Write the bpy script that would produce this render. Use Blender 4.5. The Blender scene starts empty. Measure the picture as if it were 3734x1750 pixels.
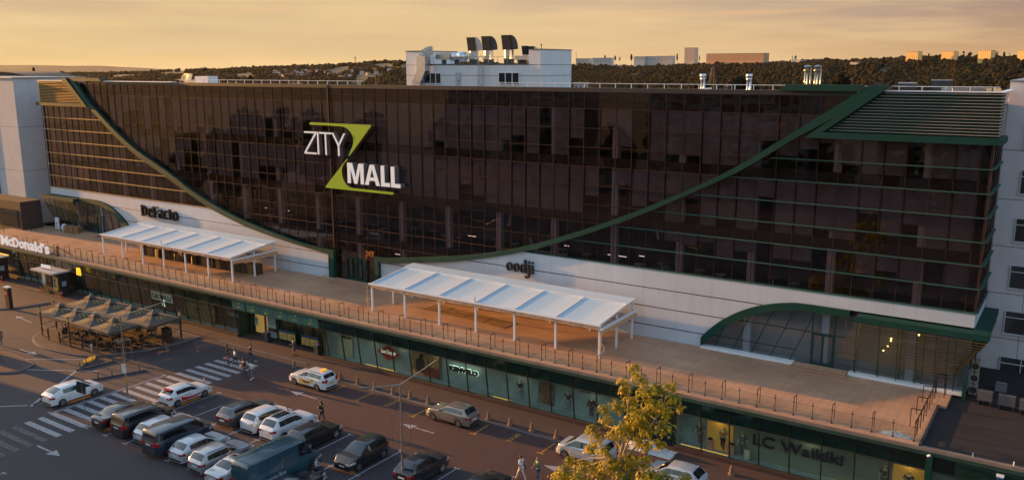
import bpy, bmesh, math, random
import numpy as np
from mathutils import Vector, Matrix, noise as mnoise
from mathutils.geometry import tessellate_polygon
from math import sin, cos, pi, radians, sqrt, atan2
random.seed(7); np.random.seed(7)
D = bpy.data
scene = bpy.context.scene
col = scene.collection

# ------------------------------------------------------------------ camera
PITCH, YAW, ROLL = 0.19892, 0.98068, 0.00238
g = Vector((-cos(YAW), sin(YAW), 0)); r_ = Vector((sin(YAW), cos(YAW), 0)); up = Vector((0, 0, 1))
fw = cos(PITCH)*g - sin(PITCH)*up; uu = sin(PITCH)*g + cos(PITCH)*up
R = cos(ROLL)*r_ - sin(ROLL)*uu; U = cos(ROLL)*uu + sin(ROLL)*r_
cam_d = D.cameras.new("camera"); cam = D.objects.new("camera", cam_d); col.objects.link(cam)
M = Matrix(((R.x, U.x, -fw.x, 0), (R.y, U.y, -fw.y, 0), (R.z, U.z, -fw.z, 0), (0, 0, 0, 1)))
M.translation = Vector((0, 0, 27)); cam.matrix_world = M
cam_d.sensor_width = 36; cam_d.lens = 3124.5/3734*36
cam_d.clip_start = 0.5; cam_d.clip_end = 30000
scene.camera = cam
scene.cycles.transparent_max_bounces = 24

# ------------------------------------------------------------------ light
scene.view_settings.view_transform = 'Standard'; scene.view_settings.look = 'None'
scene.view_settings.gamma = 1.0; scene.view_settings.exposure = 1.15
SUN_EL, SUN_AZ = radians(8.0), radians(4.0)      # azimuth measured from -X towards -Y
sdir = Vector((-cos(SUN_AZ)*cos(SUN_EL), -sin(SUN_AZ)*cos(SUN_EL), sin(SUN_EL)))
sl = D.lights.new("sun", 'SUN'); sl.energy = 5.0; sl.angle = radians(0.6); sl.color = (1.0, 0.44, 0.095)
so = D.objects.new("sun", sl); col.objects.link(so)
so.rotation_euler = sdir.to_track_quat('Z', 'Y').to_euler(); so.location = (-60, 0, 80)

world = D.worlds.new("World"); scene.world = world; world.use_nodes = True
nt = world.node_tree; N = nt.nodes; L = nt.links
for n_ in list(N): N.remove(n_)
def wn(t, **k):
    n = N.new(t)
    for a, v in k.items(): setattr(n, a, v)
    return n
def wmath(op, a, b=None, clamp=False):
    n = wn('ShaderNodeMath', operation=op, use_clamp=clamp)
    for i, v in enumerate((a, b)):
        if v is None: continue
        if isinstance(v, (int, float)): n.inputs[i].default_value = v
        else: L.new(v, n.inputs[i])
    return n.outputs[0]
out = wn('ShaderNodeOutputWorld'); bg = wn('ShaderNodeBackground'); bg.inputs[1].default_value = 1.0
L.new(bg.outputs[0], out.inputs[0])
sky = wn('ShaderNodeTexSky'); sky.sky_type = 'NISHITA'; sky.sun_disc = False
sky.sun_elevation = SUN_EL
sky.sun_rotation = atan2(sdir.x, sdir.y)
sky.air_density = 1.6; sky.dust_density = 2.0
tc = wn('ShaderNodeTexCoord'); sep = wn('ShaderNodeSeparateXYZ'); L.new(tc.outputs['Generated'], sep.inputs[0])
# how far a direction points to the glowing west (1) or away (0)
lx, ly = -cos(radians(20)), sin(radians(20))
azi = wmath('ADD', wmath('MULTIPLY', sep.outputs[0], lx), wmath('MULTIPLY', sep.outputs[1], ly))
azi = wmath('MULTIPLY', wmath('ADD', azi, 1.0), 0.5, True)
def ramp(stops, fac):
    n = wn('ShaderNodeValToRGB'); e = n.color_ramp.elements
    while len(e) < len(stops): e.new(0.5)
    for q, (p, c) in zip(e, stops): q.position = p; q.color = (*c, 1)
    L.new(fac, n.inputs[0]); return n.outputs[0]
def lin(r, g, b, k=1.0): return tuple(((c/255)**2.2)*k for c in (r, g, b))
KW = 0.435
hor = ramp([(0.0, lin(100, 112, 145, KW)), (0.5, lin(150, 135, 140, KW)), (0.68, lin(206, 160, 112, KW)), (0.75, lin(220, 176, 122, KW)), (0.87, lin(232, 194, 140, KW)), (1.0, lin(236, 202, 140, KW))], azi)
mid = ramp([(0.0, lin(105, 118, 150, KW)), (0.5, lin(125, 122, 138, KW)), (0.68, lin(152, 134, 128, KW)), (0.76, lin(178, 156, 140, KW)), (0.87, lin(224, 194, 152, KW)), (1.0, lin(234, 202, 150, KW))], azi)
fe = wmath('MULTIPLY', sep.outputs[2], 1/0.075, True)
mx = wn('ShaderNodeMix', data_type='RGBA'); L.new(fe, mx.inputs[0]); L.new(hor, mx.inputs[6]); L.new(mid, mx.inputs[7])
# thin streaky cloud
mp = wn('ShaderNodeMapping'); mp.inputs['Scale'].default_value = (2.2, 2.2, 26); mp.inputs['Rotation'].default_value = (0.02, 0.02, 0)
L.new(tc.outputs['Generated'], mp.inputs[0])
ns = wn('ShaderNodeTexNoise'); ns.inputs['Scale'].default_value = 2.6; ns.inputs['Detail'].default_value = 6; ns.inputs['Roughness'].default_value = 0.55
L.new(mp.outputs[0], ns.inputs['Vector'])
cl = ramp([(0.42, (0, 0, 0)), (0.66, (1, 1, 1))], ns.outputs['Fac'])
clf = wmath('MULTIPLY', cl, 0.42)
mc = wn('ShaderNodeMix', data_type='RGBA'); L.new(clf, mc.inputs[0]); L.new(mx.outputs[2], mc.inputs[6])
mc.inputs[7].default_value = (*lin(250, 212, 158, KW), 1)
# upper dome: the Nishita sky, cool
tint = wn('ShaderNodeMix', data_type='RGBA', blend_type='MULTIPLY'); tint.inputs[0].default_value = 1
L.new(sky.outputs[0], tint.inputs[6]); tint.inputs[7].default_value = (0.10, 0.115, 0.14, 1)
addb = wn('ShaderNodeMix', data_type='RGBA', blend_type='ADD'); addb.inputs[0].default_value = 1
L.new(tint.outputs[2], addb.inputs[6]); addb.inputs[7].default_value = (0.088, 0.114, 0.172, 1)
fu = wmath('MULTIPLY', wmath('SUBTRACT', sep.outputs[2], 0.085), 1/0.10, True)
mp2 = wn('ShaderNodeMapping'); mp2.inputs['Scale'].default_value = (1.3, 1.3, 13); mp2.inputs['Location'].default_value = (3.1, 1.7, 0); L.new(tc.outputs['Generated'], mp2.inputs[0])
ns2 = wn('ShaderNodeTexNoise'); ns2.inputs['Scale'].default_value = 1.9; ns2.inputs['Detail'].default_value = 5; L.new(mp2.outputs[0], ns2.inputs['Vector'])
dk2 = wmath('MULTIPLY', wmath('MULTIPLY', ramp([(0.44, (0, 0, 0)), (0.62, (1, 1, 1))], ns2.outputs['Fac']), fe), 0.55)
md = wn('ShaderNodeMix', data_type='RGBA'); L.new(dk2, md.inputs[0]); L.new(mc.outputs[2], md.inputs[6]); md.inputs[7].default_value = (*lin(186, 160, 142, KW), 1)
mp3 = wn('ShaderNodeMapping'); mp3.inputs['Scale'].default_value = (3.0, 3.0, 75); mp3.inputs['Location'].default_value = (0.4, 2.2, 0.6); mp3.inputs['Rotation'].default_value = (0.01, 0.012, 0); L.new(tc.outputs['Generated'], mp3.inputs[0])
ns3 = wn('ShaderNodeTexNoise'); ns3.inputs['Scale'].default_value = 1.5; ns3.inputs['Detail'].default_value = 7; ns3.inputs['Roughness'].default_value = 0.6; L.new(mp3.outputs[0], ns3.inputs['Vector'])
dk3 = wmath('MULTIPLY', wmath('MULTIPLY', ramp([(0.56, (0, 0, 0)), (0.68, (1, 1, 1))], ns3.outputs['Fac']), fe), 0.6)
me3 = wn('ShaderNodeMix', data_type='RGBA'); L.new(dk3, me3.inputs[0]); L.new(md.outputs[2], me3.inputs[6]); me3.inputs[7].default_value = (*lin(238, 190, 142, KW), 1)
mf = wn('ShaderNodeMix', data_type='RGBA'); L.new(fu, mf.inputs[0]); L.new(me3.outputs[2], mf.inputs[6]); L.new(addb.outputs[2], mf.inputs[7])
L.new(mf.outputs[2], bg.inputs[0])

# ------------------------------------------------------------------ materials
MATS = {}
def mat(name, c, rough=0.7, metal=0.0, var=0.0, vs=1.0, bump=0.0, bs=20.0, emit=None, es=0.0, spec=0.5, coat=0.0, det=4):
    if name in MATS: return MATS[name]
    m = D.materials.new(name); m.use_nodes = True; t = m.node_tree; b = t.nodes['Principled BSDF']
    b.inputs['Base Color'].default_value = (*c, 1); b.inputs['Roughness'].default_value = rough
    b.inputs['Metallic'].default_value = metal; b.inputs['Specular IOR Level'].default_value = spec
    b.inputs['Coat Weight'].default_value = coat
    if emit: b.inputs['Emission Color'].default_value = (*emit, 1); b.inputs['Emission Strength'].default_value = es
    geo = None
    if var or bump:
        geo = t.nodes.new('ShaderNodeTexCoord')
    if var:
        n = t.nodes.new('ShaderNodeTexNoise'); n.inputs['Scale'].default_value = vs; n.inputs['Detail'].default_value = det
        t.links.new(geo.outputs['Object'], n.inputs['Vector'])
        r = t.nodes.new('ShaderNodeValToRGB'); e = r.color_ramp.elements
        e[0].position = 0.3; e[1].position = 0.7
        e[0].color = (*[x*(1-var) for x in c], 1); e[1].color = (*[min(1, x*(1+var)) for x in c], 1)
        t.links.new(n.outputs['Fac'], r.inputs[0]); t.links.new(r.outputs[0], b.inputs['Base Color'])
    if bump:
        n = t.nodes.new('ShaderNodeTexNoise'); n.inputs['Scale'].default_value = bs; n.inputs['Detail'].default_value = 3
        t.links.new(geo.outputs['Object'], n.inputs['Vector'])
        bp = t.nodes.new('ShaderNodeBump'); bp.inputs['Strength'].default_value = bump; bp.inputs['Distance'].default_value = 0.05
        t.links.new(n.outputs['Fac'], bp.inputs['Height']); t.links.new(bp.outputs[0], b.inputs['Normal'])
    MATS[name] = m; return m

class NT:      # small node helper for one material
    def __init__(s, name, rough=0.7, **k):
        s.m = mat(name, (0.5, 0.5, 0.5), rough, **k); s.t = s.m.node_tree; s.b = s.t.nodes['Principled BSDF']
        tcn = s.t.nodes.new('ShaderNodeNewGeometry'); sp = s.t.nodes.new('ShaderNodeSeparateXYZ')
        s.pos = tcn.outputs['Position']; s.t.links.new(s.pos, sp.inputs[0]); s.x, s.y, s.z = sp.outputs
    def math(s, op, a, b=None, clamp=False):
        n = s.t.nodes.new('ShaderNodeMath'); n.operation = op; n.use_clamp = clamp
        for i, v in enumerate((a, b)):
            if v is None: continue
            if isinstance(v, (int, float)): n.inputs[i].default_value = v
            else: s.t.links.new(v, n.inputs[i])
        return n.outputs[0]
    def line(s, v, period, off, width):   # 1 on a joint line, else 0
        f = s.math('FRACT', s.math('DIVIDE', s.math('ADD', v, -off+width/2+1000*period), period))
        return s.math('LESS_THAN', f, width/period)
    def noise(s, scale, det=4, vec=None, rough=0.55):
        n = s.t.nodes.new('ShaderNodeTexNoise'); n.inputs['Scale'].default_value = scale; n.inputs['Detail'].default_value = det
        n.inputs['Roughness'].default_value = rough
        s.t.links.new(vec if vec else s.pos, n.inputs['Vector']); return n.outputs['Fac']
    def stretch(s, sc):
        n = s.t.nodes.new('ShaderNodeMapping'); n.inputs['Scale'].default_value = sc; s.t.links.new(s.pos, n.inputs[0]); return n.outputs[0]
    def ramp(s, f, stops):
        n = s.t.nodes.new('ShaderNodeValToRGB'); e = n.color_ramp.elements
        while len(e) < len(stops): e.new(0.5)
        for q, (p, c) in zip(e, stops): q.position = p; q.color = (*c, 1)
        s.t.links.new(f, n.inputs[0]); return n.outputs[0]
    def mix(s, f, a, b, mode='MIX'):
        n = s.t.nodes.new('ShaderNodeMix'); n.data_type = 'RGBA'; n.blend_type = mode
        for i, v in ((0, f), (6, a), (7, b)):
            if isinstance(v, (int, float)): n.inputs[i].default_value = v
            elif isinstance(v, tuple): n.inputs[i].default_value = (*v, 1)
            else: s.t.links.new(v, n.inputs[i])
        return n.outputs[2]
    def color(s, c): s.t.links.new(c, s.b.inputs['Base Color'])
    def bump(s, h, st=0.3, dist=0.05):
        n = s.t.nodes.new('ShaderNodeBump'); n.inputs['Strength'].default_value = st; n.inputs['Distance'].default_value = dist
        s.t.links.new(h, n.inputs['Height']); s.t.links.new(n.outputs[0], s.b.inputs['Normal'])
    def gt(s, a, b): return s.math('GREATER_THAN', a, b)

def glassmat(name, tint, gloss=0.12, rough=0.02, wav=0.0, ws=0.6, pane=None):
    if name in MATS: return MATS[name]
    m = D.materials.new(name); m.use_nodes = True; t = m.node_tree; t.nodes.clear()
    o = t.nodes.new('ShaderNodeOutputMaterial'); mx = t.nodes.new('ShaderNodeMixShader')
    tr = t.nodes.new('ShaderNodeBsdfTransparent'); tr.inputs[0].default_value = (*tint, 1)
    gl = t.nodes.new('ShaderNodeBsdfGlossy'); gl.inputs['Roughness'].default_value = rough; gl.inputs[0].default_value = (0.9, 0.86, 0.84, 1)
    fr = t.nodes.new('ShaderNodeFresnel'); gb = t.nodes.new('ShaderNodeNewGeometry'); io = t.nodes.new('ShaderNodeMath'); io.operation = 'MULTIPLY_ADD'; io.inputs[1].default_value = 1/1.5-1.5; io.inputs[2].default_value = 1.5
    t.links.new(gb.outputs['Backfacing'], io.inputs[0]); t.links.new(io.outputs[0], fr.inputs[0])
    a = t.nodes.new('ShaderNodeMath'); a.operation = 'MULTIPLY_ADD'; a.use_clamp = True; a.inputs[1].default_value = 1.0; a.inputs[2].default_value = gloss
    t.links.new(fr.outputs[0], a.inputs[0]); t.links.new(a.outputs[0], mx.inputs[0])
    t.links.new(tr.outputs[0], mx.inputs[1]); t.links.new(gl.outputs[0], mx.inputs[2]); t.links.new(mx.outputs[0], o.inputs[0])
    if wav:
        geo = t.nodes.new('ShaderNodeNewGeometry'); n = t.nodes.new('ShaderNodeTexNoise'); n.inputs['Scale'].default_value = ws; n.inputs['Detail'].default_value = 1
        t.links.new(geo.outputs['Position'], n.inputs['Vector'])
        bp = t.nodes.new('ShaderNodeBump'); bp.inputs['Strength'].default_value = wav; bp.inputs['Distance'].default_value = 0.1
        t.links.new(n.outputs['Fac'], bp.inputs['Height']); t.links.new(bp.outputs[0], gl.inputs['Normal'])
    MATS[name] = m; return m

# ------------------------------------------------------------------ mesh helpers
class MB:
    def __init__(s): s.v = []; s.f = []; s.mi = []; s.cur = 0
    def add(s, vs, fs):
        b = len(s.v); s.v += [tuple(q) for q in vs]; s.f += [tuple(i+b for i in f) for f in fs]; s.mi += [s.cur]*len(fs); return s
    def box(s, x0, x1, y0, y1, z0, z1):
        return s.add([(x0,y0,z0),(x1,y0,z0),(x1,y1,z0),(x0,y1,z0),(x0,y0,z1),(x1,y0,z1),(x1,y1,z1),(x0,y1,z1)],
                     [(0,3,2,1),(4,5,6,7),(0,1,5,4),(1,2,6,5),(2,3,7,6),(3,0,4,7)])
    def rbox(s, c, sz, rz=0, tilt=0):   # box on its centre, turned about z
        cx, cy, cz = c; a, b, h = [q/2 for q in sz]; vs = []
        for z in (-h, h):
            for x, y in ((-a,-b),(a,-b),(a,b),(-a,b)):
                xx = x*cos(tilt)+z*sin(tilt); zz = -x*sin(tilt)+z*cos(tilt)
                vs.append((cx+xx*cos(rz)-y*sin(rz), cy+xx*sin(rz)+y*cos(rz), cz+zz))
        return s.add(vs, [(0,3,2,1),(4,5,6,7),(0,1,5,4),(1,2,6,5),(2,3,7,6),(3,0,4,7)])
    def tube(s, p0, p1, r0, r1=None, n=8, caps=True):
        r1 = r0 if r1 is None else r1; p0 = Vector(p0); p1 = Vector(p1); d = (p1-p0).normalized()
        a = d.orthogonal().normalized(); b = d.cross(a); vs = []
        for p, r in ((p0, r0), (p1, r1)):
            for i in range(n):
                t = 2*pi*i/n; vs.append(p+a*(r*cos(t))+b*(r*sin(t)))
        fs = [(i, (i+1) % n, n+(i+1) % n, n+i) for i in range(n)]
        if caps: fs += [tuple(range(n-1, -1, -1)), tuple(range(n, 2*n))]
        return s.add(vs, fs)
    def bar(s, p0, p1, w, h=None):
        h = w if h is None else h; p0 = Vector(p0); p1 = Vector(p1); d = (p1-p0).normalized()
        a = d.cross(Vector((0,0,1)))
        a = Vector((1,0,0)) if a.length < 1e-3 else a.normalized(); b = a.cross(d)
        vs = [p+a*(i*w/2)+b*(j*h/2) for p in (p0, p1) for i, j in ((-1,-1),(1,-1),(1,1),(-1,1))]
        return s.add(vs, [(0,1,2,3),(7,6,5,4),(0,4,5,1),(1,5,6,2),(2,6,7,3),(3,7,4,0)])
    def path(s, pts, w, h=None):
        for a, b in zip(pts, pts[1:]): s.bar(a, b, w, h)
        return s
    def tpath(s, pts, rs, n=8):
        for i in range(len(pts)-1): s.tube(pts[i], pts[i+1], rs[i] if isinstance(rs, (list, tuple)) else rs, rs[i+1] if isinstance(rs, (list, tuple)) else rs, n)
        return s
    def prism(s, poly, y0, y1, ax='y'):     # 2-D outline given thickness along an axis
        P = [Vector((p[0], p[1], 0)) for p in poly]; tris = tessellate_polygon([P]); n = len(poly)
        f = {'y': lambda p, t: (p[0], t, p[1]), 'z': lambda p, t: (p[0], p[1], t), 'x': lambda p, t: (t, p[0], p[1])}[ax]
        vs = [f(p, y0) for p in poly]+[f(p, y1) for p in poly]
        fs = [tuple(t) for t in tris]+[tuple(i+n for i in reversed(t)) for t in tris]+[(i, (i+1) % n, n+(i+1) % n, n+i) for i in range(n)]
        return s.add(vs, fs)
    def ball(s, c, r, nu=10, nv=6, sz=(1,1,1)):
        vs = [(c[0], c[1], c[2]+r*sz[2])]; fs = []
        for j in range(1, nv):
            for i in range(nu):
                t = pi*j/nv; q = 2*pi*i/nu
                vs.append((c[0]+r*sz[0]*sin(t)*cos(q), c[1]+r*sz[1]*sin(t)*sin(q), c[2]+r*sz[2]*cos(t)))
        vs.append((c[0], c[1], c[2]-r*sz[2])); k = len(vs)-1
        for i in range(nu): fs.append((0, 1+i, 1+(i+1) % nu)); fs.append((k, 1+(nv-2)*nu+(i+1) % nu, 1+(nv-2)*nu+i))
        for j in range(nv-2):
            for i in range(nu):
                a = 1+j*nu; fs.append((a+i, a+nu+i, a+nu+(i+1) % nu, a+(i+1) % nu))
        return s.add(vs, fs)
    def grid(s, P):      # P[i][j] points
        n, m = len(P), len(P[0])
        return s.add([p for r in P for p in r], [(i*m+j, i*m+j+1, (i+1)*m+j+1, (i+1)*m+j) for i in range(n-1) for j in range(m-1)])
    def build(s, name, mats, parent=None, smooth=False, local=False, fix=True):
        me = D.meshes.new(name)
        off = Vector((0,0,0))
        if parent is not None and not local:
            p = parent
            while p: off += p.location; p = p.parent
        vs = np.array(s.v, dtype=np.float32).reshape(-1, 3) - np.array(off, dtype=np.float32)
        me.from_pydata(vs.tolist(), [], s.f)
        if not isinstance(mats, (list, tuple)): mats = [mats]
        for m in mats: me.materials.append(m)
        if len(mats) > 1: me.polygons.foreach_set('material_index', s.mi)
        if fix:
            bm = bmesh.new(); bm.from_mesh(me); bmesh.ops.recalc_face_normals(bm, faces=bm.faces); bm.to_mesh(me); bm.free()
        if smooth: me.polygons.foreach_set('use_smooth', [True]*len(me.polygons))
        me.update()
        o = D.objects.new(name, me); col.objects.link(o)
        if parent: o.parent = parent
        return o
def tag(o, label=None, cat=None, group=None, kind=None):
    if label: o['label'] = label
    if cat: o['category'] = cat
    if group: o['group'] = group
    if kind: o['kind'] = kind
    return o
def thing(name, loc, label, cat, group=None, rz=0):
    o = D.objects.new(name, None); col.objects.link(o); o.location = loc; o.rotation_euler = (0, 0, rz); o.empty_display_size = 0.3
    return tag(o, label, cat, group)
def kids(o): return [c for c in D.objects if c.parent == o]
def copy_tree(o, parent=None, ch=None):
    c = o.copy(); col.objects.link(c)
    if parent: c.parent = parent
    for k in o.children: copy_tree(k, c)
    return c
def dup(o, loc, rz=None, label=None, group=None):
    c = copy_tree(o); c.location = loc
    if rz is not None: c.rotation_euler = (0, 0, rz)
    if label: c['label'] = label
    if group: c['group'] = group
    return c
def box1(name, x0, x1, y0, y1, z0, z1, m, parent=None): return MB().box(x0,x1,y0,y1,z0,z1).build(name, m, parent)
_tc = {}
def text_pts(s, bold=0.0):
    k = (s, bold)
    if k in _tc: return _tc[k]
    c = D.curves.new("t", 'FONT'); c.body = s; c.size = 1; c.offset = bold; c.extrude = 0.5; c.resolution_u = 3
    o = D.objects.new("t", c); col.objects.link(o); bpy.context.view_layer.update()
    me = o.evaluated_get(bpy.context.evaluated_depsgraph_get()).to_mesh()
    v = [tuple(q.co) for q in me.vertices]; f = [tuple(p.vertices) for p in me.polygons]
    o.to_mesh_clear(); D.objects.remove(o); D.curves.remove(c)
    _tc[k] = (v, f); return _tc[k]
def textmb(s, org, ux, uz, w, h, depth, bold=0.0, mb=None):
    """lettering fitted in w x h, lower left corner org, running along ux, rising along uz; depth sticks out of the face"""
    v, f = text_pts(s, bold); ux = Vector(ux); uz = Vector(uz); nn = ux.cross(uz); org = Vector(org)
    xs = [q[0] for q in v]; ys = [q[1] for q in v]; sx = w/(max(xs)-min(xs)); sy = h/(max(ys)-min(ys))
    mb = mb or MB()
    mb.add([org+ux*((q[0]-min(xs))*sx)+uz*((q[1]-min(ys))*sy)+nn*((q[2]+0.5)*depth) for q in v], f)
    return mb
FX, FZ = (1,0,0), (0,0,1)      # facing -Y

# ------------------------------------------------------------------ materials of the place
GREEN = mat('green_metal', (0.004, 0.046, 0.034), 0.6, var=0.12, vs=0.8, spec=0.25)
DKGREEN = mat('dark_green_metal', (0.010, 0.045, 0.034), 0.5, var=0.15, vs=1.2)
MULL = mat('brown_mullion', (0.050, 0.020, 0.012), 0.6, spec=0.2)
WHITE = mat('white_paint', (0.72, 0.73, 0.74), 0.45, var=0.05, vs=0.7)
OFFW = mat('offwhite_trim', (0.62, 0.62, 0.62), 0.6, var=0.08, vs=2)
STEEL = mat('brushed_steel', (0.42, 0.40, 0.38), 0.32, 1.0)
GALV = mat('galvanised_sheet', (0.62, 0.64, 0.66), 0.28, 1.0, var=0.12, vs=2.5)
BLACK = mat('black_plastic', (0.012, 0.012, 0.013), 0.5)
DGREY = mat('dark_grey_metal', (0.045, 0.045, 0.05), 0.5)
MGREY = mat('grey_metal', (0.22, 0.22, 0.23), 0.5, 0.3)
BROWNW = mat('brown_wood', (0.060, 0.024, 0.013), 0.7, var=0.3, vs=6)
RUBBER = mat('rubber', (0.012, 0.012, 0.012), 0.85)
YEL = mat('yellow_sign_paint', (0.80, 0.42, 0.02), 0.5)
RED = mat('red_plastic', (0.55, 0.02, 0.015), 0.4)
CARD = mat('cardboard', (0.22, 0.12, 0.05), 0.85, var=0.2, vs=3)
SERVICE = mat('tarpaulin_brown', (0.055, 0.035, 0.02), 0.7, var=0.35, vs=3, bump=0.4, bs=6)
CONC = mat('concrete', (0.20, 0.18, 0.17), 0.85, var=0.2, vs=3, bump=0.2, bs=30)

q = NT('white_facade_panels', 0.6)
nz = q.noise(0.35, 4); base = q.ramp(nz, [(0.25, (0.50, 0.535, 0.59)), (0.75, (0.60, 0.635, 0.69))])
streak = q.noise(1.0, 4, q.stretch((2.2, 2.2, 0.15))); base = q.mix(q.math('MULTIPLY', streak, 0.32), base, (0.36, 0.34, 0.33))
gro = q.math('ADD', q.math('ADD', q.line(q.z, 100.0, 8.87, 0.075), q.line(q.z, 100.0, 7.27, 0.075)), q.line(q.z, 100.0, 5.67, 0.075), True)
vj = q.line(q.x, 1.5, 0.27, 0.022)
base = q.mix(q.math('MULTIPLY', vj, 0.35), base, (0.1, 0.1, 0.1)); base = q.mix(gro, base, (0.02, 0.015, 0.015)); q.color(base)
q.bump(q.math('SUBTRACT', 1.0, q.math('MAXIMUM', gro, vj)), 0.5, 0.03)
WALLP = q.m

def tower_mat(name, ca, cb, zs, vx, axis):
    q = NT(name, 0.8); b = q.ramp(q.noise(0.5, 5), [(0.3, ca), (0.7, cb)])
    b = q.mix(q.math('MULTIPLY', q.noise(1.0, 4, q.stretch((1.5, 1.5, 0.1))), 0.25), b, tuple(x*0.6 for x in ca))
    g1 = None
    for z in zs:
        l = q.line(q.z, 200.0, z, 0.06); g1 = l if g1 is None else q.math('MAXIMUM', g1, l)
    if vx: g1 = q.math('MAXIMUM', g1, q.line(axis(q), vx[0], vx[1], 0.05))
    q.color(q.mix(q.math('MULTIPLY', g1, 0.75), b, (0.05, 0.045, 0.045))); q.bump(q.math('SUBTRACT', 1.0, g1), 0.4, 0.03); return q.m
TOWL = tower_mat('render_panels_west', (0.46, 0.46, 0.48), (0.53, 0.53, 0.55), (6.9, 12.4, 18.7), None, None)
TOWR = tower_mat('render_panels_east', (0.60, 0.55, 0.56), (0.70, 0.65, 0.66), (6.9, 10.35, 13.9, 17.4, 21.0), (2.55, -5.2), lambda q: q.x)
PLANTM = tower_mat('plant_room_panels', (0.60, 0.61, 0.62), (0.68, 0.69, 0.70), (26.15, 27.22), None, None)

q = NT('terrace_tiles', 0.62)
cell = q.math('FRACT', q.math('MULTIPLY', q.math('ADD', q.math('MULTIPLY', q.math('FLOOR', q.math('DIVIDE', q.x, 0.6)), 0.371), q.math('MULTIPLY', q.math('FLOOR', q.math('DIVIDE', q.y, 0.6)), 0.713)), 7.77))
b = q.ramp(q.noise(0.22, 5), [(0.3, (0.36, 0.195, 0.11)), (0.7, (0.55, 0.325, 0.19))])
b = q.mix(q.math('MULTIPLY', cell, 0.16), b, (0.22, 0.15, 0.13))
b = q.mix(q.math('MULTIPLY', q.ramp(q.noise(0.9, 6), [(0.5, (0, 0, 0)), (0.75, (1, 1, 1))]), 0.3), b, (0.2, 0.14, 0.12))
j = q.math('MAXIMUM', q.line(q.x, 0.6, 0.0, 0.022), q.line(q.y, 0.6, 0.0, 0.022))
b = q.mix(q.math('MULTIPLY', j, 0.6), b, (0.09, 0.062, 0.05)); q.color(b)
q.bump(q.math('SUBTRACT', 1.0, j), 0.12, 0.01); TILES = q.m

FG = glassmat('facade_glass', (0.55, 0.42, 0.40), 0.035, 0.015, 0.14, 0.5)
SG = glassmat('shop_glass', (0.76, 0.88, 0.84), 0.02, 0.02, 0.08, 0.5)
CG = glassmat('clear_glass', (0.86, 0.90, 0.88), 0.0, 0.02)
WINDK = mat('dark_window', (0.015, 0.017, 0.02), 0.06, spec=0.7)

# ------------------------------------------------------------------ office building above the arcade
YF = 64.4; XL, XR = -122.2, -5.05; ZT = 4.6
office = thing('office_building', (-60, 64.4, 4.6), 'long dark glass office block with a sweeping green band above the white wall and terrace', 'building')
LEV = [25.25, 23.53, 21.9, 20.28, 18.65, 17.03, 15.38, 13.77, 12.15, 10.5]
sw_t = [(-113.2, 25.70), (-110.3, 23.0), (-107.85, 21.27), (-104.2, 18.95), (-100.19, 16.85), (-95.31, 14.95), (-92.21, 13.7), (-89.21, 12.35), (-83.48, 10.5), (-78.53, 9.36), (-74.3, 8.62), (-71.04, 8.13), (-68.18, 7.85), (-66.0, 7.78)]
sw_b = [(-113.95, 25.70), (-111.1, 22.75), (-107.9, 20.55), (-104.42, 18.3), (-100.32, 16.15), (-95.44, 14.2), (-90.41, 12.12), (-85.74, 10.45), (-81.23, 9.31), (-79.11, 8.86), (-74.67, 8.2), (-71.06, 7.78), (-67.43, 7.42), (-66.6, 7.35)]
se_t = [(-59.9, 7.85), (-58.0, 7.90), (-53.95, 8.48), (-49.36, 9.16), (-44.68, 10.14), (-41.94, 10.9), (-38.79, 11.93), (-34.36, 13.62), (-31.37, 14.87), (-28.24, 16.3), (-25.28, 17.75), (-21.9, 19.62), (-19.11, 21.5), (-17.64, 22.5), (-15.2, 24.15), (-13.0, 25.70)]
se_b = [(-59.35, 7.38), (-57.8, 7.42), (-53.96, 7.98), (-49.36, 8.66), (-44.68, 9.7), (-41.94, 10.42), (-38.79, 11.46), (-36.02, 12.5), (-32.73, 13.82), (-29.82, 15.1), (-27.16, 16.4), (-25.18, 17.42), (-21.85, 19.16), (-19.09, 20.95), (-17.67, 21.9), (-14.71, 23.72), (-11.95, 25.70)]
def curve(pts, n=6):    # smooth through the measured points
    o = []
    for i in range(len(pts)-1):
        p0 = pts[max(i-1, 0)]; p1 = pts[i]; p2 = pts[i+1]; p3 = pts[min(i+2, len(pts)-1)]
        for k in range(n):
            t = k/n; o.append(tuple(0.5*((2*p1[a])+(-p0[a]+p2[a])*t+(2*p0[a]-5*p1[a]+4*p2[a]-p3[a])*t*t+(-p0[a]+3*p1[a]-3*p2[a]+p3[a])*t**3) for a in (0, 1)))
    return o+[pts[-1]]
def interp(pts, x):
    for a, b in zip(pts, pts[1:]):
        if a[0] <= x <= b[0]: return a[1]+(b[1]-a[1])*(x-a[0])/(b[0]-a[0]+1e-9)
    return pts[0][1] if x < pts[0][0] else pts[-1][1]
# band of the left sweep, with its leg beside the door
wl = curve(sw_b); wt = curve(sw_t)
MB().prism(wt+[(-65.8, 7.78), (-65.8, 4.62), (-66.6, 4.62)]+wl[::-1], 63.85, 64.29).build('sweeping_band', GREEN, office)
wb = curve(se_b); wu = curve(se_t)
MB().prism(wu+wb[::-1]+[(-59.35, 4.62), (-59.95, 4.62)], 63.85, 64.29).build('sweeping_band', GREEN, office)
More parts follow.
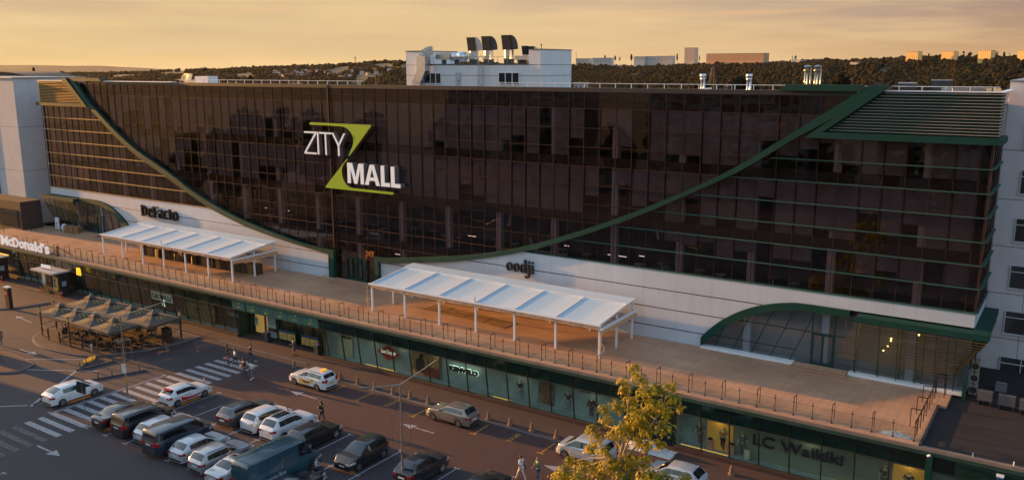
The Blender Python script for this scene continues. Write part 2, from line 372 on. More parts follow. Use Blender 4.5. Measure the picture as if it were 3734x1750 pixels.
# upper left and right frames
MB().prism([(-115.3, 25.72), (-106.9, 25.72), (-106.35, 25.30), (-113.45, 25.30), (-113.95, 25.70), (-114.0, 25.715)], 63.8, 64.35).build('corner_frame', GREEN, office)
MB().prism([(-115.3, 25.71), (-114.6, 25.71), (-110.05, 21.93), (-122.75, 21.93), (-122.75, 22.37), (-111.3, 22.37), (-115.45, 25.36)], 63.7, 64.25).box(-122.75, -122.2, 64.25, 66.2, 21.93, 22.37).build('corner_frame', GREEN, office)
MB().prism([(-18.65, 25.72), (-19.15, 25.27), (-13.9, 25.27), (-13.2, 25.71)], 63.82, 64.33).build('corner_frame', GREEN, office)
MB().prism([(-17.1, 21.93), (-4.5, 21.93), (-4.5, 22.36), (-15.85, 22.36), (-11.45, 25.72), (-12.12, 25.72)], 63.7, 64.25).box(-5.05, -4.5, 64.25, 67.4, 21.93, 22.36).build('corner_frame', GREEN, office)
# louvred corner panels
LBACK = mat('louvre_backing', (0.006, 0.034, 0.026), 0.7, spec=0.2)
LSLAT = mat('louvre_slat', (0.50, 0.33, 0.13), 0.42, 0.4)  # gold of the low sun is put into this slat colour
LEDGE = mat('ledge_metal', (0.035, 0.11, 0.085), 0.5, 0.2)
mb = MB().prism([(-122.2, 22.37), (-111.35, 22.37), (-115.3, 25.28), (-122.2, 25.28)], 64.16, 64.36); mb.build('louvre_panel', LBACK, office)
for i in range(14):
    z = 22.5+i*0.205; x1 = -111.5-(z-22.37)*1.36
    MB().box(-122.32, x1, 63.98, 64.16, z, z+0.06).build('louvre_slat', LSLAT, office)
MB().prism([(-15.8, 22.37), (-5.0, 22.37), (-5.0, 25.28), (-12.05, 25.28)], 64.16, 64.36).box(-5.049, -4.9, 64.2, 67.3, 22.37, 25.28).build('louvre_panel', LBACK, office)
for i in range(14):
    z = 22.5+i*0.205; x0 = -15.65+(z-22.37)*1.33
    MB().box(x0, -4.75, 64.02, 64.16, z, z+0.028).box(-4.9, -4.75, 64.16, 67.3, z, z+0.028).build('louvre_slat', mat('louvre_slat_pale', (0.46, 0.36, 0.28), 0.5), office)
# glass curtain: one sheet, panes follow the mullion grid
MB().add([(XL,71.9,9.0),(XL,71.9,25.2),(XL,64.45,9.0),(XL,64.45,25.2),(XR,64.45,9.0),(XR,64.45,25.2),(XR,71.9,9.0),(XR,71.9,25.2)],[(0,2,3,1),(2,4,5,3),(4,6,7,5)]).add([(-78,64.45,4.62),(-47,64.45,4.62),(-47,64.45,9.0),(-78,64.45,9.0)],[(0,1,2,3)]).build('glass_curtain_wall', FG, office)
MBm = MB(); x = -14.73
xs = [-14.73+1.5*k for k in range(-72, 7)]
for x in xs:
    zl = 4.62 if -65.9 < x < -59.4 else (interp(sw_b, x)+0.2 if -85.9 < x < -66 else (interp(se_b, x)+0.2 if -59.4 < x < -41.5 else 10.5))
    MBm.box(x-0.022, x+0.022, 64.38, 64.45, zl, 25.2)
for z in LEV[1:-1]:
    xl = -107.0 if z > 18 else -100; 
    # thin transoms only inside the sweep, the ledges run outside it
    xa = min((p for p in wl if abs(p[1]-z) < 0.5), key=lambda p: abs(p[1]-z), default=(-112, z))[0]
    xb = min((p for p in wb if abs(p[1]-z) < 0.6), key=lambda p: abs(p[1]-z), default=(-14, z))[0]
    MBm.box(xa, xb, 64.385, 64.45, z-0.02, z+0.02)
for z, xa, xb in ((10.5, -84, -42.5), (8.87, -76, -48.5), (7.27, -65.7, -59.4), (5.9, -65.7, -64.4), (5.9, -61.4, -59.5)): MBm.box(xa, xb, 64.37, 64.45, z-0.03, z+0.03)
MBm.box(-66.22, -66.05, 64.33, 64.449, 7.9, 25.2)
for y in (66.0, 67.5, 69.0, 70.5): MBm.box(XR-0.001, XR+0.05, y-0.03, y+0.03, 10.5, 22)
MBm.box(XR-0.12, XR+0.04, 64.33, 64.5, 10.5, 22).box(XL-0.04, XL+0.12, 64.33, 64.5, 10.5, 22)
MBm.build('mullion_grid', MULL, office)
AG = glassmat('arch_glass', (0.74, 0.80, 0.82), 0.05, 0.02, 0.1, 0.5)
for a_, b_ in ((-25.0, XR), (XL, -102.5)): MB().add([(a_,64.45,4.62),(b_,64.45,4.62),(b_,64.45,9.0),(a_,64.45,9.0)],[(0,1,2,3)]).build('arch_glass', AG, office)
# ledges outside the sweep (thin fins, left ones in the sun-gold slat colour)
for z in (20.28, 18.65, 17.03, 15.38, 13.77, 12.15):
    xa = min(wl, key=lambda p: abs(p[1]-z))[0]-0.25
    MB().box(-122.25, xa, 64.12, 64.36, z-0.035, z+0.035).build('ledge', LSLAT, office)
    xb = min(wb, key=lambda p: abs(p[1]-z))[0]+0.3
    MB().box(xb, -4.95, 64.14, 64.36, z-0.022, z+0.022).box(-5.05, -4.8, 64.36, 70.5, z-0.025, z+0.025).build('ledge', LEDGE, office)
MB().box(-86.1, -86.0, 64.2, 64.3, 10.44, 10.5).box(-122.25, -86.1, 64.14, 64.36, 10.44, 10.52).build('ledge', LSLAT, office)
MB().box(-41.3, -4.98, 64.14, 64.36, 10.44, 10.52).box(-5.05, -4.9, 64.36, 71.5, 10.44, 10.52).build('ledge', LEDGE, office)
# white wall, cut round the sweep, the doors and the two arched openings
arR_o = [(-24.39, 4.83), (-24.38, 5.48), (-23.55, 6.43), (-22.47, 7.37), (-20.96, 8.3), (-19.36, 8.95), (-17.67, 9.35), (-16.37, 9.47), (-13.1, 9.47)]
arR_i = [(-24.25, 4.86), (-23.42, 5.72), (-21.52, 7.30), (-20.25, 7.98), (-18.84, 8.53), (-17.16, 8.87), (-15.69, 8.95), (-13.07, 8.95)]
arL_o = [(-103.0, 4.83), (-103.0, 6.1), (-104.57, 7.50), (-106.35, 8.47), (-107.82, 9.05), (-109.9, 9.42), (-111.52, 9.47), (-114.6, 9.47)]
arL_i = [(-103.2, 4.86), (-104.5, 6.50), (-105.38, 7.15), (-107.07, 8.02), (-109.2, 8.75), (-110.94, 8.92), (-114.66, 8.95)]
aro = curve(arR_o[1:], 4); ari = curve(arR_i, 4); alo = curve(arL_o[1:], 4); ali = curve(arL_i, 4)
wr = [(-59.35, 4.6), (-24.39, 4.6), (-24.39, 5.40)]+aro[1:]+[(XR, 9.47), (XR, 10.44), (-41.6, 10.44)]+[p for p in wb if p[0] < -41.9 and p[0] > -59.3][::-1]+[(-59.35, 7.38)]
MB().prism(wr, 64.2, 64.36).box(XR-0.001, XR+0.02, 64.37, 71.5, 9.4, 10.44).build('white_wall', WALLP, office)
wlft = [(-103.0, 4.6), (-66.6, 4.6)]+[p for p in wl if p[0] > -85.6][::-1]+[(-86.0, 10.44), (XL, 10.44), (XL, 9.47)]+alo[::-1][:-1]+[(-103.0, 6.1)]
MB().prism(wlft, 64.2, 64.36).box(XL-0.02, XL+0.001, 64.37, 71.5, 9.4, 10.44).build('white_wall', WALLP, office)
MB().prism(aro+[(-13.07, 8.95)]+ari[::-1]+[(-24.39, 4.83)], 63.9, 64.33).build('arch_frame', GREEN, office)
MB().prism(alo+[(-114.6, 8.95)]+ali[::-1]+[(-103.0, 4.83)], 63.9, 64.33).build('arch_frame', GREEN, office)
# glazing bars of the arches
mb = MB()
mb2 = MB()
for x0, z0 in ((-23.35, 4.82), (-21.84, 4.82), (-20.33, 4.82), (-18.82, 4.82), (-17.31, 4.82)):
    zt = min(interp(ari, x0+1.2), 8.9); xt = x0+(zt-4.82)*0.42
    mb.bar((x0, 64.38, z0), (xt, 64.38, zt), 0.07)
mb.bar((-23.5, 64.38, 5.68), (-16.95, 64.38, 5.68), 0.06).bar((-21.55, 64.38, 7.28), (-5.2, 64.38, 7.28), 0.06)
for x0 in (-15.76, -14.12, -12.6, -11.0, -9.5, -8.0, -6.5): mb.bar((x0, 64.38, 4.8), (x0, 64.38, 8.95), 0.07)
for x0 in (-104.6, -106.1, -107.6, -109.1): mb2.bar((x0, 64.38, 4.82), (x0-(min(interp([q for q in sorted(ali)], x0), 8.8)-4.82)*0.25, 64.38, min(interp([q for q in sorted(ali)], x0-0.5), 8.8)), 0.06)
mb2.bar((-121.5, 64.38, 7.28), (-105.4, 64.38, 7.28), 0.06).bar((-109, 64.38, 5.68), (-104, 64.38, 5.68), 0.06)
for x0 in (-110.6, -112.2, -113.8, -115.4, -117, -118.6, -120.2, -121.7): mb2.bar((x0, 64.38, 4.8), (x0, 64.38, 8.95), 0.06)
mb.build('arch_glazing_bars', DKGREEN, office); mb2.build('arch_glazing_bars', DKGREEN, office)
for a_, b_ in ((-24.35, -16.95), (-12.9, -5.35), (-110, -104)): MB().box(a_, b_, 63.85, 64.44, 4.6, 4.8).build('sill', WHITE, office)
# doors
def door(x0, x1, z0, z1, leaves, y=64.3):
    d = MB().box(x0, x0+0.1, y, y+0.12, z0, z1).box(x1-0.1, x1, y, y+0.12, z0, z1).box(x0+0.1, x1-0.1, y, y+0.12, z1-0.1, z1).box(x0+0.1, x1-0.1, y, y+0.12, z0, z0+0.16)
    for l in leaves: d.box(l-0.09, l+0.09, y+0.01, y+0.11, z0+0.16, z1-0.1)
    o = d.build('door', GREEN, office)
    for l in leaves: MB().tube((l+0.2, y-0.12, z0+0.5), (l+0.2, y-0.12, z0+1.7), 0.025).bar((l+0.2, y-0.12, z0+0.6), (l+0.2, y+0.02, z0+0.6), 0.03).bar((l+0.2, y-0.12, z0+1.6), (l+0.2, y+0.02, z0+1.6), 0.03).build('handle', STEEL, o)
    return o
door(-64.4, -62.9, 4.84, 7.22, (-63.65,)); door(-62.88, -61.4, 4.84, 7.22, (-62.3,)); door(-15.72, -14.15, 4.82, 7.22, (-14.95,)); door(-111.5, -109.9, 4.82, 7.22, (-110.7,))
# roof slab, parapet, coping
ROOFM = mat('roof_membrane', (0.14, 0.13, 0.125), 0.9, var=0.2, vs=0.5)
MB().box(XL, XR, 64.62, 86, 24.22, 24.3).build('roof', ROOFM, office)
MB().box(-122, XR, 64.5, 64.75, 24.3, 24.92).box(-106.3, XR, 64.37, 64.75, 24.92, 25.27).build('parapet', mat('dark_coping', (0.03, 0.025, 0.024), 0.4), office)
MB().box(-122.25, -115.4, 64.0, 64.75, 25.28, 25.36).build('coping', WHITE, office); MB().box(-106.3, -92, 64.1, 64.75, 25.27, 25.36).build('coping', WHITE, office); MB().box(-12.0, -4.7, 64.0, 64.75, 25.29, 25.35).box(-5.1, -4.7, 64.75, 71.8, 25.29, 25.35).build('coping', WHITE, office)
MB().box(XL, XR, 86, 86.3, 4.6, 24.5).box(XR-0.3, XR-0.01, 72, 86, 4.6, 24.5).box(XL+0.01, XL+0.3, 72, 86, 4.6, 24.5).build('rear_wall', WALLP, office)
# inside: floor slabs, columns, blinds, back partitions
INT = mat('interior_partition', (0.085, 0.050, 0.038), 0.9, var=0.3, vs=0.6)
SLAB = mat('spandrel_dark', (0.018, 0.012, 0.012), 0.6)
COLM = mat('interior_column', (0.40, 0.41, 0.46), 0.8)
BLIND = mat('roller_blind', (0.175, 0.172, 0.20), 0.9, var=0.18, vs=0.9)
mb = MB()
for za, zb_ in ((23.55, 24.2), (18.68, 19.45), (13.8, 14.58), (8.9, 9.68)): box1('floor_slab', XL+0.1, XR-0.1, 64.62, 70.0, za, zb_, SLAB, office)
MB().box(XL+0.1, XR-0.1, 70.0, 70.2, 4.62, 24.9).build('back_partition', INT, office)
MB().box(XL+0.1, XR-0.1, 69.9, 69.98, 9.7, 13.7).build('cafe_wall', mat('cafe_wall', (0.11, 0.10, 0.105), 0.9, var=0.7, vs=0.5), office)
LOB = mat('arch_lobby_wall', (0.27, 0.27, 0.28), 0.9, var=0.15, vs=0.6)
MB().box(-25.2, -5.2, 65.9, 66.0, 4.67, 8.8).build('lobby_wall', LOB, office); MB().box(-121.9, -103.2, 66.4, 66.5, 4.67, 8.8).build('lobby_wall', mat('left_lobby_wall', (0.12, 0.12, 0.12), 0.9, var=0.5, vs=1.2), office); MB().box(XL+0.1, XR-0.1, 64.6, 69.9, 4.60, 4.66).build('lobby_floor', LOB, office)
for k in range(20):
    x = -8.9-6.0*k
    if x < -121: break
    MB().box(x-0.27, x+0.27, 64.78, 65.3, 4.66, 24.3).build('column', COLM, office)
rb = random.Random(3); stuff = MB(); nbl = 0
fl = [(23.53, 19.48), (18.66, 14.6), (13.78, 12.2)]
for k in range(len(xs)-1, 0, -1):
    x1, x0 = xs[k], xs[k-1]
    for i, (zt, zb) in enumerate(fl):
        if -64 < x1 < -63 : continue
        r = rb.random()
        if r < 0.07 or (i == 2 and (x0 < -30 or r < 0.3)): continue
        ln = (zt-zb)*(1.0 if r < 0.66 else rb.choice([0.35, 0.5, 0.62, 0.75, 0.86]))
        if nbl < 100: MB().box(x0+0.09, x1-0.09, 64.60, 64.62, zt-ln, zt).build('blind', BLIND, office); nbl += 1
        else: stuff.box(x0+0.09, x1-0.09, 64.60, 64.62, zt-ln, zt)
o = stuff.build('blinds', BLIND, office); o['kind'] = 'stuff'
# cafe floor: tables, tube lights, slanting steel struts
CAFE = mat('cafe_table_top', (0.45, 0.46, 0.48), 0.4)
for i in range(26):
    x = -80+i*2.7+rb.uniform(-.8, .8); z = 9.69; y = 65.6+rb.random()*3
    if interp(sw_b, x) > 9.9 and x < -66 or (x > -59 and interp(se_b, x) > 11): pass
    MB().tube((x, y, z+0.7), (x, y, z+0.74), 0.42, n=14).tube((x, y, z), (x, y, z+0.7), 0.04, n=6).build('cafe_table', CAFE, office)
for p0, p1 in (((-42.2, 66, 11.4), (-41, 66, 8.8)), ((-41.0, 66, 11.1), (-39.2, 66, 11.1)), ((-41.8, 66, 10.2), (-40, 66, 11.2)), ((-39.2, 66, 10.2), (-37.5, 66, 8.7)), ((-39.8, 66, 11.1), (-38.6, 66, 9.6)), ((-41.8, 66, 10.25), (-38.2, 66, 10.25)), ((-29.0, 65.4, 12.8), (-29.3, 65.4, 14.5)), ((-43.5, 65.4, 14.9), (-44.2, 65.4, 12.4)), ((-105, 66, 22), (-103.5, 66, 19)), ((-104.5, 66, 21.7), (-102.0, 66, 21.9))):
    MB().tube(p0, p1, 0.13, n=6).build('steel_strut', COLM, office)
LAMPM = mat('tube_light', (1, 1, 1), emit=(1, 0.93, 0.8), es=0.9)
for x0, x1, z in ((-33.8, -32.0, 10.9), (-30.8, -30.3, 11.15), (-58.5, -57.6, 8.0), (-49.0, -48.1, 10.95), (-45.5, -44.9, 11.0), (-38.2, -37.7, 11.2), (-74.5, -74.2, 11.1), (-78.3, -78.0, 11.1)):
    MB().box(x0, x1, 65.5, 65.56, z, z+0.035).build('tube_light', LAMPM, office)
# slatted canopies round the two arched entrances
def slat_screen(xa, xb, right):
    tag_m = mat('slat_metal', (0.15, 0.11, 0.045), 0.5, 0.3, var=0.2, vs=2)
    MB().box(xa-(0 if right else 0.6), xb+(0.9 if right else 0), 63.1, 64.19, 8.95, 9.36).build('canopy_box', GREEN, office)
    if right: MB().box(-5.04, -4.1, 64.19, 71, 8.95, 9.36).build('canopy_box', GREEN, office)
    else: MB().box(-122.8, -122.22, 64.19, 68, 8.95, 9.36).build('canopy_box', GREEN, office)
    n = 15
    for i in range(n):
        t = i/(n-1); z = 8.78-t*2.85; y = 63.15+t*0.75
        if right: x0, x1 = xa-0.1-1.1*t, xb+0.75-1.75*t
        else: x0, x1 = xa-0.5+1.35*t, xb+0.1+1.6*t
        m2 = MB().rbox(((x0+x1)/2, y, z), (x1-x0, 0.13, 0.035))
        if right: m2.box(x1-0.06, x1+0.06, y+0.07, 70, z-0.018, z+0.018)
        else: m2.box(x0-0.06, x0+0.06, y+0.07, 67, z-0.018, z+0.018)
        m2.build('slat', tag_m, office)
    for k in range(7):
        x = xa+0.4+k*(xb-xa-0.2)/6 if right else xa+k*(xb-xa-0.4)/6
        dx = (-0.35 if k == 0 else 0) if right else (0.6 if k == 0 else 0)
        MB().path([(x, 63.22, 8.95), (x+dx, 63.92, 5.95), (x+dx, 64.1, 4.8)], 0.06, 0.09).build('slat_post', DKGREEN, office)
slat_screen(-12.5, -4.9, True); slat_screen(-122.4, -114.7, False)
MB().box(-5.3, -5.06, 63.6, 63.85, 4.46, 6.1).build('slat_post', GREEN, office)
for p in ((-10.3, 64.9, 7.6), (-10.35, 65.2, 7.35), (-10.75, 64.9, 6.6), (-8.5, 64.9, 8.2), (-10.55, 65.3, 6.85)):
    MB().ball(p, 0.055).build('pendant_bulb', mat('warm_bulb', (1, .8, .4), emit=(1, 0.55, 0.12), es=6), office)

# steps at the two terrace doors
STEPM = TILES
def steps(x0, x1, label, d=1.5, skew=True):
    o = MB().box(x0, x1, YF-0.2-d, YF-0.21, ZT+0.004, ZT+0.11).box(x0, x1, YF-0.2-d+0.32, YF-0.212, ZT+0.11, ZT+0.22).build('entrance_steps', STEPM)
    e = MB().box(x0, x1, YF-0.205-d, YF-0.2-d, ZT+0.085, ZT+0.112).box(x0, x1, YF-0.2-d+0.315, YF-0.2-d+0.32, ZT+0.195, ZT+0.222).build('nosing', mat('red_nosing', (0.16, 0.035, 0.025), 0.6), o)
    tag(o, label, 'steps'); return o
steps(-67.6, -59.96, 'two long low tiled steps before the green glass double doors at mid terrace', 1.6)
steps(-16.9, -12.95, 'two low tiled steps before the single green door under the right arch', 1.5)
steps(-114.2, -109.8, 'two low tiled steps beside the brown bales under the left arch', 1.3)

# ------------------------------------------------------------------ shopping arcade with the terrace on its roof
arc = thing('shopping_arcade', (-50, 54, 0), 'one storey shopping arcade with leaning glass shop fronts and tiled roof terrace', 'building')
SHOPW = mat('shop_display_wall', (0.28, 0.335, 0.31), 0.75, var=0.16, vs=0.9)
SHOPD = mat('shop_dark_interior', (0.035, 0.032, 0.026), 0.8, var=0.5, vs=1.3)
PLINTH = mat('brown_plinth', (0.050, 0.026, 0.022), 0.7, var=0.3, vs=2)
FASC = mat('dark_green_fascia_glass', (0.006, 0.024, 0.018), 0.09, spec=0.6, var=0.2, vs=0.5)
LIPM = mat('lip_stone', (0.20, 0.15, 0.12), 0.7, var=0.2, vs=1.5)
LIPG = mat('lip_green_metal', (0.030, 0.070, 0.055), 0.4, 0.2, var=0.25, vs=1)
# terrace slab: floor edge follows the measured outline
MB().prism([(-126.5, 53.72), (-6.5, 53.72), (-6.5, 61.35), (-5.94, 61.35), (-5.94, 64.19), (-126.5, 64.19)], 4.40, 4.6, 'z').build('terrace_floor', TILES, arc)
MB().box(-150, 20, 53.62, 53.72, 4.38, 4.57).box(-6.5, 20, 53.72, 54.1, 4.42, 4.50).build('roof_edge', LIPM, arc)
MB().box(-150, 20, 53.52, 53.70, 4.16, 4.38).build('roof_edge', LIPG, arc)
DRKR = mat('bitumen_roof', (0.020, 0.014, 0.014), 0.9, var=0.35, vs=0.5)
MB().box(-6.49, 20, 54.1, 71.9, 4.2, 4.42).box(-5.93, 20, 61.4, 71.9, 4.42, 4.43).build('flat_roof', DRKR, arc)
MB().box(-150, -126.5, 53.72, 72, 4.2, 4.5).build('flat_roof', DRKR, arc)
MB().box(-6.5, -6.35, 53.9, 61.3, 4.42, 4.62).build('roof_kerb', DGREY, arc)
def yz(z): return 54.25-0.5*(z-0.42)/3.76      # leaning plane of the shop glass
def lean_quad(mb, x0, x1, z0, z1, dy=0.0, th=0.02):
    a, b = yz(z0)+dy, yz(z1)+dy
    if th == 0: mb.add([(x0,a,z0),(x1,a,z0),(x1,b,z1),(x0,b,z1)], [(0,1,2,3)]); return mb
    mb.add([(x0,a,z0),(x1,a,z0),(x1,b,z1),(x0,b,z1),(x0,a+th,z0),(x1,a+th,z0),(x1,b+th,z1),(x0,b+th,z1)], [(0,1,2,3),(7,6,5,4),(0,4,5,1),(1,5,6,2),(2,6,7,3),(3,7,4,0)]); return mb
def lbar(mb, x, z0, z1, w=0.07, d=0.1, y0=0.0):
    return lean_quad(mb, x-w/2, x+w/2, z0, z1, -d/2+y0, d)
FR = mat('shop_frame', (0.018, 0.014, 0.012), 0.45)
FRT = mat('shop_transom', (0.10, 0.10, 0.085), 0.4, 0.4)
def shopfront(xa, xb, mull, back, floorm=None, depth=0.75, endl=False, endr=False):
    MB().box(xa, xb, 54.0, 54.35, 0.0, 0.42).build('plinth', PLINTH, arc)
    lean_quad(MB(), xa, xb, 0.43, 3.02, 0, 0).build('shop_window', SG, arc)
    lean_quad(MB(), xa, xb, 3.08, 4.16).build('fascia', FASC, arc)
    for x in mull: lbar(MB(), x, 0.43, 4.15).build('mullion', FR, arc)
    lean_quad(MB(), xa, xb, 3.02, 3.09, -0.05, 0.06).build('transom', FRT, arc)
    m = MB().box(xa, xb, 54.35+depth, 54.45+depth, 0.0, 4.2).box(xa, xa+0.05, 54.36, 54.35+depth, 0, 4.15).box(xb-0.05, xb, 54.36, 54.35+depth, 0, 4.15)
    m.build('display_back', back, arc)
    MB().box(xa+0.05, xb-0.05, 54.36, 54.35+depth, 0.42, 0.47).build('display_floor', floorm or SHOPW, arc)
gm = [-28.54-2.034*k for k in range(15)]
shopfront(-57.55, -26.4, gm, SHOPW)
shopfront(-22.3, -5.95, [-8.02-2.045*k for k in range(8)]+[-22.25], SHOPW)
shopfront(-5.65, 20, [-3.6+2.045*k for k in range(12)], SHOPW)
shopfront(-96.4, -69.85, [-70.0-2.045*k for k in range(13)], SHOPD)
MB().box(-5.98, -5.62, 53.45, 53.85, 0, 4.34).build('green_column', GREEN, arc)
# louvre panel at the far right of the fascia
m = MB()
for i in range(13): m.box(-4.4, 20, 53.5, 53.58, 3.06+i*0.084, 3.09+i*0.084)
m.build('fascia_louvre', DKGREEN, arc)
# body of the arcade behind the shop windows
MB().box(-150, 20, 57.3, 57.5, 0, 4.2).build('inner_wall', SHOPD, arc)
# main entrance recess
m = MB().box(-69.85, -57.55, 56.05, 56.15, 0.1, 4.2); m.build('recess_back', mat('recess_glow', (0.12, 0.075, 0.035), 0.7, var=0.5, vs=0.7), arc)
box1('recess_cheek', -69.85, -69.75, 54.2, 56.05, 0, 4.2, DKGREEN, arc); box1('recess_cheek', -57.65, -57.55, 54.2, 56.05, 0, 4.2, DKGREEN, arc)
lean_quad(MB(), -69.5, -65.4, 0.25, 3.1, 1.35, 0).build('entrance_glass', SG, arc)
lean_quad(MB(), -64.9, -58.0, 0.25, 3.1, 1.5, 0).build('entrance_glass', SG, arc)
m = MB()
for x in (-69.5, -67.4, -65.4, -64.9, -63.2, -62.9, -62.1, -60.5, -58.6, -58.0): m.box(x-0.06, x+0.06, 55.5, 55.66, 0.1, 3.2)
m.box(-69.5, -65.3, 55.5, 55.62, 0.1, 0.22).box(-69.5, -58.0, 55.5, 55.62, 3.08, 3.2).build('entrance_frame', DKGREEN, arc)
WARMI = mat('warm_lobby', (0.5, 0.3, 0.1), emit=(1, 0.5, 0.13), es=0.16)
MB().box(-69.3, -67.5, 55.9, 55.95, 0.3, 2.9).build('lit_lobby', WARMI, arc)
MB().box(-69.0, -68.2, 55.75, 55.8, 2.86, 2.92).build('lobby_lamp', mat('lobby_lamp_m', (1, .6, .2), emit=(1, 0.5, 0.1), es=4), arc)
LIGHTP = mat('poster_paper', (0.30, 0.38, 0.38), 0.6, var=0.3, vs=5)
for x0, x1, z0, z1 in ((-68.9, -68.4, 1.2, 2.1), (-66.9, -65.7, 1.3, 2.8), (-66.9, -65.6, 0.3, 0.9)): MB().box(x0, x1, 55.44, 55.46, z0, z1).build('poster', LIGHTP, arc)
# teal panels over the entrance with the little mall sign on each
TEAL = mat('teal_panel', (0.030, 0.125, 0.120), 0.35, var=0.12, vs=1)
YGT = mat('yellow_green_print', (0.42, 0.38, 0.05), 0.6); TGT = mat('pale_print', (0.06, 0.22, 0.19), 0.6)
px_ = [-70.05, -68.1, -67.95, -65.97, -63.97, -61.95, -59.93, -57.75]
for a, b in ((0, 1), (2, 3), (3, 4), (4, 5), (5, 6), (6, 7)):
    x0, x1 = px_[a]+0.02, px_[b]-0.02
    p = lean_quad(MB(), x0, x1, 3.12, 4.14, -0.12, 0.1).build('teal_panel', TEAL, arc)
    cx = (x0+x1)/2
    def P(u, z): return (cx+u, yz(z)-0.135, z)
    mm = MB().add([P(0.05, 3.95), P(0.32, 3.93), P(0.18, 3.72)], [(0, 1, 2)]).add([P(-0.28, 3.36), P(-0.02, 3.38), P(-0.05, 3.6)], [(0, 1, 2)])
    textmb('MALL', P(-0.05, 3.40), FX, (0, -0.13, 0.99), 0.46, 0.13, 0.005, 0.02, mm); mm.build('panel_print', YGT, p)
    textmb('ZITY', P(-0.4, 3.76), FX, (0, -0.13, 0.99), 0.42, 0.14, 0.005, 0, MB()).build('panel_print', TGT, p)
# lit bits inside the windows
GLOW = mat('warm_display_glow', (1, .6, .1), emit=(1, 0.45, 0.05), es=0.28)
for x0, x1 in ((-52.6, -50.8), (-50.6, -48.9), (-38.4, -36.7), (-7.9, -6.1), (-21.9, -18.4)):
    MB().box(x0, x1, 54.4, 54.5, 0.475, 0.50).build('floor_lamp_strip', GLOW, arc)
WG = mat('lit_display_wall', (0.42, 0.28, 0.07), 0.8, emit=(1, 0.42, 0.05), es=0.05, var=0.25, vs=0.5)
MB().box(-20.2, -18.3, 54.98, 55.05, 0.47, 3.0).build('display_back', WG, arc)
MB().box(-7.95, -6.0, 54.98, 55.05, 0.47, 3.0).build('display_back', WG, arc)
MB().box(-12.0, -10.0, 55.5, 55.93, 0.47, 3.0).build('display_back', WG, arc) if False else None
MB().box(-56.6, -54.7, 54.98, 55.05, 0.47, 3.0).build('display_back', mat('cream_wall', (0.40, 0.36, 0.22), 0.8), arc)
def plight(loc, e, c=(1, 0.62, 0.22), r=0.12):
    l = D.lights.new('shop_spot', 'POINT'); l.energy = e; l.color = c; l.shadow_soft_size = r
    o = D.objects.new('shop_spot', l); col.objects.link(o); o.location = loc
for x in (-19.3, -7.0): plight((x, 54.65, 2.7), 5)
for x in (-13.0, -36.0, -55.0, -52.0, -44.5, -29.3, -40.5, -48.5): plight((x, 54.55, 2.75), 3, (1.0, 0.95, 0.7))
for k in range(11): MB().tube((-21.3+k*1.3, 54.75, 2.95), (-21.25+k*1.3, 54.7, 2.78), 0.05, 0.07).build('spot_lamp', OFFW, arc)

# second entrance (behind the tree): recess with hoarding
MB().box(-26.4, -22.3, 55.6, 55.7, 0, 4.2).box(-26.4, -26.3, 54.2, 55.6, 0, 4.2).box(-22.4, -22.3, 54.2, 55.6, 0, 4.2).build('recess_back', DKGREEN, arc)
lean_quad(MB(), -26.4, -22.3, 3.08, 4.16).build('fascia', FASC, arc)
# drive-through restaurant front, left end
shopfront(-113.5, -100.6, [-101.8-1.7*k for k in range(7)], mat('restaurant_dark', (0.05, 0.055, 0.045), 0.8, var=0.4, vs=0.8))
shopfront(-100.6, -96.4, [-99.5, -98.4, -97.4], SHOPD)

# ------------------------------------------------------------------ signs
def sign_thing(name, loc, label, group=None): return thing(name, loc, label, 'sign', group)
SIGNG = mat('lime_sign_face', (0.30, 0.46, 0.012), 0.5); SIGNS = mat('sign_side_brown', (0.10, 0.045, 0.03), 0.5)
SIGNW = mat('white_sign_face', (0.80, 0.80, 0.80), 0.5, emit=(1, 1, 1), es=0.06); DARKL = mat('anthracite_letters', (0.008, 0.010, 0.018), 0.8, spec=0.1)
t = sign_thing('mall_sign', (-62, 63.8, 14.5), 'large mall sign of white letters between two lime green sweeps on the dark glass facade')
def sweep_arc(cx, cz, r, a0, a1, n=10, sx=1): return [(cx+sx*r*cos(a0+(a1-a0)*i/n), cz+r*sin(a0+(a1-a0)*i/n)) for i in range(n+1)]
gtop = [(-68.25, 21.10), (-68.33, 21.16), (-68.33, 21.28), (-68.22, 21.34), (-59.70, 21.34), (-59.60, 21.28), (-59.62, 21.22), (-62.72, 18.10), (-62.88, 18.10), (-62.86, 18.2), (-62.5, 18.7), (-62.22, 19.15), (-62.1, 19.58), (-62.12, 19.95), (-62.26, 20.3), (-62.5, 20.62), (-62.9, 20.9), (-63.35, 21.04), (-63.9, 21.09)]
gbot = [(-63.10, 17.80), (-63.02, 17.68), (-63.35, 17.45), (-63.75, 17.05), (-63.92, 16.58), (-63.9, 16.05), (-63.72, 15.55), (-63.35, 15.12), (-62.9, 14.88), (-62.4, 14.80), (-57.0, 14.80), (-56.86, 14.74), (-56.86, 14.62), (-57.0, 14.56), (-66.3, 14.56), (-66.38, 14.66), (-66.3, 14.76)]
for gp in (gtop, gbot):
    o = MB().prism(gp, 63.72, 63.78).build('green_sweep', SIGNG, t); MB().prism(gp, 63.78, 64.25).build('sign_side', SIGNS, o)
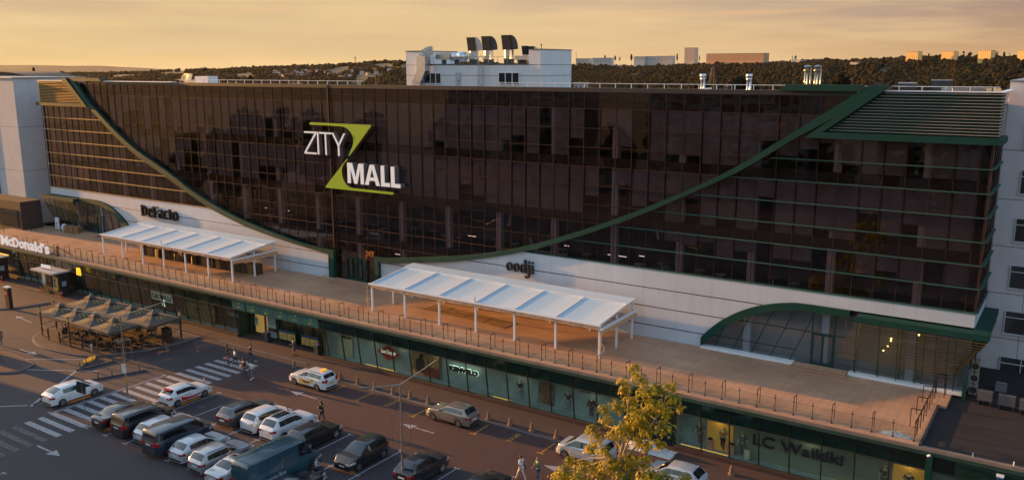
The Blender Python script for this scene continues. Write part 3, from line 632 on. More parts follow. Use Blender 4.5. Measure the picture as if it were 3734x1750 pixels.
LET = {
 'Z': [[(-69.12, 20.38), (-67.28, 20.38), (-67.28, 20.22), (-68.93, 18.19), (-67.38, 18.19), (-67.38, 18.02), (-69.2, 18.02), (-69.2, 18.19), (-67.55, 20.22), (-69.12, 20.22)]],
 'I': [[(-67.2, 20.38), (-67.0, 20.38), (-67.0, 18.03), (-67.2, 18.03)]],
 'T': [[(-66.87, 20.38), (-65.1, 20.38), (-65.1, 20.21), (-65.88, 20.21), (-65.88, 18.03), (-66.08, 18.03), (-66.08, 20.21), (-66.87, 20.21)]],
 'Y': [[(-65.05, 20.38), (-64.82, 20.38), (-64.12, 19.28), (-63.36, 20.38), (-63.12, 20.38), (-64.02, 19.06), (-64.02, 18.03), (-64.23, 18.03), (-64.23, 19.06)]],
 'M': [[(-62.89, 17.42), (-62.2, 17.42), (-61.76, 15.98), (-61.3, 17.42), (-60.64, 17.42), (-60.64, 15.33), (-61.08, 15.33), (-61.08, 16.95), (-61.57, 15.33), (-61.97, 15.33), (-62.46, 16.95), (-62.46, 15.33), (-62.89, 15.33)]],
 'A': [[(-59.76, 17.41), (-59.2, 17.41), (-58.48, 15.33), (-58.96, 15.33), (-59.11, 15.79), (-59.85, 15.79), (-60.01, 15.33), (-60.49, 15.33)]],
 'L': [[(-58.29, 17.41), (-57.84, 17.41), (-57.84, 15.71), (-57.12, 15.71), (-57.12, 15.33), (-58.29, 15.33)]],
 'L2': [[(-56.97, 17.39), (-56.5, 17.39), (-56.5, 15.71), (-55.76, 15.71), (-55.76, 15.33), (-56.97, 15.33)]]}
for k, polys in LET.items():
    y0 = 63.62 if k in 'ZITY' else 63.5
    o = MB().prism(polys[0], y0, y0+0.06).build('letter', SIGNW, t); MB().prism(polys[0], y0+0.06, 64.2).build('letter_side', mat('letter_side', (0.16, 0.13, 0.125), 0.5), o)
    if k == 'A':
        tri = [(-59.72, 16.14), (-59.23, 16.14), (-59.475, 16.98)]
        MB().prism(tri, y0-0.004, y0-0.002).build('letter_counter', mat('facade_dark', (0.02, 0.014, 0.013), 0.3), t)

# serif lettering drawn as strokes: thick verticals, thin joins
def ring(cx, cz, w, h, tw, th, n=28, a0=0, a1=2*pi):
    o, i = [], []
    for k in range(n+1):
        a = a0+(a1-a0)*k/n; o.append((cx+w/2*cos(a), cz+h/2*sin(a))); i.append((cx+(w/2-tw)*cos(a), cz+(h/2-th)*sin(a)))
    return o, i
def ringmb(mb, cx, cz, w, h, tw, th, y0, y1, a0=0, a1=2*pi, n=28):
    o, i = ring(cx, cz, w, h, tw, th, n, a0, a1)
    for k in range(n): mb.prism([o[k], o[k+1], i[k+1], i[k]], y0, y1)
    return mb
def serif_sign(name, x0, zb, s, y0, y1, word, m, label, hs=1.0):
    t = sign_thing(name, (x0, y0, zb), label); x = x0
    for ch in word:
        mb = MB(); W = 0.62*s
        def vs(xx, z0, z1, w=0.15*s): mb.box(xx, xx+w, y0, y1, zb+z0*s, zb+z1*s)
        def sf(xx, z, w=0.30*s): mb.box(xx, xx+w, y0, y1, zb+z*s, zb+z*s+0.04*s)
        if ch == 'o': ringmb(mb, x+W/2, zb+0.35*s, W, 0.74*s, 0.15*s, 0.05*s, y0, y1); adv = W+0.08*s
        elif ch == 'd': ringmb(mb, x+W/2-0.02*s, zb+0.35*s, W*0.92, 0.74*s, 0.15*s, 0.05*s, y0, y1); vs(x+W*0.78, 0, 1.1); sf(x+W*0.62, 1.06, 0.2*s); sf(x+W*0.8, -0.0, 0.24*s); adv = W+0.18*s
        elif ch in 'ji':
            vs(x+0.05*s, -0.3 if ch == 'j' else 0, 0.72); sf(x-0.05*s, 0.68, 0.24*s); mb.tube((x+0.13*s, y0, zb+0.95*s), (x+0.13*s, y1, zb+0.95*s), 0.09*s, n=12)
            if ch == 'j': ringmb(mb, x-0.04*s, zb-0.28*s, 0.48*s, 0.4*s, 0.12*s, 0.06*s, y0, y1, pi, 2*pi, 12)
            else: sf(x-0.03*s, 0, 0.3*s)
            adv = 0.36*s
        elif ch == 'D': vs(x+0.06*s, 0, 1.15, 0.18*s); ringmb(mb, x+0.2*s, zb+0.575*s, 1.0*s, 1.15*s, 0.2*s, 0.06*s, y0, y1, -pi/2, pi/2, 16); sf(x-0.04*s, 0, 0.4*s); sf(x-0.04*s, 1.11, 0.4*s); adv = 0.80*s
        elif ch == 'F': vs(x+0.06*s, 0, 1.15, 0.18*s); sf(x-0.04*s, 0, 0.4*s); mb.box(x-0.04*s, x+0.62*s, y0, y1, zb+1.07*s, zb+1.15*s); mb.box(x+0.2*s, x+0.5*s, y0, y1, zb+0.58*s, zb+0.66*s); adv = 0.62*s
        elif ch in 'ec':
            ringmb(mb, x+0.29*s, zb+0.35*s, 0.58*s, 0.74*s, 0.16*s, 0.06*s, y0, y1, 0.1 if ch == 'e' else 0.7, 5.6, 22)
            if ch == 'e': mb.box(x+0.1*s, x+0.56*s, y0, y1, zb+0.36*s, zb+0.42*s)
            adv = 0.60*s
        elif ch == 'a': ringmb(mb, x+0.24*s, zb+0.22*s, 0.46*s, 0.46*s, 0.13*s, 0.05*s, y0, y1); vs(x+0.36*s, 0, 0.56); ringmb(mb, x+0.26*s, zb+0.52*s, 0.5*s, 0.42*s, 0.14*s, 0.06*s, y0, y1, 0, pi*0.9, 14); adv = 0.56*s
        elif ch == 't': vs(x+0.1*s, 0.05, 0.98); mb.box(x-0.02*s, x+0.42*s, y0, y1, zb+0.68*s, zb+0.74*s); ringmb(mb, x+0.28*s, zb+0.14*s, 0.36*s, 0.28*s, 0.1*s, 0.05*s, y0, y1, pi, 2*pi, 10); adv = 0.44*s
        elif ch == 'p': vs(x+0.05*s, -0.35, 0.74); ringmb(mb, x+0.32*s, zb+0.35*s, W*0.9, 0.74*s, 0.13*s, 0.05*s, y0, y1); sf(x-0.05*s, -0.35); adv = W+0.05*s
        elif ch == 'r': vs(x+0.05*s, 0, 0.74); sf(x-0.05*s, 0, 0.34*s); ringmb(mb, x+0.34*s, zb+0.5*s, 0.4*s, 0.46*s, 0.1*s, 0.07*s, y0, y1, pi/3, pi, 8); adv = 0.45*s
        zs_ = 1.0 if hs == 1 or ch.isupper() else (1.12 if ch == 't' else 1.28)
        mb.v = [(x0+(v[0]-x0)*hs, v[1], zb+(v[2]-zb)*zs_) for v in mb.v]; mb.build('letter', m, t); x += adv
    return t
serif_sign('shop_sign', -100.4, 8.35, 1.2, 63.9, 64.15, 'DeFacto', DARKL, 'anthracite seven letter shop sign on the white wall above the left awning', 1.50)
serif_sign('shop_sign', -43.5, 8.58, 1.06, 63.9, 64.15, 'oodji', mat('black_letters', (0.014, 0.010, 0.012), 0.45), 'black lower case shop sign on the white wall above the right awning')
serif_sign('shop_sign', -61.35, 7.75, 0.75, 64.05, 64.2, 'per', mat('copper_letters', (0.55, 0.20, 0.05), 0.4, 0.3), 'small copper coloured lettering on the glass above the middle terrace doors')
# big white letters standing on the roof edge, far left, on a steel frame
MCW = mat('white_letter_face', (0.80, 0.80, 0.83), 0.5, emit=(1, 1, 1), es=0.08)
t = sign_thing('rooftop_letter_sign', (-110, 53.8, 4.6), 'big white letters on the roof edge at far left, held by a steel frame')
v0 = -115.45; ws = [1.75, 0.95, 1.45, 1.15, 1.15, 1.05, 0.45, 1.1, 0.4, 1.0]; gl = "McDonald's"; tot = sum(ws)+0.13*9; kx = 11.6/tot
xx = v0
for ch, w in zip(gl, ws):
    w *= kx; hgt = 1.22 if ch in 'MDld' else (0.98 if ch not in "'" else 0.4); zb = 4.68 if ch != "'" else 5.5
    textmb(ch, (xx, 53.62, zb), FX, FZ, w, hgt, 0.10, 0.025).build('letter', MCW, t); xx += w+0.13*kx
MB().box(-115.5, -102.3, 53.72, 53.8, 4.75, 4.85).box(-115.5, -102.3, 53.72, 53.8, 5.55, 5.62).box(-102.5, -102.3, 53.7, 53.85, 4.58, 5.9).bar((-103.8, 53.76, 4.6), (-102.4, 53.76, 5.6), 0.07).bar((-102.4, 53.8, 5.8), (-101.0, 54.9, 4.65), 0.07).build('support_frame', SIGNS, t)
# golden arches
def arches(mb, org, ux, uz, w, h, d=0.06, th=0.18):
    ux = Vector(ux); uz = Vector(uz); nn = ux.cross(uz).normalized(); org = Vector(org)
    pts_o, pts_i = [], []
    def leg(cx, sx):
        a = []
        for k in range(9):
            q = pi*k/8; 
        return a
    for s in (0, 1):
        c = w*(0.25+0.5*s)
        for k in range(12):
            def pt(q, inner):
                rx = w*0.25*(1-(th*2.2 if inner else 0)); rz = h*(1-(th*0.5 if inner else 0))
                return org+ux*(c+rx*cos(q))+uz*(rz*sin(q)**0.7 if sin(q) > 0 else 0)
            q0, q1 = pi*k/12, pi*(k+1)/12
            P4 = [pt(q0, 0), pt(q1, 0), pt(q1, 1), pt(q0, 1)]
            mb.add([p for p in P4]+[p+nn*d for p in P4], [(3,2,1,0), (4,5,6,7), (0,1,5,4), (1,2,6,5), (2,3,7,6), (3,0,4,7)])
    return mb
t = tag(arches(MB(), (-97.6, 53.30, 3.05), FX, FZ, 0.85, 0.95, 0.1).build('arches_sign', mat('lit_yellow', (0.9, 0.5, 0.02), 0.4, emit=(1, 0.55, 0.03), es=0.5)), 'bright yellow double arch sign over the restaurant door', 'sign')
for i, x in enumerate((-112.6, -110.6, -108.6, -106.6, -100.3, -98.9, -95.9, -94.4, -91.0)):
    o = arches(MB(), (x, yz(3.5)-0.05, 3.4), FX, FZ, 0.42, 0.45, 0.02).build('arches_logo', mat('dim_yellow', (0.30, 0.15, 0.01), 0.6), arc)
# shop lettering inside the windows (on the display walls)
def shopsign(word, x0, x1, z0, z1, m, label, y=54.9, bold=0.03, board=None, d=0.05):
    t = sign_thing('shop_sign', (x0, y, z0), label)
    if board: MB().box(x0-0.2, x1+0.2, y+0.01, y+0.08, z0-0.18, z1+0.18).build('sign_board', board, t)
    textmb(word, (x0, y, z0), FX, FZ, x1-x0, z1-z0, d, bold).build('lettering', m, t); return t
GW = mat('glowing_letters', (0.75, 0.8, 0.72), 0.5, emit=(0.85, 1, 0.85), es=0.35)
BLKL = mat('black_lettering', (0.012, 0.012, 0.014), 0.5)
shopsign('GIOIELLI', -84.9, -81.45, 1.95, 2.47, BLKL, 'dark jewellery shop lettering on a pale glowing board behind the left arcade window', 54.55, 0.02, mat('pale_glow_board', (0.35, 0.42, 0.38), 0.6, emit=(0.6, 0.75, 0.6), es=0.04))
t = sign_thing('shop_emblem', (-82.8, 54.55, 1.3), 'glowing white double C shaped emblem below the jewellery lettering')
ringmb(ringmb(MB(), -82.8, 1.55, 0.62, 0.8, 0.11, 0.1, 54.5, 54.56, 0.9, 5.4), -82.72, 1.52, 0.28, 0.4, 0.08, 0.07, 54.5, 54.56, 0.9, 5.4).build('ring', GW, t)
shopsign('GELO', -77.5, -75.85, 1.68, 2.1, mat('dark_green_letters', (0.02, 0.035, 0.02), 0.6), 'dark four letter ice cream shop lettering on a tan shop wall', 54.55, 0.02, mat('tan_wall', (0.16, 0.13, 0.055), 0.8, var=0.2))
MB().box(-79.3, -74.2, 54.62, 54.7, 0.45, 2.95).build('display_back', mat('tan_wall2', (0.13, 0.105, 0.045), 0.8, var=0.25, vs=1.2), arc)
shopsign('Felicia', -71.9, -70.15, 1.95, 2.4, mat('pale_green_letters', (0.14, 0.22, 0.18), 0.6), 'pale green shop lettering behind the glass left of the main entrance', 54.6, 0.03)
shopsign('MILLON', -55.9, -54.75, 2.3, 2.55, BLKL, 'small dark shop lettering on the cream wall right of the main entrance', 54.9, 0.03, None, 0.06)
t = sign_thing('shop_sign', (-50, 54.6, 1.7), 'red diamond shop sign with white lettering in the arcade window')
MB().prism([(-51.15, 2.0), (-49.93, 2.72), (-48.57, 2.0), (-49.9, 1.27)], 54.56, 54.62).build('red_diamond', mat('red_sign', (0.34, 0.012, 0.012), 0.5), t)
textmb('Lee Cooper', (-50.7, 54.56, 1.8), FX, (0.0, 0, 1), 1.75, 0.5, 0.05, 0.03).build('lettering', mat('cream_letters', (0.75, 0.72, 0.55), 0.5, emit=(1, .95, .7), es=0.1), t)
shopsign('KENVELO', -43.05, -40.1, 1.72, 2.17, BLKL, 'black shop lettering with a pale halo in the arcade window below the right awning', 54.75, 0.06, None, 0.1)
textmb('KENVELO', (-43.12, 54.78, 1.68), FX, FZ, 3.08, 0.54, 0.02, 0.11).build('halo', GW, D.objects['shop_sign.005'] if 'shop_sign.005' in D.objects else None)
shopsign('BOT', -30.4, -28.9, 2.5, 2.8, BLKL, 'cut off dark shop lettering high above the mannequins near the tree', 54.9, 0.03)
t = shopsign('LC Waikiki', -16.85, -10.9, 1.6, 2.38, mat('navy_letters', (0.020, 0.024, 0.045), 0.5), 'large navy blue lettering across the right hand shop window', 54.85, 0.018, None, 0.1)
MB().box(-18.2, -8.1, 55.0, 55.05, 0.47, 3.0).build('display_back', mat('greenish_panel', (0.22, 0.24, 0.17), 0.75, var=0.14, vs=0.5), arc)
t = sign_thing('photo_poster', (-46, 54.9, 1.5), 'poster of a dark figure on a sunset beach with red blanket in the arcade window')
MB().box(-47.4, -44.3, 54.85, 54.9, 0.6, 2.62).build('poster_sheet', mat('sunset_sheet', (0.30, 0.17, 0.05), 0.7, var=0.5, vs=1.6), t)
MB().prism([(-46.9, 0.9), (-46.0, 0.8), (-45.9, 1.8), (-46.15, 2.15), (-46.1, 2.5), (-46.5, 2.55), (-46.55, 2.15), (-46.9, 1.9)], 54.83, 54.845).build('printed_figure', mat('print_dark', (0.03, 0.015, 0.012), 0.7), t)
MB().prism([(-46.0, 0.65), (-44.35, 0.65), (-44.35, 1.4), (-45.2, 1.55), (-45.9, 1.25)], 54.83, 54.846).build('printed_blanket', mat('print_red', (0.22, 0.03, 0.02), 0.7, var=0.4, vs=4), t)
t = sign_thing('photo_poster', (-33.8, 54.9, 1.5), 'tall poster of a person in light swimwear in the shop window')
MB().box(-34.3, -32.9, 54.95, 55.0, 0.7, 2.9).build('poster_sheet', mat('beach_sheet', (0.16, 0.11, 0.08), 0.7, var=0.4, vs=2), t)
MB().prism([(-33.9, 0.75), (-33.3, 0.75), (-33.25, 1.5), (-33.1, 1.9), (-33.35, 2.4), (-33.4, 2.75), (-33.7, 2.8), (-33.75, 2.4), (-33.95, 1.9), (-33.85, 1.4)], 54.93, 54.945).build('printed_figure', mat('print_skin', (0.20, 0.09, 0.045), 0.7, var=0.3, vs=5), t)
# blue pylon sign bottom right
t = sign_thing('blue_sign', (-2, 53.4, 3.4), 'blue sign box with white top edge at the lower right corner of the arcade')
MB().box(-2.25, -1.9, 53.2, 53.5, 2.4, 3.95).build('blue_box', mat('blue_paint', (0.01, 0.06, 0.22), 0.4), t); MB().box(-2.27, -1.88, 53.18, 53.5, 3.95, 4.03).build('white_cap', WHITE, t)
t = sign_thing('round_sign', (-1, 53.4, 3.4), 'blue disc sign with yellow white rim cut by the right edge')
MB().tube((-0.75, 53.5, 3.05), (-0.75, 53.3, 3.05), 0.75, n=32).build('rim', mat('rim_cream', (0.7, 0.55, 0.25), 0.5), t); MB().tube((-0.75, 53.31, 3.05), (-0.75, 53.27, 3.05), 0.66, n=32).build('disc', mat('blue_paint', (0, 0, 0)), t)

# drive through kiosks
def kiosk(x, label, letters):
    t = thing('drive_through_kiosk', (x, 53, 0), label, 'kiosk')
    MB().box(x-2.05, x+1.8, 52.6, 53.9, 0, 2.95).build('kiosk_wall', mat('kiosk_brown', (0.028, 0.017, 0.014), 0.6, var=0.3), t)
    MB().box(x-2.9, x+2.1, 51.7, 54.1, 2.96, 3.14).build('kiosk_roof', mat('kiosk_white', (0.42, 0.40, 0.38), 0.6), t)
    MB().box(x-2.0, x-1.2, 52.55, 52.6, 1.2, 2.5).build('kiosk_window', LIGHTP, t); MB().box(x-1.05, x+0.1, 52.55, 52.6, 1.1, 2.5).build('kiosk_window', WINDK, t)
    MB().box(x+1.8, x+1.84, 52.9, 53.4, 1.3, 1.9).build('menu_panel', LIGHTP, t)
    if letters:
        textmb('3', (x+0.75, 52.59, 0.7), FX, FZ, 0.75, 1.9, 0.02, 0.03).build('painted_number', mat('olive_print', (0.20, 0.22, 0.02), 0.6), t)
        textmb('LIVRARE', (x+0.6, 52.59, 0.7), FZ, (-1, 0, 0), 1.9, 0.2, -0.02, 0.02).build('painted_word', WHITE, t)
        s = sign_thing('kiosk_sign', (x-1, 51.9, 3.15), 'small white upright lettering on the kiosk roof'); textmb('McDRIVE', (x-1.75, 52.6, 3.3), FX, FZ, 2.0, 0.42, 0.12, 0.04).build('lettering', MCW, s); MB().box(x-1.7, x+0.2, 52.5, 52.6, 3.16, 3.22).build('base_rail', DGREY, s)
    MB().box(x-0.5, x+2.1, 53.95, 54.0, 3.2, 3.24).build('light_strip', mat('warm_strip', (1, .6, .1), emit=(1, .5, .08), es=1.2), t)
    return t
kiosk(-102.3, 'brown drive-through kiosk with white flat roof and olive number painted on its front', True)
kiosk(-117.0, 'brown drive-through kiosk cut by the left edge of the photo', False)

# ------------------------------------------------------------------ terrace railing
rail = thing('terrace_railing', (-55, 54.2, 4.6), 'brown steel post and glass railing with portal frames along the terrace edge', 'railing')
RB = mat('bronze_steel', (0.055, 0.040, 0.036), 0.35, 0.8)
def portal(mb, x, z=4.6, dx=0, dy=0.62):
    mb.bar((x, 54.2, z), (x, 54.2, z+1.2), 0.036).bar((x+dx, 54.2+dy, z), (x+dx, 54.2+dy, z+1.2), 0.032).bar((x, 54.2, z+1.2), (x+dx, 54.2+dy, z+1.2), 0.045, 0.035); return mb
k = 0; x = -6.82; glz = MB(); npost = 0
while x > -116:
    if k % 2 == 0 and k > 0 or k == 0: pass
    m = MB()
    if k % 2 == 1: m.bar((x, 54.2, 4.6), (x, 54.2, 5.72), 0.036)
    else: portal(m, x)
    m.box(x-0.07, x+0.07, 54.13, 54.27, 4.6, 4.63).bar((x-0.07, 54.2, 5.5), (x+0.07, 54.2, 5.5), 0.04)
    m.build('portal_frame' if k % 2 == 0 else 'post', RB, rail)
    glz.add([(x-1.17, 54.2, 4.7), (x-0.05, 54.2, 4.7), (x-0.05, 54.2, 5.55), (x-1.17, 54.2, 5.55)], [(0, 1, 2, 3)])
    x -= 1.215; k += 1
glz.build('glass_panels', CG, rail)
rr = thing('terrace_railing', (-6.82, 58, 4.6), 'short brown steel railing with tall portal frames along the right end of the terrace', 'railing')
for i in range(7):
    y = 55.3+i*1.18; m = MB().bar((-6.82, y, 4.6), (-6.82, y, 5.72), 0.045)
    if i % 2 == 1: m.bar((-6.82, y, 5.8), (-7.42, y, 5.8), 0.05).bar((-7.42, y, 4.6), (-7.42, y, 5.8), 0.045).bar((-6.82, y, 5.7), (-6.82, y, 5.82), 0.045)
    m.build('portal_frame' if i % 2 else 'post', RB, rr)
MB().add([(-6.82, 54.3, 4.7), (-6.82, 62.3, 4.7), (-6.82, 62.3, 5.5), (-6.82, 54.3, 5.5)], [(0, 1, 2, 3)]).build('glass_panels', CG, rr)
MB().bar((-6.82, 54.2, 5.75), (-6.82, 62.4, 5.75), 0.06).build('handrail', RB, rr)
gate = thing('steel_gate', (-6.4, 63, 4.6), 'narrow brown steel gate frame at the far corner of the terrace', 'gate')
MB().path([(-6.9, 62.9, 4.6), (-6.9, 62.9, 6.0), (-6.3, 62.9, 6.0), (-6.3, 62.9, 4.6)], 0.05).path([(-6.9, 63.6, 4.6), (-6.9, 63.6, 6.0), (-6.3, 63.6, 6.0), (-6.3, 63.6, 4.6)], 0.05).build('frame', RB, gate)
MB().bar((-6.9, 62.9, 5.3), (-6.3, 62.9, 5.3), 0.04).bar((-6.3, 62.9, 5.9), (-6.3, 63.6, 5.9), 0.04).build('crossbar', RB, gate)
for i, (xa, ya) in enumerate(((-121.5, 60.5), (-119.0, 62.8), (-124, 57.5))):
    t = tag(MB().path([(xa, ya, 4.6), (xa, ya, 5.8), (xa+0.5, ya+0.3, 5.8), (xa+0.5, ya+0.3, 4.6)], 0.05).build('portal_frame', RB), ['thin brown portal frame by the pale tower wall', 'thin brown portal frame beside the left slatted canopy', 'thin brown portal frame nearest the left edge on the terrace'][i], 'railing frame')

# ------------------------------------------------------------------ awnings on the terrace
AWN = NT('awning_fabric', 0.5)
st = AWN.math('FRACT', AWN.math('DIVIDE', AWN.math('ADD', AWN.x, 1000*4.0-AWN.math('MULTIPLY', 0, 0) if False else 4002.0), 4.0))
sh = AWN.gt(AWN.math('FRACT', AWN.math('DIVIDE', AWN.math('ADD', AWN.x, 4002.0), 4.0)), 0.5)
AWN.color(AWN.mix(AWN.math('MULTIPLY', AWN.noise(0.8, 3), 0.25), AWN.mix(sh, (0.47, 0.63, 0.74), (0.55, 0.67, 0.75)), (0.42, 0.54, 0.62)))
AWN.bump(AWN.noise(1.0, 2, AWN.stretch((0.3, 2.5, 1))), 0.25, 0.08)
VAL = mat('valance_fabric', (0.60, 0.36, 0.20), 0.8, var=0.25, vs=2.5, bump=0.5, bs=3)  # orange evening light is put into the fabric colour
CORR = NT('corrugated_sheet', 0.45); CORR.color(CORR.mix(CORR.line(CORR.x, 0.28, 0, 0.09), (0.52, 0.65, 0.74), (0.38, 0.49, 0.58)))
def awning(xa, label):
    t = thing('terrace_awning', (xa+12, 60, ZT), label, 'awning', None); xb = xa+24.0
    for i in range(7):
        x = xa+4.0*i
        MB().box(x-0.08, x+0.08, 57.15, 57.31, ZT, 7.1).build('post', WHITE, t)
        if i in (0, 6):
            MB().box(x-0.07, x+0.07, 60.1, 60.24, ZT, 7.4).build('post', WHITE, t)
        MB().box(x-0.07, x+0.07, 62.95, 63.09, ZT, 7.85).build('post', WHITE, t)
        MB().bar((x, 57.0, 7.26), (x, 62.3, 7.885), 0.10, 0.06).build('rafter', WHITE, t)
    for i in range(6):
        x0, x1 = xa+4*i+0.07, xa+4*i+3.93
        P = [[(x0+(x1-x0)*b/6, 57.15+4.75*a/8, 7.25+0.56*a/8-0.05*sin(pi*b/6)) for b in range(7)] for a in range(9)]
        m = MB().grid(P); m.build('fabric_panel', AWN.m, t, smooth=True)
        MB().grid([[(x0-0.05+(x1-x0+0.1)*b/10, 57.02+0.02*sin(b*2.4+i), 7.2-0.30*a/2+0.03*(a > 0)*sin(b*1.7+i*2)) for b in range(11)] for a in range(3)]).build('valance', VAL, t, smooth=True)
    MB().box(xa-0.2, xb+0.2, 56.92, 57.14, 7.18, 7.3).box(xa-0.05, xb+0.05, 61.9, 62.0, 7.78, 7.9).build('eaves_beam', WHITE, t)
    P = [(xa-0.15, 61.95, 7.86), (xb+0.15, 61.95, 7.86), (xb+0.15, 63.35, 7.99), (xa-0.15, 63.35, 7.99)]
    MB().add(P+[(p[0], p[1], p[2]+0.04) for p in P], [(3,2,1,0), (4,5,6,7), (0,1,5,4), (1,2,6,5), (2,3,7,6), (3,0,4,7)]).build('corrugated_roof', CORR.m, t)
    MB().bar((xb+0.28, 56.95, 6.98), (xb+0.28, 63.3, 7.05), 0.22, 0.14).build('side_roller', WHITE, t)
    MB().grid([[(xb+0.3, 57.1+6.1*b/12, 6.9-0.35*a+0.02*sin(b*2)) for b in range(13)] for a in range(2)]).build('side_valance', VAL, t)
    MB().path([(xb-0.02, 57.2, 7.2), (xb-0.02, 62.9, 7.84)], 0.09).build('edge_beam', WHITE, t)
    MB().box(xa+12.0, xa+12.08, 57.0, 57.1, 7.3, 7.75).ball((xa+12.0, 57.05, 7.75), 0.07, 8, 5).build('lamp_bracket', OFFW, t)
    return t
awning(-98.2, 'white awning frame with pale panels sheltering wrapped bales, below the left shop sign')
awning(-54.1, 'white awning frame with pale panels and bare boarded floor beneath, right of the middle doors')
def hose(p, ln, label):
    m = MB().tube(p, (p[0], p[1], p[2]-ln), 0.02, n=6)
    for k in range(3):
        c = Vector((p[0]+0.05*k, p[1], p[2]-ln-0.35)); pts = [c+Vector((0.22*cos(a)*(1-0.1*k), 0.04*k, 0.36*sin(a)*(1-.08*k))) for a in [2*pi*i/16 for i in range(17)]]
        m.tpath(pts, 0.018, 5)
    tag(m.build('cable_coil', mat('beige_cable', (0.45, 0.33, 0.22), 0.6)), label, 'cable')
hose((-29.8, 57.0, 6.9), 1.1, 'coil of cable hanging from the right front corner of the right awning')
hose((-54.5, 57.0, 7.0), 1.15, 'coil of cable hanging at the left front corner of the right awning')
# boards under the right awning
BRD = mat('osb_board', (0.22, 0.12, 0.05), 0.85, var=0.25, vs=2)
for i, (a, b, y) in enumerate(((-50.5, -48.2, 61.2), (-48.1, -45.6, 60.9), (-45.5, -43.2, 60.7), (-43.1, -40.6, 60.5))):
    tag(MB().rbox(((a+b)/2, y, ZT+0.02), (b-a, 1.9, 0.03), -0.03*i).build('floor_board', BRD), ['leftmost brown board on the floor under the right awning', 'brown board second from the left under the right awning', 'brown board third from the left under the right awning', 'rightmost brown board on the floor under the right awning'][i], 'board', 'boards under the right awning')
# wrapped bales under the left awning
rb2 = random.Random(5)
for i in range(26):
    x = -95.6+i*0.83+rb2.uniform(-.1, .1); y = 60.6+rb2.uniform(-.25, .5); s = rb2.uniform(0.7, 0.95); h = rb2.uniform(0.9, 1.5)
    mb = MB().rbox((x, y, ZT+h/2+0.004), (s, s*0.9, h), rb2.uniform(-.2, .2))
    o = mb.build('wrapped_bale', SERVICE if i % 3 else CARD); bv = o.modifiers.new('b', 'BEVEL'); bv.width = 0.06; bv.segments = 2
    tag(o, None, 'bale', 'wrapped bales under the left awning'); o['label'] = 'brown bale in the row of wrapped bales under the left awning' 
    if i % 4 == 1:
        MB().grid([[(x-s*0.3+0.1*a, y-s*0.5-0.02-0.05*a, ZT+0.1+h*0.22*b) for a in range(4)] for b in range(5)]).build('plastic_wrap', mat('clear_plastic_sheet', (0.75, 0.6, 0.35), 0.3), o) if True else None
for i, (x, y, w) in enumerate(((-116.4, 63.0, 1.0), (-115.4, 63.1, 1.0), (-114.5, 63.3, 0.9))):
    o = MB().rbox((x, y, ZT+0.5), (w, 0.9, 1.0), 0.1*i).build('wrapped_bale', CARD); bv = o.modifiers.new('b', 'BEVEL'); bv.width = 0.05
    tag(o, ['left one of three brown bales below the left slatted canopy', 'middle one of three brown bales below the left slatted canopy', 'right one of three brown bales by the steps below the left slatted canopy'][i], 'bale', 'bales below the left canopy')
o = MB().ball((-117.6, 63.1, ZT+0.55), 0.55, 10, 7, (0.9, 0.8, 1.0)).build('white_sack', mat('white_plastic', (0.6, 0.62, 0.65), 0.4, bump=0.8, bs=4)); tag(o, 'crumpled white plastic bundle left of the bales by the left arch', 'bundle')
o = MB().box(-120.6, -119.6, 63.4, 63.6, ZT, ZT+1.7).build('upright_board', WHITE); bv = o.modifiers.new('b', 'BEVEL'); bv.width = 0.08; bv.segments = 3; tag(o, 'white upright panel with rounded top by the pale tower', 'panel')
# plastic sheets at the right end of the terrace, litter
def crumple(name, c, sx, sy, h, m, label, cat, n=14, seed=1):
    r = random.Random(seed); P = [[(c[0]+sx*(a/n-.5)*(1+.1*r.random()), c[1]+sy*(b/n-.5), c[2]+0.02+h*r.random()*sin(pi*a/n)*sin(pi*b/n)) for b in range(n+1)] for a in range(n+1)]
    o = MB().grid(P).build(name, m); return tag(o, label, cat)
PLS = mat('plastic_sheet', (0.55, 0.52, 0.50), 0.25)
crumple('plastic_sheet', (-7.9, 54.5, ZT), 1.6, 0.5, 0.35, PLS, 'crumpled clear plastic at the last railing posts of the terrace', 'plastic sheet')
crumple('plastic_sheet', (-23.7, 53.0, 0.12), 3.6, 1.4, 0.8, PLS, 'crumpled pale plastic sheet on the pavement behind the tree', 'plastic sheet', 18, 3)

# ------------------------------------------------------------------ things on the main roof
pr = thing('rooftop_plant_room', (-53, 75, 24.3), 'white panelled plant room with ducts on top, on the roof of the glass block', 'building')
MB().box(-61.9, -59.57, 72.0, 78, 24.3, 28.66).box(-59.57, -46.2, 72.0, 78, 24.3, 27.25).box(-46.2, -44.85, 72, 78, 24.3, 28.66).build('wall', PLANTM, pr)
MB().box(-59.55, -46.22, 71.93, 72.1, 27.25, 27.32).box(-62.0, -59.5, 71.9, 78.1, 28.66, 28.72).box(-46.25, -44.78, 71.9, 78.1, 28.66, 28.72).build('coping', DGREY, pr)
def win3(x0, x1, z0, z1):
    w = MB().box(x0, x1, 71.95, 71.99, z0, z1).build('window', WINDK, pr)
    f = MB().box(x0-0.08, x1+0.08, 71.9, 71.99, z0-0.1, z0-0.02)
    for k in range(4): xx = x0+(x1-x0)*k/3; f.box(xx-0.035, xx+0.035, 71.91, 71.99, z0, z1)
    f.box(x0, x1, 71.91, 71.99, z1, z1+0.05).build('window_frame', WHITE, w)
win3(-59.25, -57.1, 25.36, 26.35); win3(-49.75, -47.3, 25.36, 26.42)
o = box1('door', -55.2, -54.55, 71.95, 71.995, 24.3, 26.45, mat('grey_door', (0.38, 0.39, 0.41), 0.6), pr); box1('handle', -54.8, -54.76, 71.9, 71.95, 25.5, 25.65, BLACK, o)
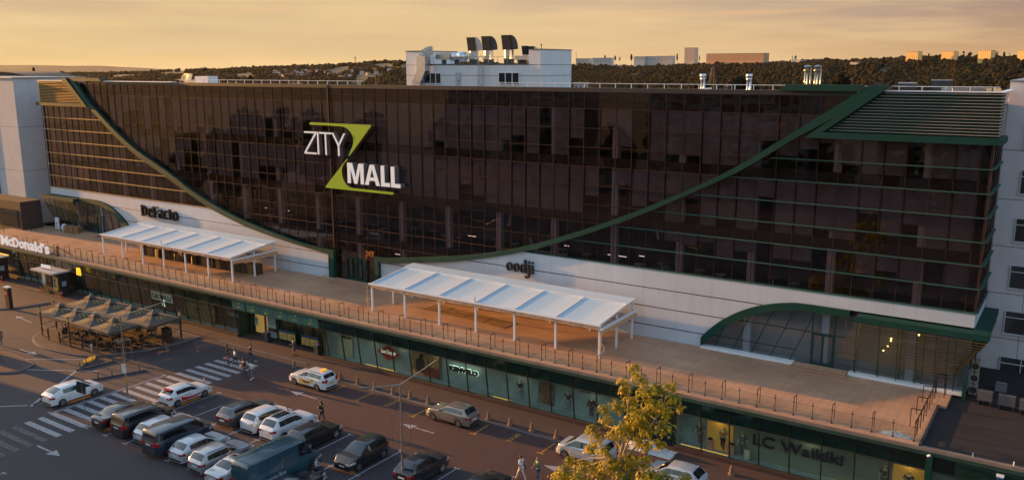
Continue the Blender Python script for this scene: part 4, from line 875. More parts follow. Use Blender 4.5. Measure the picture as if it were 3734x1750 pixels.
o = thing('roof_ladder', (-51.8, 71.8, 24.3), 'steel ladder with two hoops climbing the white plant room', 'ladder')
m = MB()
for x in (-52.15, -51.5): m.tube((x, 71.8, 24.35), (x, 71.75, 27.3), 0.03)
m.build('rails', STEEL, o)
for k in range(10): MB().tube((-52.15, 71.8, 25.1+k*0.24), (-51.5, 71.8, 25.1+k*0.24), 0.02, n=6).build('rung', STEEL, o)
m = MB()
for x in (-51.85, -51.2): m.tpath([(x+0.32*cos(a), 71.8, 27.6+0.5*sin(a)) for a in [pi*i/10 for i in range(11)]], 0.03, 6)
m.bar((-52.17, 71.8, 27.3), (-52.17, 71.8, 27.65), 0.05).bar((-50.9, 71.8, 27.3), (-50.9, 71.8, 27.65), 0.05).build('hoop', STEEL, o)
o = thing('roof_guard_rail', (-53, 72.1, 27.3), 'thin steel guard rail along the low roof of the plant room', 'railing')
m = MB().bar((-59.5, 72.05, 28.0), (-46.3, 72.05, 28.0), 0.04); m.build('handrail', STEEL, o)
for k in range(12): MB().bar((-59.3+k*1.17, 72.05, 27.3), (-59.3+k*1.17, 72.05, 28.0), 0.035).build('post', STEEL, o)
DUCTI = mat('duct_dark_inside', (0.02, 0.02, 0.022), 0.8)
def cowl(x, y, z, s, label, dark=False, w=1.15):
    o = thing('ventilation_cowl', (x, y, z), label, 'duct')
    # quarter round elbow, mouth to the left
    n = 8; P = []; body = GALV if not dark else mat('dull_sheet', (0.045, 0.042, 0.045), 0.5, 0.5)
    for yy in (y-w*s/2, y+w*s/2):
        P.append([(x-0.35*s, yy, z)]+[(x-0.35*s+1.25*s*sin(pi/2*(1-k/n))*1.0-0.15*s, yy, z+0.1*s+1.35*s*sin(pi/2*k/n)) for k in range(n+1)]+[(x-0.62*s, yy, z+1.45*s)])
    vs = P[0]+P[1]; k = len(P[0]); m = MB()
    cf = [tuple(range(k)), tuple(range(2*k-1, k-1, -1))]+[(i, i+1, k+i+1, k+i) for i in range(k-1)]
    m.add(vs, cf).build('elbow', body, o, fix=True)
    a, b = y-w*s/2, y+w*s/2
    MB().add([(x-0.64*s, a+0.05, z+1.42*s), (x-0.64*s, b-0.05, z+1.42*s), (x-0.42*s, b-0.05, z+0.05*s), (x-0.42*s, a+0.05, z+0.05*s)], [(0, 1, 2, 3)]).build('mouth', DUCTI, o)
    MB().tube((x-0.1*s, y, z), (x-0.1*s, y, z-0.9*s), 0.5*s, n=14).build('fan_housing', GALV, o, smooth=False)
    MB().box(x-0.4*s, x+0.3*s, y-0.4*s, y+0.4*s, 27.26, z-0.85*s).build('base', DGREY, o)
    o.rotation_euler = (0, 0, pi/2)
    return o
cowl(-53.9, 73.5, 28.62, 0.95, 'ribbed galvanised elbow cowl, leftmost of the big three on the plant room')
cowl(-52.0, 73.5, 28.65, 0.98, 'dark elbow cowl in the middle of the big three on the plant room', True)
cowl(-49.5, 73.5, 28.68, 1.0, 'tall dark elbow cowl right of the ladder on the plant room', True)
cowl(-47.9, 74.2, 28.2, 0.6, 'small dark elbow cowl, left of the small pair on the plant room', True)
cowl(-47.1, 74.2, 28.15, 0.6, 'small ribbed elbow cowl, right of the small pair on the plant room')
o = thing('air_duct', (-59.5, 71.6, 24.35), 'shiny rectangular duct bending down the front of the plant room', 'duct')
m = MB().box(-59.6, -58.45, 71.0, 71.9, 26.6, 28.1); m.build('vertical_run', GALV, o)
MB().add([(-59.6,71.0,26.6),(-58.45,71.0,26.6),(-58.45,71.9,26.6),(-59.6,71.9,26.6),(-60.25,71.0,25.6),(-59.1,71.0,25.6),(-59.1,71.9,25.6),(-60.25,71.9,25.6)], [(0,1,5,4),(1,2,6,5),(2,3,7,6),(3,0,4,7)]).box(-60.35, -59.1, 70.95, 71.95, 25.45, 25.6).box(-60.3, -59.2, 71.0, 71.9, 24.35, 25.45).build('offset', GALV, o)
pts = [(-59.05+0.85*(1-cos(a)), 71.45+0.6*(1-cos(a)), 28.1+0.6*sin(a)) for a in [pi/2*i/6 for i in range(7)]]
m = MB()
for a, b in zip(pts, pts[1:]): m.bar(a, b, 0.95, 0.9)
m.build('elbow', GALV, o)
o = thing('air_duct', (-56, 73, 27.6), 'long shiny round duct lying along the plant room roof left of the cowls', 'duct')
MB().bar((-58.2, 72.9, 28.15), (-56.4, 73.0, 28.1), 0.9, 0.75).build('square_run', GALV, o)
MB().tube((-56.4, 73, 28.05), (-55.6, 73, 28.05), 0.45, 0.42, 14).tube((-55.6, 73, 28.05), (-54.6, 73, 28.05), 0.5, 0.5, 14).build('round_run', GALV, o, smooth=True)
MB().box(-57.6, -57.4, 72.7, 73.3, 27.26, 27.8).box(-55.9, -55.7, 72.7, 73.3, 27.26, 27.7).build('support', DGREY, o)
o = thing('air_duct', (-46.8, 73, 27.6), 'shiny square duct with ladder side next to the right tower of the plant room', 'duct')
MB().box(-48.2, -46.3, 72.5, 73.5, 27.7, 28.1).build('square_run', GALV, o); MB().box(-47.9, -47.7, 72.6, 73.4, 27.26, 27.7).build('support', DGREY, o)
tag(MB().tube((-45.4, 73, 28.7), (-45.4, 73, 29.15), 0.05).ball((-45.4, 73, 29.15), 0.08, 8, 5).build('vent_pipe', BLACK), 'short black vent pipe on the right tower of the plant room', 'pipe')
# flues and chimneys
for i, (x, lab) in enumerate(((-26.7, 'steel flue with flared cup top, left one behind the roof rail'), (-22.85, 'steel flue with flared cup top, right one behind the roof rail'))):
    o = thing('roof_flue', (x, 68, 24.3), lab, 'chimney')
    MB().tube((x-0.12, 68, 24.3), (x-0.12, 68, 25.9), 0.06).tube((x+0.12, 68, 24.3), (x+0.12, 68, 25.9), 0.09).build('pipe', GALV, o, smooth=True)
    MB().tube((x, 68, 25.85), (x, 68, 26.1), 0.16, 0.25, 14).tube((x, 68, 26.1), (x, 68, 26.42), 0.25, 0.25, 14).build('cup', GALV, o, smooth=True)
POLI = mat('polished_steel', (0.75, 0.62, 0.42), 0.18, 1.0)
for i, (x, lab) in enumerate(((-18.35, 'polished steel chimney cluster with conical cap, left of the pair'), (-17.6, 'polished steel chimney cluster with conical cap, right of the pair'))):
    o = thing('roof_chimney', (x, 68, 24.3), lab, 'chimney')
    for dx in (-0.2, 0.02, 0.2): MB().tube((x+dx, 68+abs(dx), 24.3), (x+dx, 68+abs(dx), 26.9), 0.055, n=10).build('pipe', POLI, o, smooth=True)
    MB().tube((x, 68, 26.68), (x, 68, 26.72), 0.3, n=14).tube((x, 68, 26.98), (x, 68, 27.1), 0.33, 0.04, 14).build('cap', STEEL, o)
    MB().bar((x-0.25, 68, 25.95), (x+0.5, 68, 25.95), 0.03).build('tie_bar', STEEL, o)
# roof guard rail
o = thing('roof_guard_rail', (-60, 65.2, 24.3), 'white post and rail fence along the roof edge of the glass block', 'railing')
MB().bar((-92.5, 65.2, 25.62), (-61.8, 65.2, 25.62), 0.045).bar((-45.2, 65.2, 25.62), (-5.1, 65.2, 25.62), 0.045).build('handrail', WHITE, o)
x = -5.4; pn = 0
while x > -92.5:
    if not (-61.8 < x < -45.2): MB().bar((x, 65.2, 24.3), (x, 65.2, 25.62), 0.05).build('post', WHITE, o)
    x -= 1.465
# small roof items
o = thing('air_handling_unit', (-87.5, 70, 24.3), 'white boxed air unit with fan shaped cowl at the left of the roof', 'air unit')
MB().box(-93.5, -91.0, 68.5, 70, 24.3, 25.95).build('casing', WHITE, o)
m = MB(); c = Vector((-96.0, 69, 25.2))
for k in range(6):
    a0, a1 = radians(60+18*k), radians(60+18*(k+1)); m.add([c, c+Vector((1.2*cos(a0), 0, 1.1*sin(a0))), c+Vector((1.2*cos(a1), 0.06, 1.1*sin(a1)))], [(0, 1, 2)]); m.add([c+Vector((0, .6, 0)), c+Vector((1.2*cos(a0), .6, 1.1*sin(a0))), c+Vector((1.2*cos(a1), 0.6, 1.1*sin(a1)))], [(0, 1, 2)])
m.build('fan_cowl', GALV, o); MB().box(-95.9, -93.6, 68.6, 69.8, 24.3, 25.4).build('duct', GALV, o)
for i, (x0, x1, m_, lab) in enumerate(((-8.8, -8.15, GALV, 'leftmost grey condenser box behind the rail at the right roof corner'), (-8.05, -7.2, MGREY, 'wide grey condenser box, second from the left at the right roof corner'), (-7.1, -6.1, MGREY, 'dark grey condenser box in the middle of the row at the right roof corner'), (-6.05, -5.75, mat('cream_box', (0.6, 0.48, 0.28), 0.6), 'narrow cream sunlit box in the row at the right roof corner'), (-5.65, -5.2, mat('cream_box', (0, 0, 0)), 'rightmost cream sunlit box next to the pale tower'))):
    o = thing('condenser_unit', ((x0+x1)/2, 67, 24.3), lab, 'air unit', 'boxes at the right roof corner'); MB().box(x0, x1, 66.7, 67.3, 24.35, 25.5).build('casing', m_, o); MB().box(x0+0.1, x1-0.1, 66.75, 67.25, 24.3, 24.35).build('feet', DGREY, o)
o = thing('satellite_dish', (-23.6, 66.5, 24.3), 'round antenna ring beside the right flared flue', 'antenna')
ringmb(MB(), -23.9, 25.35, 0.5, 0.5, 0.04, 0.04, 66.5, 66.54).build('ring', OFFW, o); MB().box(-23.93, -23.88, 66.5, 66.54, 24.3, 25.12).build('stand', OFFW, o)
o = tag(MB().add([(-26.4,66,24.3),(-25.3,66,24.3),(-25.45,66,25.35),(-26.1,66,25.3),(-26.4,66.8,24.3),(-25.3,66.8,24.3),(-25.45,66.8,25.35),(-26.1,66.8,25.3)],[(0,1,2,3),(7,6,5,4),(0,4,5,1),(1,5,6,2),(2,6,7,3),(3,7,4,0)]).build('skylight_hood', WHITE), 'white wedge shaped roof hood between the two flared flues', 'roof hood')
o = tag(MB().box(-24.3, -24.1, 66.2, 66.8, 24.3, 25.5).build('condenser_unit', DGREY), 'dark box unit right of the white roof hood', 'air unit')
o = thing('flood_light', (-11.8, 65.0, 24.3), 'dark floodlight on a slanting arm above the right green frame', 'lamp')
MB().bar((-13.6, 65, 26.2), (-12.0, 65, 25.6), 0.07).bar((-12.0, 65, 24.3), (-12.0, 65, 25.9), 0.09).build('arm', BROWNW, o); MB().rbox((-12.6, 65, 25.65), (0.4, 0.3, 0.22), 0, 0.4).build('lamp_head', BLACK, o)

# ------------------------------------------------------------------ neighbouring towers
tw = thing('pale_tower', (-133, 70, 0), 'pale grey rendered tower beyond the left end of the glass block', 'building')
MB().box(-160, -127.5, 63.3, 74, 0, 25.6).build('wall', TOWL, tw)
MB().box(-160, -127.3, 63.1, 74.2, 25.6, 25.72).build('roof', MGREY, tw)
for z0 in (8.4, 10.6, 12.8, 15.0, 17.2, 19.4, 21.6): MB().box(-137.2, -134.8, 63.2, 63.295, z0, z0+1.95).build('window', WINDK, tw)
MB().box(-137.3, -137.2, 63.15, 63.3, 8.3, 23.7).box(-136.05, -135.95, 63.15, 63.3, 8.3, 23.7).box(-134.8, -134.7, 63.15, 63.3, 8.3, 23.7).build('window_frame', MULL, tw)
an = thing('brown_annex', (-127, 60, 4.5), 'low dark brown block at the left edge in front of the pale tower', 'building')
MB().box(-150, -123.4, 60.3, 63.2, 4.5, 8.6).build('wall', mat('annex_brown', (0.060, 0.038, 0.030), 0.8, var=0.2), an)
MB().box(-129.5, -124.3, 60.2, 60.29, 5.0, 7.4).build('dark_opening', WINDK, an)
hall = thing('arched_roof_hall', (-150, 100, 0), 'dark arched roof of a hall behind the pale left tower', 'building')
def hp_(px_, r): 
    d = (fw*3124.5+R*(px_-1867)+U*0); d = d/sqrt(d.x**2+d.y**2); return (d.x*r, d.y*r)
ha, hb_ = hp_(-120, 205), hp_(245, 185)
P = []
for k2 in (0, 1): P.append([(ha[0]+(hb_[0]-ha[0])*k/16-30*k2, ha[1]+(hb_[1]-ha[1])*k/16+25*k2, 24.0+2.35*sin(pi*k/16)**0.8) for k in range(17)])
MB().grid(P).add([p for p in P[0]]+[(*hb_, 10), (*ha, 10)], [tuple(range(19))]).build('arched_roof', mat('hall_roof', (0.06, 0.035, 0.022), 0.8, var=0.2), hall)
te = thing('panel_tower', (5, 80, 0), 'tall pale panelled tower with windows at the right edge of the photo', 'building')
MB().box(-5.04, 20, 72.0, 95, 0, 25.9).build('wall', TOWR, te)
MB().box(-5.1, 20, 71.9, 95, 25.9, 25.98).build('coping', MGREY, te)
MW = mat('grey_glass', (0.05, 0.05, 0.05), 0.1, var=0.4, vs=0.8)
for col_ in range(4):
    for z1 in (21.55+1.55, 19.56, 16.02, 12.5, 9.02, 5.45)[1:] + (22.9,):
        x0 = -3.72+col_*5.2
        w = MB().box(x0, x0+2.75, 71.93, 71.99, z1-1.65, z1).build('window', MW, te)
        f = MB().box(x0-0.07, x0+2.82, 71.86, 71.99, z1-1.75, z1-1.66)
        for xx in (x0, x0+1.37, x0+2.72): f.box(xx, xx+0.05, 71.88, 71.995, z1-1.65, z1)
        f.box(x0, x0+2.75, 71.885, 71.995, z1-0.45, z1-0.4).build('window_frame', OFFW, w)
# gear on the low dark roof
for i, (x, y, w, lab) in enumerate(((-3.9, 63.6, 0.9, 'grey condenser on the dark low roof, nearest the slatted canopy'), (-2.6, 63.4, 1.0, 'grey condenser on the dark low roof, second from the canopy'), (-1.3, 63.2, 1.1, 'grey condenser on the dark low roof, third from the canopy'), (0.2, 63.2, 1.1, 'grey condenser on the dark low roof at the right edge'))):
    o = thing('condenser_unit', (x, y, 4.43), lab, 'air unit', 'condensers on the low dark roof')
    MB().box(x-w/2, x+w/2, y-0.25, y+0.25, 4.75, 5.4).build('casing', mat('cond_grey', (0.09, 0.085, 0.085), 0.6), o)
    for dx in (-w/2+0.08, w/2-0.08): MB().box(x+dx-0.03, x+dx+0.03, y-0.25, y+0.25, 4.43, 4.75).build('leg', DGREY, o)
o = thing('condenser_stack', (-4.6, 64.9, 4.43), 'tall stack of wall condensers at the corner below the glass block', 'air unit')
for k in range(3): MB().box(-4.98, -4.5, 64.6, 65.3, 4.6+k*0.85, 5.35+k*0.85).build('casing', mat('cond_beige', (0.25, 0.20, 0.16), 0.7), o); MB().tube((-4.74, 64.6, 4.97+k*0.85), (-4.74, 64.58, 4.97+k*0.85), 0.22, n=14).build('fan', BLACK, o)
for i, x in enumerate((-3.2, -1.4)):
    o = tag(MB().box(x-0.35, x+0.35, 66.8, 67.4, 4.43, 4.9).box(x-0.3, x+0.3, 66.9, 67.3, 4.95, 5.0).build('roof_vent', MGREY), ['small grey roof vent nearer the glass block', 'small grey roof vent nearer the right edge'][i], 'vent')
o = thing('flood_light', (-5.3, 54.2, 4.5), 'small square floodlight on a post at the dark roof edge', 'lamp')
MB().box(-5.45, -5.1, 53.85, 54.0, 4.75, 5.0).build('lamp_head', DGREY, o); MB().bar((-5.28, 54, 4.45), (-5.28, 54, 4.8), 0.05).build('bracket', DGREY, o)
for i, (x, lab) in enumerate(((-3.6, 'small pale pipe stub on the dark roof edge, left one'), (-1.5, 'small pale pipe stub on the dark roof edge, right one'))): tag(MB().tube((x, 54.0, 4.45), (x, 54.0, 4.75), 0.035).build('pipe_stub', OFFW), lab, 'pipe')
tag(MB().tube((-5.9, 53.35, 4.2), (-5.75, 53.3, 4.3), 0.07, n=10).tube((-5.83, 53.45, 4.25), (-5.83, 53.6, 4.3), 0.03).build('security_camera', OFFW), 'small white camera on the green column', 'camera')

# ------------------------------------------------------------------ ground, road, paving
q = NT('asphalt', 0.85)
b = q.ramp(q.noise(0.12, 6), [(0.25, (0.029, 0.022, 0.026)), (0.75, (0.050, 0.038, 0.044))])
b = q.mix(q.math('MULTIPLY', q.ramp(q.noise(0.8, 6), [(0.45, (0, 0, 0)), (0.7, (1, 1, 1))]), 0.35), b, (0.022, 0.019, 0.026))
b = q.mix(q.math('MULTIPLY', q.noise(9, 2), 0.45), b, (0.046, 0.037, 0.044)); q.color(b); q.bump(q.noise(14, 3), 0.35, 0.02); ASPH = q.m
def pave(name, ca, cb, jx, jy, jc, sk=0.0):
    q = NT(name, 0.8); u, v = q.x, q.y
    u2 = q.math('ADD', u, q.math('MULTIPLY', v, 0.0)); row = q.math('FLOOR', q.math('DIVIDE', v, jy)); off = q.math('MULTIPLY', q.math('FRACT', q.math('MULTIPLY', row, 0.5)), jx)
    us = q.math('ADD', u2, off); j = q.math('MAXIMUM', q.line(us, jx, 0, 0.02), q.line(v, jy, 0, 0.02))
    cell = q.math('FRACT', q.math('MULTIPLY', q.math('SINE', q.math('ADD', q.math('MULTIPLY', q.math('FLOOR', q.math('DIVIDE', us, jx)), 12.98), q.math('MULTIPLY', row, 78.23))), 437.5))
    b = q.ramp(q.noise(0.16, 5), [(0.3, ca), (0.7, cb)]); b = q.mix(q.math('MULTIPLY', cell, 0.45), b, tuple(c*0.55 for c in ca))
    b = q.mix(q.math('MULTIPLY', q.ramp(q.noise(0.6, 6), [(0.5, (0, 0, 0)), (0.72, (1, 1, 1))]), 0.3), b, (0.05, 0.04, 0.04))
    q.color(q.mix(q.math('MULTIPLY', j, 0.7), b, jc)); q.bump(q.math('SUBTRACT', 1.0, j), 0.4, 0.015); return q.m
PAVR = pave('red_block_paving', (0.056, 0.022, 0.021), (0.084, 0.035, 0.032), 0.22, 0.11, (0.04, 0.026, 0.025))
PAVS = pave('pavement_blocks', (0.062, 0.034, 0.032), (0.092, 0.053, 0.046), 0.28, 0.14, (0.045, 0.03, 0.028))
KERB = mat('kerb_stone', (0.13, 0.115, 0.11), 0.8, var=0.25, vs=2)
def sheet(name, poly, z, m, kind='structure', th=0.1):
    o = MB().prism(poly, z-th, z, 'z').build(name, m); tag(o, kind=kind); return o
# parking ground: one sheet that becomes open land further out (built below as terrain)
sheet('parking_ground', [(-260, -120), (60, -120), (60, 60), (-260, 60)], 0.0, ASPH, th=0.5)
sheet('road', [(-60.5, 43.4), (60, 43.4), (60, 50.6), (-60.5, 50.6)], 0.004, PAVR, th=0.003)
sheet('road', [(-200, 36.2), (-60.51, 43.4), (-60.51, 52.1), (-200, 52.1)], 0.003, pave('mixed_paving', (0.040, 0.027, 0.028), (0.058, 0.040, 0.038), 0.22, 0.11, (0.045, 0.034, 0.034)), th=0.002)
sheet('pavement', [(-57.6, 50.75), (60, 50.75), (60, 54.4), (-57.6, 54.4)], 0.12, PAVS, th=0.11)
sheet('pavement', [(-73, 52.35), (-57.61, 52.35), (-57.61, 57.0), (-73, 57.0)], 0.10, PAVS, th=0.09)
sheet('pavement', [(-150, 52.3), (-73.01, 52.3), (-73.01, 54.4), (-150, 54.4)], 0.11, PAVS, th=0.10)
sheet('kerb', [(-57.75, 50.6), (60, 50.6), (60, 50.74), (-57.75, 50.74)], 0.13, KERB, th=0.12)
sheet('kerb', [(-70.5, 52.2), (-57.9, 52.2), (-57.9, 52.34), (-70.5, 52.34)], 0.115, KERB, th=0.11)
def island(poly, label_kerb, z=0.14, m=None):
    sheet('kerb', poly, z-0.02, KERB, th=0.11)
    c = (sum(p[0] for p in poly)/len(poly), sum(p[1] for p in poly)/len(poly))
    inner = [(c[0]+(p[0]-c[0])*0.965, c[1]+(p[1]-c[1])*0.965) for p in poly]; sheet('pavement', inner, z, m or PAVS, th=0.12)
isl = curve([(-73.2, 52.0), (-73.14, 49.8), (-73.6, 47.2), (-74.6, 45.2), (-76.3, 42.9), (-78.5, 41.75), (-82.67, 41.2), (-85.6, 41.6), (-87.8, 42.7), (-88.6, 44.5), (-88.4, 48.0), (-88.6, 52.0)], 5)
island(isl, '')
island(curve([(-99.0, 50.5), (-100.0, 47.2), (-101.8, 45.4), (-105, 44.8), (-112, 46.2), (-118, 48.5), (-118, 50.5), (-112, 49.6), (-104, 49.9), (-99.0, 50.5)], 4)[:-1], '')
island(curve([(-78.9, 38.2), (-78.3, 36.6), (-79.4, 35.3), (-82, 34.3), (-92, 31), (-94, 34), (-90, 37.0), (-84.5, 38.6), (-78.9, 38.2)], 4)[:-1], '')

# ---- painted markings
q = NT('worn_white_paint', 0.7)
w = q.ramp(q.noise(5, 5, None, 0.7), [(0.34, (0.07, 0.06, 0.06)), (0.50, (0.32, 0.31, 0.32))]); q.color(w); PW = q.m
q = NT('faded_white_paint', 0.8); q.color(q.ramp(q.noise(4, 5, None, 0.7), [(0.42, (0.05, 0.04, 0.042)), (0.62, (0.13, 0.115, 0.115))])); PF = q.m
q = NT('worn_yellow_paint', 0.7); q.color(q.ramp(q.noise(5, 5, None, 0.7), [(0.36, (0.12, 0.075, 0.03)), (0.5, (0.36, 0.19, 0.02))])); PY = q.m
ZM = 0.009
def mark(name, poly, m=PW, z=ZM, kind='structure'): return sheet(name, poly, z, m, kind, th=0.003)
def strip(name, a, b, w, m=PW, z=ZM):
    a = Vector((*a, 0)); b = Vector((*b, 0)); d = (b-a).normalized(); n = Vector((-d.y, d.x, 0))*w/2
    return mark(name, [(a+n)[:2], (b+n)[:2], (b-n)[:2], (a-n)[:2]], m, z)
zy = 26.75
for i in range(23):
    y = zy+i*1.02; x0, x1 = (-66.3, -61.65) if y < 38 else (-66.1, -61.4)
    mark('crosswalk_stripe', [(x0, y-0.05), (x1, y-0.05), (x1, y+0.42), (x0, y+0.42)], PF if i < 4 else PW)
xb = [-66.6, -61.45, -58.9, -56.35, -53.8, -51.25, -48.72, -46.2, -43.65, -41.1, -38.6, -36.1, -33.6, -31.1, -28.6, -26.1, -23.6]
for i, x in enumerate(xb):
    strip('bay_line', (x, 32.95), (x, 43.3), 0.11)
    for y in (32.95, 43.3): strip('bay_line', (x-0.25, y), (x-0.06, y), 0.12); strip('bay_line', (x+0.06, y), (x+0.25, y), 0.12)
    if i: strip('bay_line', (x-0.28, 38.75), (x-0.06, 38.75), 0.1); strip('bay_line', (x+0.06, 38.75), (x+0.28, 38.75), 0.1)
for x in (-58.9, -61.5, -56.4): strip('bay_line', (x, 20.0), (x, 25.6), 0.11); strip('bay_line', (x-0.25, 25.7), (x+0.25, 25.7), 0.12)
def arrow(x, y, ang, L_=3.1, name='road_arrow', m=PW):
    c, s = cos(ang), sin(ang); f = lambda u, v: (x+u*c-v*s, y+u*s+v*c)
    return mark(name, [f(0, -0.075), f(L_-1.15, -0.075), f(L_-1.15, -0.4), f(L_, 0), f(L_-1.15, 0.4), f(L_-1.15, 0.075), f(0, 0.075)], m)
arrow(-61.4, 29.22, 0); arrow(-51.0, 46.86, pi); arrow(-38.55, 46.92, pi); arrow(-25.8, 47.0, pi); arrow(-84.9, 39.85, 0.02); arrow(-93.0, 45.2, pi*0.97, 4.0)
for x in (-48.0, -41.95, -35.98, -30.05):
    strip('taxi_bay_line', (x, 48.5), (x, 50.45), 0.13, PY); strip('taxi_bay_line', (x-0.35, 48.43), (x+0.28, 48.43), 0.13, PY)
for x in (-51.2, -45.1, -39.0, -33.05, -27.0):
    mb = textmb('TAXI', (x+0.18, 48.75, ZM-0.003), (0, 1, 0), (-1, 0, 0), 1.55, 0.42, 0.003, 0.03); o = mb.build('taxi_lettering', PY); tag(o, kind='structure')
strip('traffic_line', (-69.4, 32.95), (-76.0, 41.9), 0.2); strip('traffic_line', (-78.5, 25.5), (-69.7, 32.8), 0.16)
strip('traffic_line', (-90, 33.0), (-76.1, 42.0), 0.13); strip('traffic_line', (-88, 31.6), (-72.5, 40.6), 0.13); strip('traffic_line', (-69.3, 32.8), (-69.2, 33.9), 0.13)
for x0, y0, x1, y1 in ((-89.5, 40.6, -88.2, 42.6), (-87.5, 37.0, -83.8, 41.1), (-84.5, 35.8, -80.2, 41.0)): strip('traffic_line', (x0, y0), (x1, y1), 0.1, PF)
strip('traffic_line', (-66.35, 32.9), (-66.35, 43.2), 0.1); strip('traffic_line', (-70.2, 40.5), (-70.2, 43.0), 0.12, PF)
# manhole, oil stains
tag(MB().tube((-63.9, 25.9, 0.004), (-63.9, 25.9, 0.008), 0.42, n=24).build('manhole_cover', mat('iron_cover', (0.04, 0.036, 0.036), 0.5, 0.5, bump=0.6, bs=14)), 'round iron manhole cover on the asphalt at lower left', 'manhole cover')
q = NT('oil_stain', 0.5); q.color(q.ramp(q.noise(2.5, 4), [(0.3, (0.02, 0.017, 0.018)), (0.7, (0.05, 0.04, 0.04))])); 
for (x, y, r) in ((-57.6, 40.5, .5), (-36.2, 40.3, .6), (-42.4, 40.9, .4), (-37.3, 41.0, .35), (-45.3, 41.8, 0.35)):
    P = [(x+r*(0.7+0.3*random.random())*cos(a), y+0.8*r*(0.7+0.3*random.random())*sin(a)) for a in [2*pi*i/12 for i in range(12)]]; sheet('oil_stain', P, 0.007, q.m, th=0.002)

# ---- bollards on the kerb
CB = mat('bollard_concrete', (0.17, 0.10, 0.065), 0.85, var=0.25, vs=6, bump=0.4, bs=30)
bol = [(-72.19, 47.5), (-69.69, 49.13), (-58.17, 50.95), (-52.35, 51.0), (-50.26, 51.0), (-48.29, 51.0), (-46.23, 51.0), (-44.39, 51.05), (-42.44, 51.05), (-36.46, 51.1), (-34.43, 51.1), (-32.47, 51.1), (-30.3, 51.1), (-23.7, 52.4), (-17.5, 52.6)]
blab = ['brown cone bollard by the corner of the umbrella patio', 'brown cone bollard standing alone behind the women in the crossing', 'brown cone bollard right below the main entrance kerb corner', 'brown cone bollard just behind the rear of the white taxi', 'brown cone bollard second behind the white taxi', 'brown cone bollard third behind the white taxi', 'brown cone bollard fourth behind the white taxi', 'brown cone bollard fifth behind the white taxi, left of the lamp arm', 'brown cone bollard in front of the bonnet of the beige estate car', 'brown cone bollard just behind the beige estate car', 'brown cone bollard second behind the beige estate car', 'brown cone bollard third behind the beige estate car', 'brown cone bollard before the silver car beside the tree', 'brown cone bollard behind the lower right silver car near the plastic sheet', 'brown cone bollard at the lower right on the red pavement']
proto = None
for (x, y), lb in zip(bol, blab):
    if proto is None:
        proto = thing('bollard', (0, 0, 0), lb, 'bollard', 'cone bollards along the kerb')
        MB().tube((0,0,0), (0,0,0.12), 0.24, 0.2, 14).tube((0,0,0.12), (0,0,0.55), 0.17, 0.10, 14).build('shaft', CB, proto, smooth=False); MB().ball((0,0,0.55), 0.10, 12, 6).build('cap', CB, proto, smooth=True)
        o = proto
    else: o = copy_tree(proto)
    o.location = (x, y, 0.12 if y > 50.7 else 0.0); o['label'] = lb

# ---- traffic cone posts, totem, signs, lamps
def delineator(x, y, z, lb):
    o = thing('delineator_post', (x, y, z), lb, 'traffic post'); MB().tube((x,y,z), (x,y,z+0.04), 0.14, n=14).tube((x, y, z+0.04), (x, y, z+0.78), 0.045, 0.04, 10).build('red_post', mat('bright_red', (0.75, 0.02, 0.03), 0.4), o)
    for k in range(3): MB().tube((x,y,z+0.45+k*0.11), (x,y,z+0.5+k*0.11), 0.05, n=10).build('white_band', WHITE, o)
delineator(-104.66, 52.45, 0.11, 'red and white flexible post left of the drive-through kiosk'); delineator(-99.9, 52.45, 0.11, 'red and white flexible post right of the drive-through kiosk'); delineator(-114.2, 52.45, 0.11, 'red and white flexible post nearest the left edge')
delineator(-61.3, 43.6, 0, 'orange red flexible post at the front of the white hatchback on the crossing')
o = thing('totem_sign', (-100.6, 46.7, 0.14), 'tall dark totem with small round no entry sign on the left island', 'sign')
MB().box(-101.0, -100.15, 46.5, 46.9, 0.14, 2.5).build('totem_body', mat('totem_brown', (0.025, 0.018, 0.016), 0.5), o); MB().box(-101.05, -100.1, 46.45, 46.95, 2.5, 2.62).build('totem_cap', OFFW, o)
d = MB().tube((-100.6, 46.5, 1.9), (-100.6, 46.47, 1.9), 0.27, n=20).build('round_sign', RED, o); MB().box(-100.8, -100.4, 46.455, 46.465, 1.86, 1.94).build('white_bar', WHITE, d)
